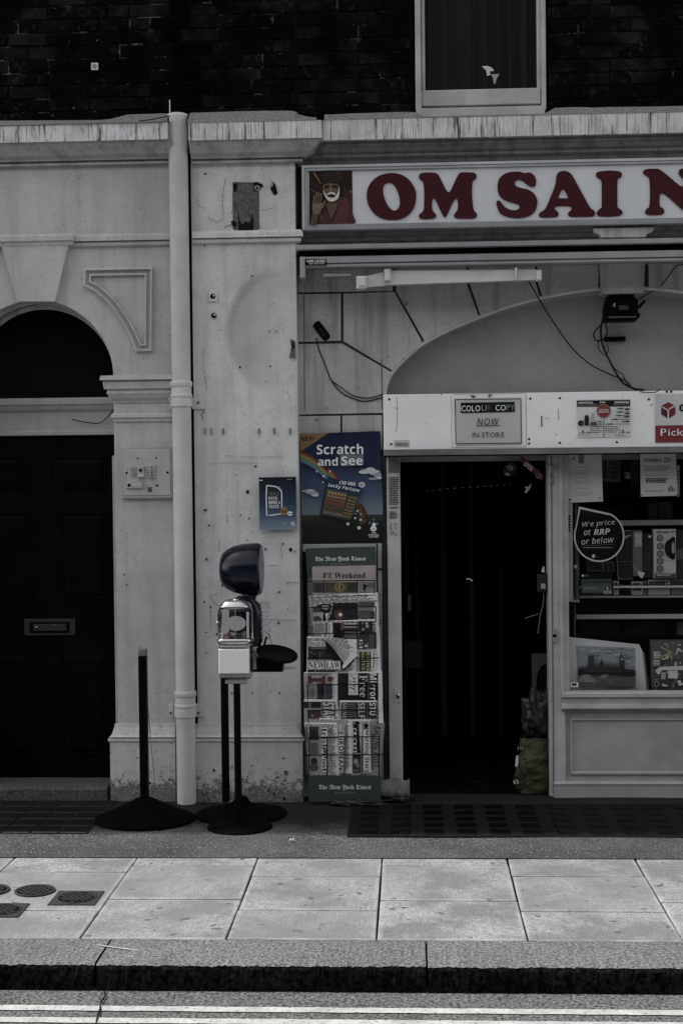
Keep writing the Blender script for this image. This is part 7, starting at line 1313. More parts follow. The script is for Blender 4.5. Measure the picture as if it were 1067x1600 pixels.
def f(p):
    p.t('FT Weekend', 290, -28, 645, 18, K, 'serif').r(205, 52, 298, 138, ink(60, 58, 54)).r(306, 52, 580, 138, ink(58, 55, 46)).ell(430, 92, 48, 40, ink(98, 84, 54)).ell(430, 92, 28, 22, ink(70, 60, 44)).line([(430, 70), (425, 110)], 12, ink(120, 112, 90)).r(596, 52, 720, 138, ink(96)).lines(225, 60, 295, 130, 6, ink(40), .25).lines(500, 60, 575, 130, 6, ink(36))
    p.poly([(625, 75), (640, 62), (650, 80), (672, 72), (650, 95), (645, 105), (640, 132), (630, 132), (634, 108), (618, 112), (628, 95)], K).lines(670, 60, 715, 100, 4, ink(60))
paper('pink FT Weekend in the top tier of the newspaper rack', [(487.5, 886), (585.5, 884), (585.5, 928), (488.5, 930)], tier(900), f, .010, PINK, sc_=5.335)
def f(p):
    p.r(182, 200, 745, 215, ink(110)).line([(180, 180), (420, 172), (730, 158)], 4, ink(60)).poly([(240, 250), (270, 235), (350, 230), (365, 250), (350, 300), (330, 310), (318, 372), (290, 372), (280, 300), (245, 285)], ink(22)).poly([(280, 245), (330, 240), (350, 262), (320, 285), (285, 275)], ink(110)).r(210, 262, 270, 302, ink(66, 52, 44)).poly([(375, 225), (580, 222), (582, 365), (330, 372), (365, 305)], ink(24, 24, 30)).ell(425, 322, 40, 40, ink(70, 48, 40)).ell(436, 322, 15, 15, ink(170)).lines(460, 275, 575, 350, 6, ink(48), .2).r(590, 215, 722, 258, ink(60)).r(590, 262, 712, 288, ink(100)).r(590, 294, 720, 355, ink(52, 44, 42)).lines(595, 300, 715, 350, 5, ink(90)).poly([(210, 305), (296, 302), (290, 370), (212, 372)], ink(125)).poly([(212, 340), (250, 330), (275, 350), (285, 370), (212, 372)], ink(50)).poly([(310, 312), (335, 308), (318, 366)], ink(170))
paper('newspaper with a big photo of two people, second tier of the rack', [(483, 932), (588.5, 927), (590, 973), (486, 976)], tier(950), f, .018)
def f(p):
    p.r(212, 392, 375, 480, ink(122)).lines(222, 400, 310, 470, 6, ink(60)).t('American', 336, 392, 362, 540, K, 'serif', 90).t('Russian', 314, 392, 334, 480, ink(40), 'serif', 90).poly([(376, 392), (580, 386), (585, 606), (380, 560)], ink(14)).r(440, 392, 462, 450, ink(84, 56, 48)).r(464, 392, 575, 404, ink(140)).r(464, 420, 575, 430, ink(120)).r(464, 438, 575, 442, ink(80))
    for k in range(7): p.r(468, 466+k*12, 572, 470+k*12, ink(120))
    p.poly([(390, 540), (440, 505), (520, 520), (560, 550), (580, 580), (480, 595), (400, 575)], ink(50)).poly([(520, 560), (585, 545), (590, 600), (530, 590)], ink(88)).r(588, 378, 726, 465, ink(26, 28, 34)).ell(655, 395, 12, 12, ink(130)).ell(660, 420, 14, 12, ink(120)).ell(625, 445, 14, 12, ink(100)).ell(620, 395, 10, 8, ink(84)).r(590, 475, 728, 605, ink(50, 40, 42)).t('The', 706, 382, 722, 460, ink(150), 'serif', 90).t('GI', 594, 528, 622, 606, ink(190), 'serif', 90).t('T', 640, 560, 664, 606, ink(170), 'serif', 90).lines(680, 480, 728, 600, 8, ink(90))
paper('broadsheet turned sideways with a dark office photo, third tier of the rack', [(489, 972), (590, 968), (592, 1016), (495, 1018)], tier(992), f, .020)
def f(p):
    p.r(598, 632, 735, 792, ink(30)).t('REINS', 652, 636, 682, 790, ink(140, 132, 96), 'bold', 90).t('GATED', 612, 636, 640, 785, ink(140, 132, 96), 'bold', 90).r(690, 632, 742, 792, ink(150)).t('Betting', 700, 636, 730, 770, K, 'serif', 90).r(555, 640, 590, 790, ink(120))
paper('sideways newspaper with yellow headline behind the fanned one, fourth tier', [(545, 1017), (592, 1014.5), (593, 1050), (546, 1051)], tier(1030), f, .012)
def f(p):
    p.t('DAILY', 185, 548, 305, 582, K, 'serif').r(168, 590, 400, 690, ink(38)).lines(195, 594, 320, 608, 1, ink(120))
    for _ in range(26): p.ell(R.uniform(175, 390), R.uniform(620, 680), R.uniform(8, 18), R.uniform(6, 14), ink(R.choice((20, 28, 50, 64, 30))), 8)
    p.poly([(300, 530), (430, 590), (520, 650), (560, 700), (470, 790), (400, 740), (330, 620)], ink(14))  # black shape under the fan paints the shade between its leaves
    p.t('NEW', 172, 712, 300, 772, K, 'serif').t('LAW', 318, 712, 432, 772, K, 'serif').r(166, 784, 225, 800, K).r(232, 786, 395, 800, K).line([(302, 705), (302, 780)], 3, K)
dl_ = paper('newspaper headed DAILY and NEW LAW with its top corner fanned open', [(480, 995), (556, 1000), (556, 1050), (479, 1052)], tier(1010)-.012, f, .012)
# fanned leaves curling forward
for k in range(9):
    b = MB(); t = k/8; N = 10; V = []; Y0 = tier(1010)-.018
    for i in range(N+1):
        s_ = i/N; xu = 235+(300)*s_**1.1; yu = 512+(125-15*t)*s_**1.5; 
        xl = 235+(232+22*t)*s_**.8; yl = 512+262*s_**1.35-20*t*s_
        # leaf k is a strip between neighbours, interpolated from the upper to the lower outline
        for q in (t, t+.078):
            x = xu*(1-q)+xl*q; y = yu*(1-q)+yl*q; z = Y0-.004-.055*s_*(1-.5*abs(q-.5))-(.006 if q == t else 0); V.append(W(450+x/5.335+ (5 if False else 0), 900+y/5.335, z))
    b.add(V, [(2*i, 2*i+1, 2*i+3, 2*i+2) for i in range(N)], PAPER, True); b.build('leaf', dl_)
b = MB(); V = [W(450+u/5.335, 900+v/5.335, tier(1010)-.075) for u, v in ((525, 632), (585, 655), (462, 775), (450, 755))]; b.add(V, [(3, 2, 1, 0)], PAPER); b.build('leaf', dl_)
def f(p):
    p.r(165, 835, 195, 895, ink(74, 34, 34)).r(180, 852, 305, 882, ink(74, 34, 34)).r(285, 835, 310, 892, ink(74, 34, 34)).ell(349, 860, 23, 22, ink(74, 34, 34)).r(165, 918, 242, 1022, ink(108)).ell(200, 975, 26, 38, ink(84)).r(245, 895, 305, 1028, ink(40)).ell(275, 960, 20, 40, ink(24)).r(312, 895, 368, 1028, ink(44, 50, 60)).r(376, 905, 388, 1028, ink(140)).lines(172, 815, 395, 828, 1, ink(60))
paper('newspaper with a dark red letter i lying sideways, fifth tier left', [(475, 1051), (526, 1050), (526.5, 1093), (476, 1094)], tier(1070), f, .014)
def f(p):
    p.r(415, 810, 750, 1038, ink(14)).t('HOLIDAY', 425, 820, 452, 1000, ink(44), 'bold', 90).t('PULLOUT', 458, 820, 486, 1000, ink(44), 'bold', 90).r(503, 812, 583, 992, ink(160)).line([(520, 830), (560, 850), (515, 880), (565, 900), (520, 930), (565, 975)], 5, K, 4).t('Stay', 530, 840, 565, 960, K, 'bolditalic', 90).t('Free', 595, 825, 660, 1010, ink(150), 'serif', 90).t('Mirror', 682, 812, 742, 1035, ink(200), 'bold', 90).line([(670, 812), (670, 1030)], 3, ink(120))
paper('newspaper with white Mirror title running down its side, fifth tier right', [(526.5, 1051), (595, 1049.5), (595.5, 1094), (527, 1095)], tier(1070)+.002, f, .016)
def f(p):
    p.r(132, 1048, 275, 1100, ink(28)).lines(170, 1055, 200, 1095, 3, ink(120)).r(165, 1125, 275, 1190, ink(58, 44, 42)).poly([(195, 1150), (215, 1165), (200, 1178)], ink(120)).r(282, 1046, 392, 1190, ink(70)).t('STAR', 290, 1052, 385, 1200, ink(165), 'bold', 90)
paper('newspaper with white STAR title and a fat fold, sixth tier left', [(475, 1094), (525, 1095), (533, 1137), (476, 1137)], tier(1112), f, .024)
def f(p):
    p.r(442, 1052, 740, 1190, ink(40)).t('SHINE', 452, 1056, 490, 1185, ink(130), 'bold', 90).t('SELF', 585, 1056, 640, 1185, ink(150), 'bold', 90).ell(540, 1110, 30, 38, ink(22)).lines(500, 1060, 580, 1180, 7, ink(90)).t('STU', 678, 1056, 732, 1160, ink(175), 'bold', 90).line([(660, 1050), (660, 1190)], 3, ink(90))
paper('newspaper with pale ST title letters running down, sixth tier right', [(531, 1095), (595.5, 1095.5), (597, 1135), (532, 1137)], tier(1112)+.002, f, .018)
kw = dict(sc_=6.669, ox=460, oy=1040)
def f(p): p.t('RACING POST', 822, 625, 890, 1070, ink(44), 'bolditalic', 93).r(796, 620, 825, 1080, ink(70)).t('MAIL', 802, 622, 822, 720, ink(120), 'bold', 90)
paper('grey Racing Post leaning at the right end of the bottom tier', [(577, 1128), (599.5, 1131.5), (592, 1213), (572, 1211)], tier(1170)+.008, f, .016, flat((.30, .30, .295), name='grey_newsprint'), **kw)
def f(p):
    p.poly([(745, 590), (755, 615), (782, 620), (760, 640), (770, 668), (746, 650), (722, 668), (732, 638), (712, 618), (738, 615)], K); p.t('Morning Star', 724, 675, 780, 1080, K, 'bold', 91)
paper('Morning Star with a black star above its title in the bottom tier', [(564, 1125.5), (577, 1126), (580, 1207), (567, 1208)], tier(1170)+.004, f, .016, **kw)
def f(p): p.poly([(612, 605), (665, 610), (690, 910), (615, 915)], ink(22)).t('CRICKET', 606, 650, 648, 915, ink(175), 'bold', 90).r(606, 925, 690, 1120, ink(36)).ell(640, 1000, 24, 30, ink(120)).ell(660, 1040, 22, 26, ink(90)).lines(610, 1080, 680, 1110, 3, ink(110)).poly([(612, 590), (660, 580), (690, 600), (655, 612)], K)
paper('cricket newspaper with white letters on black in the bottom tier', [(549, 1126), (563, 1125), (566, 1210), (549, 1211)], tier(1170)+.000, f, .014, **kw)
def f(p): p.r(462, 612, 510, 1100, ink(150)).t('THE', 486, 618, 512, 680, K, 'bold', 90).t('EUROPEAN', 462, 690, 512, 1085, K, 'bold', 90).lines(532, 620, 556, 1080, 30, ink(70), .3, .1)
paper('newspaper titled THE EUROPEAN between two others in the bottom tier', [(498.5, 1122.5), (550, 1126.5), (549, 1208), (500, 1209)], tier(1170)+.002, f, .018, **kw)
def f(p):
    p.r(155, 632, 252, 780, ink(50)).ell(200, 700, 36, 44, ink(28)).r(162, 800, 252, 930, ink(88)).lines(172, 810, 245, 920, 6, ink(40)).ell(205, 1000, 34, 40, ink(34)).ell(205, 1060, 44, 40, ink(60)).t('Irish Post', 285, 650, 340, 1105, K, 'serif', 90).ell(322, 888, 26, 24, ink(80)).lines(110, 640, 146, 1130, 26, ink(60), .35).r(355, 655, 392, 710, ink(88)).line([(382, 740), (392, 1130)], 2.5, ink(60)).line([(410, 720), (418, 1130)], 2.5, ink(80))
paper('Irish Post with its title running down, left end of the bottom tier', [(475.5, 1130), (526, 1131), (529, 1212), (482, 1214)], tier(1170)-.008, f, .022, **kw)
# bundle under the rack and wrapped bundle beside it
def lump(name, label, cat, c, rx, ry, rz, mat, amp=.25, fr=3.0, seed=0, n=40, m=26, fold=0., group=None, flatb=True):
    b = MB(); V = []
    for j in range(m+1):
        th = math.pi*j/m
        for i in range(n):
            ph = 2*math.pi*i/n; d = Vector((math.sin(th)*math.cos(ph), math.sin(th)*math.sin(ph), math.cos(th)))
            e = 1+amp*mnoise.fractal(d*fr+Vector((seed, 0, 0)), 1., 2., 4)+fold*abs(mnoise.noise(Vector((d.x*9+seed, d.y*9, d.z*2))))
            z = c[2]+d.z*rz*e; 
            if flatb: z = max(z, .004)
            V.append((c[0]+d.x*rx*e, c[1]+d.y*ry*e, z))
    b.add(V, [(j*n+i, (j+1)*n+i, (j+1)*n+(i+1) % n, j*n+(i+1) % n) for j in range(m) for i in range(n)], mat, True); o = b.build(name)
    if label: tag(o, label, cat, group)
    return o
DPL = rubbed('dusty_black_plastic', (.022, .022, .022), .5, 9, .35, .4, .4, 40)
p0 = G(555, 1264); lump('plastic_bag', 'dark crumpled plastic bag under the newspaper rack', 'bag', (p0.x, -.10, .012), .13, .06, .022, DPL, .4, 2.6, 3, fold=.5)
b = MB(); N, n = 26, 18; V = []
for i in range(N+1):
    t = i/N; x = wx(592, 1235, 0)+t*S(48); r0 = .046+.012*math.sin(t*3)+(.010 if t > .93 else 0)
    for k in range(n):
        q = 6.2832*k/n; e = 1+.22*mnoise.noise(Vector((t*1.5, math.cos(q)*4, math.sin(q)*4)))+.10*mnoise.noise(Vector((t*6, q*5, 1)))
        V.append((x, -.02+r0*e*math.cos(q)*.8, wz(615, 1234, 0)+.006+r0*e*math.sin(q)))
WRAP = rubbed('bundle_wrap', (.16, .16, .155), .5, 14, .6, .3, .6, 50)
b.add(V, [(i*n+k, i*n+(k+1) % n, (i+1)*n+(k+1) % n, (i+1)*n+k) for i in range(N) for k in range(n)], WRAP, True); b.add([V[-n+k] for k in range(n)], [tuple(range(n))], WRAP); tag(b.build('wrapped_bundle'), 'pale wrapped paper bundle sticking out right of the rack foot', 'bundle')
p0 = G(620, 1258); lump('plastic_bag', 'black bag on the ground under the pale wrapped bundle', 'bag', (p0.x, -.02, .02), .07, .05, .030, DPL, .5, 2.6, 9, fold=.4)

# ================================================================== THINGS ON THE PAVEMENT
def sqring(cx, cy, z, rx, ry, e=4., n=28): return [(cx+rx*math.copysign(abs(math.cos(2*math.pi*k/n))**(2/e), math.cos(2*math.pi*k/n)), cy+ry*math.copysign(abs(math.sin(2*math.pi*k/n))**(2/e), math.sin(2*math.pi*k/n)), z) for k in range(n)]
def loft(b, rings, mat, smooth=True, cap=True):
    n = len(rings[0]); V = [v for r_ in rings for v in r_]
    b.add(V, [(i*n+k, i*n+(k+1) % n, (i+1)*n+(k+1) % n, (i+1)*n+k) for i in range(len(rings)-1) for k in range(n)], mat, smooth)
    if cap: b.add(rings[0], [tuple(range(n))[::-1]], mat); b.add(rings[-1], [tuple(range(n))], mat)
# ---- stanchion
s0 = G(227, 1281); st = empty('barrier_post', (s0.x, s0.y, 0)); tag(st, 'black flat barrier post with a grey cap on a wide black rubber base', 'barrier post')
b = MB(); b.lathe((s0.x, s0.y, 0), [(.270, .0), (.270, .012), (.250, .022), (.20, .042), (.13, .075), (.08, .100), (.045, .118), (.0, .12)], RUBBER, 40, sy=.92); b.build('base', st)
xw = S(6.5, s0.y); ztp = wz(224.5, 1014, s0.y)
b = MB(); loft(b, [sqring(s0.x, s0.y, z, xw*f_, .028*f_, 6) for z, f_ in ((.10, 1), (.5, 1), (ztp-.075, 1), (ztp-.045, 1), (ztp-.035, .98))], BLACKP); b.build('post', st)
b = MB(); loft(b, [sqring(s0.x, s0.y, z, xw*f_, .028*f_, 6) for z, f_ in ((ztp-.035, .97), (ztp-.02, 1.0), (ztp-.006, .97), (ztp-.001, .90), (ztp, .8))], rubbed('grey_cap', (.14, .14, .14), .2, 8, .5)); b.build('cap', st)
b = MB(); b.tube([W(231, 1100, s0.y+.10), W(237, 1170, s0.y+.13), W(245.5, 1255, s0.y+.16)], .0028, rubbed('pale_cane', (.22, .22, .21), .3), 6); tag(b.build('cane'), 'thin pale rod leaning behind the black barrier post', 'rod')

# ---- front sweet dispenser (clear box of gumballs on a pole)
a0 = G(373, 1292); YA0 = a0.y; gm_ = empty('gumball_machine', (a0.x, YA0, 0)); tag(gm_, 'gumball machine with a clear globe and white front plate on a thin black pole', 'gumball machine')
z_ = lambda py: wz(371, py, YA0)
b = MB(); b.lathe((a0.x+.008, YA0-.01, 0), [(.172, 0), (.172, .006), (.160, .014), (.10, .024), (.05, .036), (.03, .055), (0, .056)], RUBBER, 36); b.build('base', gm_)
b = MB(); b.add([(a0.x-.04, YA0-.175, .003), (a0.x+.06, YA0-.175, .003), (a0.x+.05, YA0-.155, .015), (a0.x-.05, YA0-.150, .015)], [(0, 1, 2, 3)], CHROME); b.build('rim_glint', gm_)  # bright strip painting the light reflected along the base rim
b = MB(); b.lathe((a0.x, YA0, 0), [(.0185, .05), (.0185, z_(1062))], BLACKP, 16); b.build('pole', gm_)
hw = S(17, YA0); b = MB(); b.bev(a0.x-hw, a0.x+hw, YA0-.045, YA0+.045, z_(1067), z_(1060), CHROME, .003); b.build('mounting_plate', gm_)
hw = S(24, YA0)
b = MB(); b.bev(a0.x-hw, a0.x+hw, YA0-.078, YA0+.06, z_(1057.5), z_(1004), CHROME, .006); b.build('body', gm_)
b = MB()
for zt_1, zb_1 in ((1006, 1011.5), (1049.5, 1056)):
    b.bev(a0.x-hw*.92, a0.x+hw*.80, YA0-.088, YA0-.078, z_(zb_1), z_(zt_1), CHROME, .003)
    for k in range(9): xx = a0.x-hw*.80+k*hw*.175; b.bev(xx, xx+.006, YA0-.092, YA0-.088, z_(zb_1-1), z_(zt_1+1), rubbed('chrome_relief', (.25, .25, .25), .6, 60, .3, .5, .3, 90, metal=.8) if k == 0 else b.ms[-1], .001)
b.build('chrome_trim', gm_)
b = MB(); b.bev(a0.x-hw*1.02, a0.x+hw*.96, YA0-.094, YA0-.080, z_(1049), z_(1011), rubbed('white_plate', (.80, .80, .80), .04, 4, .4, .3, .03, 50), .004); b.build('front_plate', gm_)
gw = S(27, YA0)
b = MB(); loft(b, [sqring(a0.x-.002, YA0, z, gw*f_, .088*f_, 5) for z, f_ in ((z_(1004), .97), (z_(1001), 1.03), (z_(998), 1.03), (z_(996), .98))], CHROME); b.build('globe_ring', gm_)
b = MB(); loft(b, [sqring(a0.x-.002, YA0, z, gw*f_, .085*f_, 5) for z, f_ in ((z_(998), .97), (z_(990), 1.0), (z_(958), 1.0), (z_(952), .97), (z_(949), .90))], GLOBE, True, False); b.build('globe', gm_)
b = MB(); loft(b, [sqring(a0.x-.002, YA0, z, gw*f_, .085*f_, 3.2) for z, f_ in ((z_(950), .88), (z_(947.5), .93), (z_(945), .90), (z_(942), .80), (z_(939), .72), (z_(937), .55))], CHROME)
b.lathe((a0.x, YA0, z_(937)), [(.02, -.004), (.018, .004), (.008, .008), (0, .008)], CHROME, 14); b.build('lid', gm_)
b = MB(); b.tube([(a0.x-.004, YA0, z_(996)), (a0.x-.004, YA0, z_(945))], .003, CHROME, 8); b.build('rod', gm_)
b = MB(); b.box(a0.x+gw*.72, a0.x+gw*.86, YA0-.087, YA0-.085, z_(994), z_(954), flat((.45, .45, .45))); b.build('corner_strip', gm_)
b = MB(); cxx = W(369, 974, YA0-.087); b.add([(cxx.x+S(15.5, YA0)*math.cos(q/24*6.2832), YA0-.0868, cxx.z+S(11.5, YA0)*math.sin(q/24*6.2832)) for q in range(24)], [tuple(range(24))], flat((.36, .36, .36), .4)); b.build('oval_sticker', gm_)
ball = None; BC = [alb(*c) for c in ((120, 80, 76), (150, 140, 110), (60, 70, 90), (100, 104, 92), (150, 120, 104), (40, 44, 52), (130, 130, 126), (96, 84, 110))]
bmats = [flat(c, .3, .4, name='sweet') for c in BC]
for k in range(46):
    u = R.uniform(-.85, .85); v = R.uniform(-.85, .85); rr = .0095; q = MB(); zz = z_(997)+rr+(0 if k < 30 else .013)*1.0
    if k >= 30: u *= .6
    prof = [(0, -rr), (rr*.7, -rr*.7), (rr, 0), (rr*.7, rr*.7), (0, rr)]
    q.lathe((a0.x+u*gw*.9, YA0+v*.075, zz), prof, bmats[k % 8], 8); q.build('gumball', gm_)
b = MB(); b.lathe((a0.x-gw*1.02, YA0-.03, z_(975)), [(0, -.004), (.010, -.002), (.010, .02), (0, .022)], CHROME, 10); b.build('catch', gm_)

# ---- navy vending machine behind it
b0 = G(353.5, 1275); YB0 = b0.y; vm = empty('vending_machine', (b0.x, YB0, 0)); tag(vm, 'vending machine with a glossy navy dome head turned sideways on a black pole', 'vending machine')
zq = lambda py: wz(375, py, YB0); xq = lambda px: wx(px, 950, YB0)
b = MB(); b.lathe((b0.x+.08, YB0+.03, 0), [(.25, 0), (.25, .01), (.21, .020), (.10, .04), (.05, .07), (.03, .10), (0, .10)], RUBBER, 36); b.build('base', vm)
b = MB(); b.lathe((b0.x, YB0, 0), [(.0215, .08), (.0215, zq(1000))], BLACKP, 16); b.build('pole', vm)
b = MB(); sx_ = S(1, YB0); hc = (xq(345), YB0, zq(889.5))
b.lathe(hc, [(r_*sx_, h*sx_) for h, r_ in ((0, 0), (0, 12), (1.2, 19), (5, 26), (12, 32), (22, 37), (36, 40), (50, 41), (60, 41), (64, 39.5), (65, 38), (64, 36), (60, 35))], NAVY, 40, 'X', 1, 1); b.build('dome', vm)
b = MB(); b.lathe(hc, [(35.5*sx_, 60*sx_), (37*sx_, 65.5*sx_), (34*sx_, 66*sx_), (0, 63*sx_)], rubbed('rim_grey', (.16, .16, .17), .2, 8, .35, .4), 40, 'X'); b.build('rim', vm)
b = MB(); b.tube([(xq(392), YB0, zq(932)), (xq(390), YB0+.0, zq(918))], [.045, .03], NAVY, 12)
loft(b, [sqring(xq(x), YB0, zq(y), S(w_, YB0), .06, 3) for x, y, w_ in ((382, 1009, 25), (384, 1000, 27), (384, 960, 26), (383, 945, 25), (380, 938, 20), (388, 930, 14))], NAVY); b.build('body', vm)
b = MB(); b.bev(xq(395), xq(442), YB0-.06, YB0+.05, zq(1048), zq(1026), BLACKP, .004); b.bev(xq(392), xq(402), YB0-.07, YB0+.05, zq(1044), zq(1012), CHROME, .003); b.build('coin_box', vm)
for k, y in enumerate((945, 958.5, 970.5, 982, 993)):
    b = MB(); xa, xb_ = xq(407), xq(422); dz = S(4, YB0); P = [(xa, YB0-.03, zq(y)+dz), (xb_-.006, YB0-.03, zq(y)+dz), (xb_, YB0-.03, zq(y)+dz*.5), (xb_, YB0-.03, zq(y)-dz*.5), (xb_-.006, YB0-.03, zq(y)-dz), (xa, YB0-.03, zq(y)-dz)]
    b.tube(P, .0032, CHROME, 6); b.tube([(xa, YB0-.03, zq(y)), (xb_-.012, YB0-.03, zq(y))], .002, CHROME, 6); b.build('prize_clip', vm)
b = MB(); b.tube([(xq(413), YB0-.03, zq(1008)), (xq(417), YB0-.03, zq(994))], .006, BLACKP, 8); b.build('lever', vm)
tc_ = Vector((xq(433), YB0-.04, zq(1022))); b = MB(); rings = []
for r_, h in ((0, .004), (.080, .004), (.104, .014), (.112, .012), (.113, .002), (.104, -.006), (.0, -.012)):
    ring = []
    for k in range(32): q = 6.2832*k/32; x, y = r_*math.cos(q), r_*.75*math.sin(q); ring.append((tc_.x+x, tc_.y+y, tc_.z+h-x*.16+y*.38))
    rings.append(ring)
loft(b, rings, BLACKP, True, False); b.build('tray', vm)
b = MB(); 
for dy in (0, 2.4): b.tube([(xq(440), YB0-.05, zq(1041+dy)), (xq(463), YB0-.05, zq(1041+dy))], .0024, CHROME, 6)
b.build('prong', vm)
b = MB(); b.tube(catmull([(xq(420), YB0-.04, zq(988)), (xq(424), YB0-.05, zq(1000)), (xq(428), YB0-.06, zq(1012))], 6, False), .0018, CABLE, 6); b.build('chain', vm)

# ================================================================== DOORWAY
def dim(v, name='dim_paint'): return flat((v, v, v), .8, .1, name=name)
b = MB(); N = 90; V = []; Yc = 1.1; x0_, x1_ = wx(640, 950, Yc), wx(800, 950, Yc); z1_ = wz(720, 712, Yc)
for i in range(N+1):
    t = i/N; x = x0_+(x1_-x0_)*t; y = Yc+.03*math.sin(t*13)+.02*math.sin(t*29); V += [(x, y, .05), (x, y, z1_)]
b.add(V, [(2*i, 2*i+2, 2*i+3, 2*i+1) for i in range(N)], dim(.003, 'dark_cloth'), True); tag(b.build('curtain'), 'black curtain hanging inside the dark shop doorway', 'curtain')
for x0_, x1_, lab in ((688, 696.5, 'faint upright strip inside the doorway, left of the middle'), (733, 740, 'faint upright strip in the middle of the doorway'), (779, 783, 'thin faint upright strip in the right half of the doorway'), (648, 654, 'faint upright strip close to the left door post')):
    b = MB(); b.pbev(x0_, 715, x1_, 1150, .95, .98, dim(.022 if x0_ in (688, 733) else .012, 'dim_strip'), .003); tag(b.build('shop_upright'), lab, 'upright', 'uprights inside the shop door')
b = MB(); P = catmull([tuple(W(x, y, .5)) for x, y in ((667, 767), (700, 763.5), (740, 761), (775, 758.5), (806, 756))], 10, False)
for k in range(0, len(P)-3, 3): b.tube([P[k], P[k+1]], .0022, dim(.5, 'pale_bead'), 5)
tag(stuff(b.build('bead_string')), 'string of pale dashes across the top of the doorway', 'string'); bpy.data.objects['bead_string']['kind'] = 'thing'
YO2 = .16
p = Pr(YO2-.0035, 2.908, 620, 700); RS = flat(alb(84, 36, 38), .5, .3, name='open_sign_red')
c = W(825.5, 730.5, YO2)
b = MB(); b.pprism([(804, 712), (810, 708.5), (849, 742), (846, 752)], YO2-.003, YO2+.003, RS); osn = b.build('open_sign'); tag(osn, 'dark red OPEN sign hanging aslant in the top right of the doorway', 'sign')
p.t('OPEN', 574, 72, 618, 94, ink(200), 'bold', 41); p.t('24', 540, 34, 560, 46, ink(120), 'bold', 41); p.t('7', 636, 120, 652, 136, ink(120), 'bold', 41).ring(641, 126, 12, 2, ink(110)); p.build('print', osn)
p = Pr(YO2+.02, 2.908, 620, 700); p.poly([(490, 78), (515, 60), (540, 75), (545, 100), (525, 125), (500, 130), (480, 110)], ink(24)).poly([(495, 85), (515, 72), (520, 90), (505, 100)], ink(86, 72, 62)).poly([(520, 80), (530, 84), (520, 104), (510, 106)], ink(110, 100, 92)).poly([(486, 115), (505, 112), (515, 120), (500, 128)], ink(110)).line([(530, 100), (545, 80)], 3, ink(70))
tag(p.build('postcard'), 'dark card with a painted face beside the hanging OPEN sign', 'card')
b = MB(); b.tube([W(820, 770, .2), W(825, 764, .2), W(829, 757, .2)], [.006, .009, .004], dim(.5, 'pale_plastic'), 8); b.tube([W(821, 760, .2), W(824, 765, .2)], .005, dim(.5, 'pale_plastic'), 8); tag(b.build('sign_hook'), 'pale curved hook hanging under the OPEN sign', 'hook')
b = MB(); b.tube(catmull([tuple(W(x, y, .3)) for x, y in ((728, 905), (733, 904.5), (738, 908))], 4, False), .0035, dim(.7, 'white_tag'), 6); tag(b.build('paper_tag'), 'tiny white curl of tape in the middle of the dark doorway', 'tag')
b = MB(); b.pbev(839.5, 898, 856, 925, .12, .18, dim(.03), .004); b.pbev(845, 912, 852, 920, .115, .12, dim(.35), .002); b.tube([W(848, 894, .13), W(849, 885, .13)], [.010, .004], dim(.5, 'pale_plastic'), 8); tag(b.build('door_closer_box'), 'small dark lock box with a pale button on the right side of the doorway', 'lock box')
b = MB(); b.tube(catmull([tuple(W(x, y, .16)) for x, y in ((849, 926), (848, 945), (843, 965), (840, 990))], 6, False), .003, dim(.16), 6); b.tube([W(820, 966, .2), W(841, 959, .2)], .0014, dim(.3), 5); tag(b.build('pull_cord'), 'grey cord hanging below the lock box in the doorway', 'cord')
b = MB(); b.pprism([(830.5, 1022), (856, 1022), (856, 1036), (846, 1040), (839, 1052), (837, 1078), (831, 1080)], .45, .48, dim(.09, 'grey_board')); b.pprism([(840, 1060), (846, 1042), (856, 1038), (856, 1085), (840, 1085)], .46, .47, dim(.01)); tag(b.build('board'), 'grey cut-out board standing behind the bags in the doorway', 'board')
b = MB(); b.pbox(631, 1002, 660, 1043, .9, 1.1, dim(.03)); tag(b.build('carton'), 'barely visible dark carton at the left of the doorway', 'carton')
b = MB(); b.pbox(637, 930, 642, 955, .6, .61, dim(.10)); tag(b.build('price_strip'), 'small dim strip hanging in the left of the doorway', 'strip')
# green bag and black sack
GB = rubbed('green_bag_fabric', alb(46, 48, 31), .4, 7, .6, .25, .5, 45)
gc = G(832, 1243); gy = .19; b = MB(); rings = []; n = 90
for j in range(61):
    t = j/60; z = .003+t*(wz(835, 1151, gy)-.003); cxp = 831+t*4; hw_ = [21, 26.5, 28, 28, 27, 25.5, 24, 23, 23.5, 24, 24][int(t*10)]*(1-(t*10 % 1))+[21, 26.5, 28, 28, 27, 25.5, 24, 23, 23.5, 24, 24, 24][min(11, int(t*10)+1)]*(t*10 % 1)
    ring = sqring(wx(cxp, 1200, gy), gy, z, S(hw_, gy), .075*(.75+.3*math.sin(3*t)), 3.0, n)
    out = []
    for k, (x, y, zz) in enumerate(ring):
        q = Vector((x*14, y*14, zz*9)); e = .014*mnoise.noise(q)+.020*abs(mnoise.noise(Vector((x*26+zz*6, y*16, zz*6))))-.022*abs(mnoise.noise(Vector((x*8-zz*5+5, y*9, zz*14))))+.010*abs(mnoise.noise(Vector((x*30-zz*22, 4, zz*26))))
        dx, dy = x-wx(cxp, 1200, gy), y-gy; L = max(.001, math.hypot(dx, dy)); out.append((x+dx/L*e, y+dy/L*e, zz+(.012*mnoise.noise(Vector((x*12, 3, 1))) if j == 60 else 0)))
    rings.append(out)
loft(b, rings, GB, True, False); b.add(rings[0], [tuple(range(n))[::-1]], GB); gb = b.build('shopping_bag'); tag(gb, 'bulging green shopping bag on the floor at the right of the doorway', 'bag')
yb_ = gy-.098
p = Pr(gy-.094, 2.908, 620, 700); WB = flat(alb(150, 152, 140), name='bag_print')
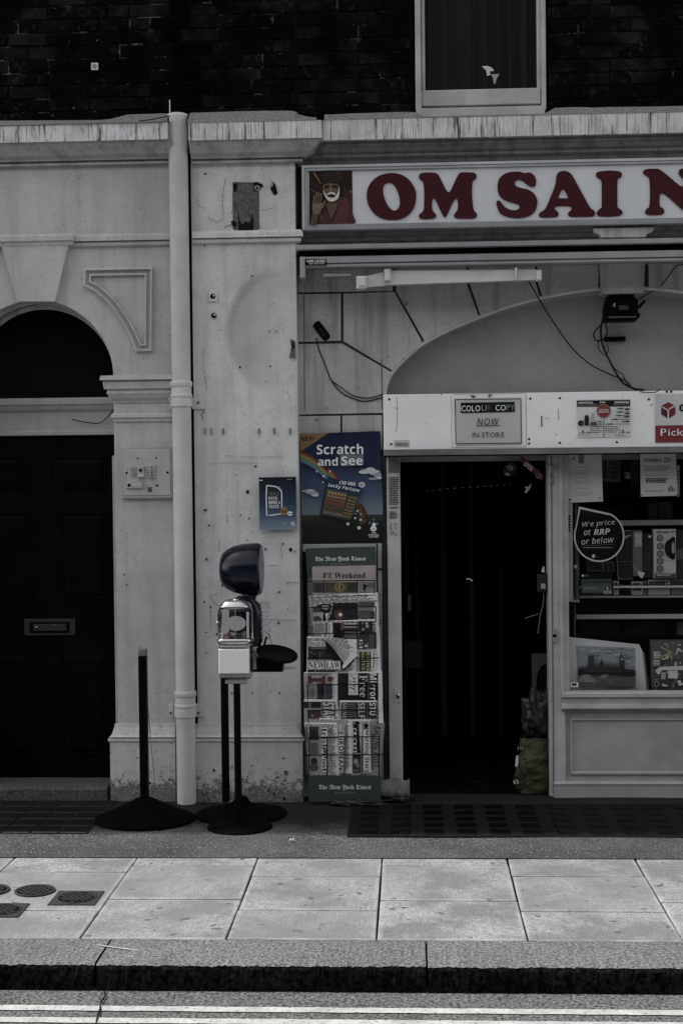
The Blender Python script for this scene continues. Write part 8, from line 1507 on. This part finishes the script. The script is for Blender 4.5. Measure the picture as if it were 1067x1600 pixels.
p.t("o's", 528, 1504, 552, 1526, WB, 'bold', -6).poly([(540, 1400), (550, 1395), (552, 1425), (545, 1450), (536, 1446)], WB).line([(548, 1358), (552, 1372)], 2, WB).line([(560, 1356), (562, 1370)], 2, WB).line([(570, 1356), (571, 1370)], 2, WB)
p.build('print', gb)
b = MB(); P = catmull([tuple(W(x, y, gy-.09)) for x, y in ((852, 1196), (857, 1190), (861, 1198), (860, 1210), (854, 1216), (850, 1208))], 5, False)
c0 = G(837, 1243); lump('bin_bag', 'dark crumpled sack piled on top of the green shopping bag', 'bag', (wx(838, 1120, .2), .2, wz(838, 1118, .2)), .075, .07, .135, DPL, .45, 2.2, 21, 48, 36, .35, flatb=False)

# ================================================================== SHOP WINDOW DISPLAY
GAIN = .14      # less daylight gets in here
YN = YG+.012
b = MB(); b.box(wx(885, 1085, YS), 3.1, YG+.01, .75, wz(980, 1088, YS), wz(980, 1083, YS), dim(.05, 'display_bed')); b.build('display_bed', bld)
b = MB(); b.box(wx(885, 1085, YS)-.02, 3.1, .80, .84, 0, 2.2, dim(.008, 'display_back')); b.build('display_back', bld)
# notices
LP_ = flat((.80, .80, .80), .4, .3, name='laminated_notice'); p = Pr(YN-.0006, 5.416, 870, 600)
p.line([(180, 600), (275, 600), (275, 675), (180, 675)], 1.5, ink(80)).lines(182, 600, 240, 672, 6, ink(50), .5).ell(140, 630, 12, 14, ink(60)).line([(100, 640), (112, 650)], 4, ink(70))
for y, a_, e_ in ((704, 165, 285), (735, 150, 300), (750, 160, 290), (765, 160, 290), (794, 175, 280), (823, 150, 300), (837, 150, 310), (882, 150, 312), (912, 150, 310), (928, 155, 310), (944, 155, 310)): p.lines(a_, y-6, e_, y+6, 1, ink(20), .1)
for x, y in ((92, 600), (358, 590), (107, 980), (363, 967)): p.ell(x, y, 10, 10, K, 10)
board('opening_notice', 'pale laminated opening hours notice at the left of the shop window', 'notice', [(884.5, 709), (939, 708.5), (941.5, 783.5), (886.5, 785.5)], YN, LP_, p)
p = Pr(YN-.0006, 5.416, 870, 600); p.poly([(735, 580), (1003, 576), (1003, 610), (705, 612)], ink(118)).t('Under 25?', 738, 622, 968, 662, ink(26, 28, 34), 'bold')
for y, s_ in ((698, 'If you look under 25 please'), (715, 'be prepared to show proof of'), (732, 'age when buying alcohol')): p.t(s_, 740, y-7, 740+8*len(s_), y+6, ink(14), 'bold')
p.t('Acceptable forms of proof of age', 742, 768, 942, 780, ink(18)); p.lines(750, 795, 950, 838, 3, ink(20), .3).lines(740, 895, 920, 915, 1, ink(70)).ell(780, 908, 8, 8, ink(80))
for x, h in ((935, 30), (947, 44), (960, 50), (972, 38), (985, 24)): p.r(x, 910-h, x+9, 910, ink(48, 54, 66))
for x, y in ((715, 938), (1010, 940)): p.ell(x, y, 6, 6, K, 8)
board('age_notice', 'white Under 25? notice hanging at the top of the shop window', 'notice', [(999.5, 707), (1055, 706), (1057.5, 774.5), (1000.5, 776)], YN, flat((.82, .82, .82), .4, .3, name='white_notice'), p)
# teardrop sticker
def tear(dr): 
    P = []
    for k in range(30):
        q = rad(150)-rad(308)*k/29+rad(0); P.append((935.5+(39.5+dr)*math.cos(q), 838-(39.5+dr)*math.sin(q)))
    return P
TP = [(904.5, 791.5)]+[(935.5+39.5*math.cos(rad(a_)), 838-40*math.sin(rad(a_))) for a_ in range(62, -206, -8)]
TI = [(906, 795.5)]+[(935.5+37.2*math.cos(rad(a_)), 838-37.6*math.sin(rad(a_))) for a_ in range(60, -202, -8)]
p = Pr(YN-.0006, 5.0, 870, 780); p.sc = 1; p.ox = 0; p.oy = 0; p.poly(TI, flat((.004, .004, .004), .4, .2)); p.sc = 5.0; p.ox, p.oy = 870, 780
p.t('We price', 198, 168, 448, 218, ink(190), 'italic', -4).t('at', 208, 238, 262, 280, ink(190), 'italic', -2).t('RRP', 286, 232, 412, 276, ink(225), 'bolditalic', -3).t('or below', 190, 298, 440, 346, ink(190), 'italic', -4).line([(182, 368), (450, 350)], 1.5, ink(60)).lines(205, 372, 432, 384, 1, ink(70)).poly([(276, 430), (296, 434), (290, 460), (270, 454)], ink(170)).line([(298, 446), (325, 454)], 3, ink(60))
board('price_sticker', 'black teardrop window sticker reading We price at RRP or below', 'sticker', TP, YN, flat(alb(120, 120, 120), .4, .3), p, th=.0008)
# hygiene sticker
p = Pr(YN-.0006, 5.0, 870, 780); p.poly([(190, 628), (422, 624), (424, 735), (192, 728)], ink(30, 38, 32)).ell(200, 597, 9, 9, ink(90)).lines(218, 588, 250, 604, 2, ink(60)).t('FOOD HYGIENE RATING', 200, 634, 415, 656, K, 'bold').line([(192, 662), (422, 664)], 2, ink(20)).lines(205, 684, 365, 706, 1, ink(110), .05, .4).ell(390, 697, 18, 18, K).t('5', 382, 686, 400, 708, ink(150), 'bold').r(362, 712, 424, 740, ink(56, 66, 58))
board('hygiene_sticker', 'green and black food hygiene rating 5 sticker below the teardrop sticker', 'sticker', [(906.5, 895), (957, 894.5), (958, 930), (907, 931)], YN, flat((.004, .004, .004), .4, .2), p, th=.0008)
p = Pr(YN-.0006, 1, 0, 0)
for k in range(6): p.r(887.5, 805+k*4.4, 890.5, 808.4+k*4.4, K)
board('lottery_strip', 'narrow white strip sticker at the left edge of the shop window', 'sticker', [(885.7, 802), (892.5, 802), (892.5, 834), (886, 834)], YN, flat((.5, .5, .5)), p, th=.0008)
p = Pr(YN-.0006, 1, 0, 0)
for k in range(7): p.r(1058.3, 735+k*6, 1060, 738.4+k*6, K)
board('edge_sticker', 'narrow white strip sticker right of the Under 25 notice', 'sticker', [(1057, 727), (1061, 727), (1061, 776), (1057, 776)], YN+.002, flat((.45, .45, .45)), p, th=.0008)
b = MB(); b.pbev(885.5, 786, 894.5, 940, YN+.004, YN+.02, flat((.45, .45, .45), .5, .3), .001); b.build('inner_jamb', bld)
b = MB(); b.lathe((wx(900.5, 860, YN+.06), YN+.06, 0), [(S(4, .2), wz(900, 938, .2)), (S(4, .2), wz(900, 786, .2))], flat((.11, .11, .11), .3, .5), 16); b.pbev(895, 937, 905, 941, YN+.04, YN+.09, dim(.4), .001); b.lathe(W(898.5, 885.5, YN+.04), [(0, -.004), (.009, -.003), (.011, 0)], dim(.6), 12, 'Y'); tag(b.build('tube_lamp'), 'unlit upright tube light inside the left edge of the shop window', 'tube light')
b = MB()
for k in range(12): b.tube([W(897+(k % 2)*1.2, 946+k*4, .17), W(897.6, 949+k*4, .17)], .0035, dim(.2), 5)
tag(stuff(b.build('chain')), 'hanging link chain below the tube light in the window', 'chain'); bpy.data.objects['chain']['kind'] = 'thing'
# shelves
SH = flat((.36, .36, .36), .5, .3, name='shelf_edge'); SHD = dim(.04, 'shelf_board')
def shelf(y0, y1, x0, Y, lab, m=SH):
    b = MB(); a, c, d, e = rect(x0, y0, 1400, y1, Y); b.box(a, 3.05, Y, Y+.012, wz(985, y1, Y), wz(985, y0, Y), m); b.box(a, 3.05, Y+.012, .78, wz(985, y1, Y), wz(985, y1, Y)+.015, SHD); tag(b.build('display_shelf'), lab, 'shelf', 'shelves inside the shop window')
shelf(813, 821, 905, .38, 'upper grey shelf edge behind the teardrop sticker'); shelf(915.5, 918.5, 900, .30, 'narrow shelf with a pale line at the level of the hygiene sticker', flat((.7, .7, .7))); shelf(931, 934, 888, .32, 'thin shelf just below the row of small pale boxes'); shelf(960, 967, 900, .36, 'pale shelf edge above the picture print', flat((.5, .5, .5)))
def pack(label, x0, y0, x1, y1, Y, m, fn=None, d=.06, group='packets on the window shelves', cat='box', name='carton'):
    b = MB(); b.pbev(x0, y0, x1, y1, Y, Y+d, m, .0015); o = b.build(name); tag(o, label, cat, group)
    if fn: p = Pr(Y-.0006, 5.0, 870, 780); fn(p); p.build('print', o)
    return o
D1, D2, D3 = dim(.04, 'dark_card'), dim(.20, 'mid_card'), dim(.45, 'pale_card')
pack('dark boxed item with a slanted pale corner right of the teardrop sticker', 964, 829, 988, 905, .33, D1, lambda p: p.line([(472, 245), (575, 245)], 3, ink(80)).line([(463, 430), (478, 625)], 4, ink(70)).line([(478, 625), (592, 625)], 3, ink(60)).line([(465, 488), (590, 484)], 3, ink(50)).poly([(525, 290), (572, 270), (575, 285), (530, 310)], ink(60)))
pack('grey and dark phone case pack with a folded corner', 988, 829, 1003, 900, .32, D2, lambda p: p.poly([(605, 262), (660, 258), (660, 370), (605, 372)], ink(74)).t('CABLE', 615, 285, 655, 305, ink(110), 'bold').t('MENS', 617, 320, 655, 346, ink(110), 'bold').poly([(625, 560), (685, 575), (662, 622), (640, 600)], ink(96)).line([(590, 510), (625, 560)], 4, ink(80)))
pack('black pack between the grey case and the white alarm box', 1004, 833, 1019, 903, .34, D1, lambda p: p.poly([(710, 285), (735, 283), (732, 300), (712, 300)], ink(110)).lines(680, 410, 740, 560, 6, ink(30)))
def f(p):
    p.t('Defender Wi', 775, 245, 914, 268, K, 'bold')
    for y in (305, 368, 427, 484, 543): p.ell(803 if y != 305 else 802, y, 27, 26, ink(26), 16).ring(803, y, 15, 3, ink(90), 12).ell(803, y, 5, 5, ink(90), 8)
    p.poly([(918, 300), (885, 306), (850, 335), (836, 380), (850, 430), (880, 458), (918, 464)], K, 2).ell(905, 380, 12, 46, ink(70)).r(762, 580, 925, 614, ink(26)).t('BRITPART', 778, 584, 890, 600, ink(110), 'bold').lines(840, 480, 905, 486, 1, ink(40))
pack('white boxed product with a column of five dark discs headed Defender', 1020.5, 827, 1055.5, 903.5, .31, flat((.62, .62, .62), .5, .2), f)
pack('dark product box at the right edge beside the white five-disc box', 1056, 828, 1085, 904, .33, D1, lambda p: p.poly([(930, 400), (985, 380), (985, 470), (930, 470)], ink(34)))
for x0, x1, y0, m, lab in ((916, 944, 877, D2, 'dim box directly below the teardrop sticker'), (947, 960, 878, D2, 'smaller dim box right of the one below the teardrop'), (958, 966.5, 908, D3, 'small pale box right of the hygiene sticker'), (986, 1004, 909, D3, 'pale box on the lower shelf under the grey case'), (1005, 1010, 908, D2, 'thin grey box on the lower shelf'), (1012, 1046, 906, D3, 'wide pale box on the lower shelf under the five-disc box'), (1048, 1080, 905, D2, 'grey box at the right edge of the lower shelf')):
    pack(lab, x0, y0, x1, 893 if y0 < 900 else 931, .37 if y0 < 900 else .34, m, (lambda p, a=x0, c=x1, y=y0: p.lines((a-870)*5+8, (y-780)*5+10, (c-870)*5-6, (y-780)*5+70, 4, ink(16), .5)))
for x0, x1, y0, y1, m, lab in ((941, 951, 711, 752, D2, 'narrow dim packet beside the opening hours notice'), (952, 968, 711, 753, D2, 'dim printed packet at the top of the window'), (977, 984, 738, 748, D3, 'tiny pale packet high in the window'), (985, 997, 715, 758, D1, 'dark packet beside the Under 25 notice'), (1012, 1026, 786, 812, D1, 'dark packet on the upper shelf'), (1028, 1050, 784, 812, dim(.035), 'slightly lighter packet on the upper shelf')):
    pack(lab, x0, y0, x1, y1, .45, m, (lambda p, a=x0, c=x1, y=y0, e=y1: p.lines((a-870)*5+6, (y-780)*5+14, (c-870)*5-6, (e-780)*5-20, 5, ink(12), .4)))
for x0, x1, lab in ((905, 968, 'dark carton low in the window behind the chain'), (975, 1035, 'patterned dark bag low in the window behind the picture'), (1058, 1075, 'grey carton low at the right edge of the window')):
    pack(lab, x0, 972, x1, 992, .5, dim(.02) if x0 < 1050 else D2)
# picture print leaning on the glass
YPI = YG+.05
p = Pr(YPI-.0006, 5.0, 870, 780)
p.poly([(145, 1145), (610, 1160), (614, 1468), (160, 1465)], ink(66, 70, 74))
for k in range(26): x, y = R.uniform(165, 560), R.uniform(1165, 1290); p.poly([(x, y), (x+R.uniform(30, 60), y-6), (x+50, y+6), (x+10, y+8)], ink(R.choice((84, 118, 130, 96)), 0, 0) if False else ink(R.choice((54, 60, 78, 88))))
p.poly([(160, 1330), (240, 1310), (600, 1320), (612, 1350), (612, 1380), (160, 1370)], ink(24, 24, 24))
DKB = ink(20, 20, 21)
p.poly([(243, 1330), (243, 1215), (250, 1210), (250, 1228), (262, 1225), (266, 1198), (270, 1225), (278, 1228), (280, 1210), (286, 1215), (286, 1330)], DKB)
p.poly([(336, 1320), (338, 1270), (344, 1260), (347, 1232), (351, 1260), (358, 1272), (360, 1320)], DKB)
p.poly([(488, 1330), (488, 1240), (494, 1232), (499, 1186), (505, 1232), (524, 1242), (527, 1330)], DKB).ell(507, 1252, 8, 8, ink(100), 10)
for x in range(290, 490, 13): p.poly([(x, 1325), (x, 1285+R.uniform(-8, 8)), (x+3, 1272+R.uniform(-6, 6)), (x+7, 1288), (x+10, 1325)], ink(24))
for x in range(165, 240, 13): p.poly([(x, 1330), (x+2, 1302+R.uniform(-6, 4)), (x+9, 1305), (x+11, 1330)], ink(24))
p.poly([(528, 1325), (545, 1300), (560, 1318), (590, 1305), (608, 1312), (610, 1335)], ink(52))
p.poly([(160, 1350), (330, 1352), (500, 1348), (612, 1352), (612, 1372), (420, 1365), (330, 1372), (160, 1372)], ink(10)).poly([(175, 1430), (185, 1385), (225, 1368), (270, 1385), (300, 1430)], ink(56), 2).poly([(330, 1400), (350, 1372), (400, 1372), (385, 1395)], ink(52), 2).poly([(160, 1440), (300, 1440), (420, 1405), (612, 1390), (612, 1468), (162, 1464)], ink(40, 40, 38))
for k in range(30): x, y = R.uniform(170, 580), R.uniform(1405, 1460); p.line([(x, y), (x+R.uniform(10, 50), y+1)], 2.5, ink(R.choice((20, 28, 52, 62))))
p.poly([(420, 1415), (510, 1412), (490, 1424), (440, 1424)], ink(28)); p.r(105, 1432, 165, 1468, ink(120)).r(115, 1438, 152, 1456, K)
board('picture_print', 'mounted print of a riverside palace, clock tower and bridge low in the window', 'picture', [(886, 995), (998, 1007), (1003, 1018), (1009.5, 1079), (888, 1081)], YPI, flat((.80, .81, .82), .5, .2, name='print_mount'), p)
board('picture_print', 'edge of a second mounted print just behind the riverside print', 'picture', [(1000, 1015), (1006, 1020), (1013, 1079), (1004, 1079)], YPI+.02, flat((.26, .26, .26)))
# illustrated box
p = Pr(YPI+.0194, 5.0, 870, 780); cs_ = [(34, 34, 32), (70, 62, 50), (100, 96, 88), (54, 50, 44), (120, 116, 106), (24, 24, 24), (84, 74, 56)]
p.poly([(735, 1106), (1000, 1106), (1000, 1500), (740, 1500)], ink(40))
for k in range(70): x, y = R.uniform(745, 990), R.uniform(1115, 1480); w_, h = R.uniform(8, 34), R.uniform(8, 40); p.poly([(x, y), (x+w_, y+R.uniform(-4, 4)), (x+w_*.9, y+h), (x+R.uniform(-3, 3), y+h*.9)], ink(*R.choice(cs_)))
for k in range(4): p.r(752, 1190+k*14, 800, 1198+k*14, ink(125)); p.r(750, 1256+k*12, 800, 1262+k*12, ink(110))
p.line([(805, 1150), (878, 1195), (820, 1230)], 5, ink(110)).poly([(765, 1340), (800, 1310), (1000, 1300), (1000, 1335), (820, 1335), (790, 1372)], ink(104)).r(866, 1340, 940, 1400, ink(96)).ell(775, 1445, 28, 28, ink(20)).ring(775, 1445, 18, 4, ink(90)).ell(960, 1430, 34, 34, ink(18)).poly([(935, 1420), (960, 1410), (985, 1450), (950, 1460)], ink(130))
for k in range(4): p.r(812, 1355+k*14, 846, 1362+k*14, ink(115))
pk = board('puzzle_box', 'box with a crowded illustration at the right edge of the window', 'box', [(1015.5, 1000.5), (1092, 1000), (1092, 1079), (1017, 1080)], YPI+.02, flat((.12, .12, .12)), p, th=.04)
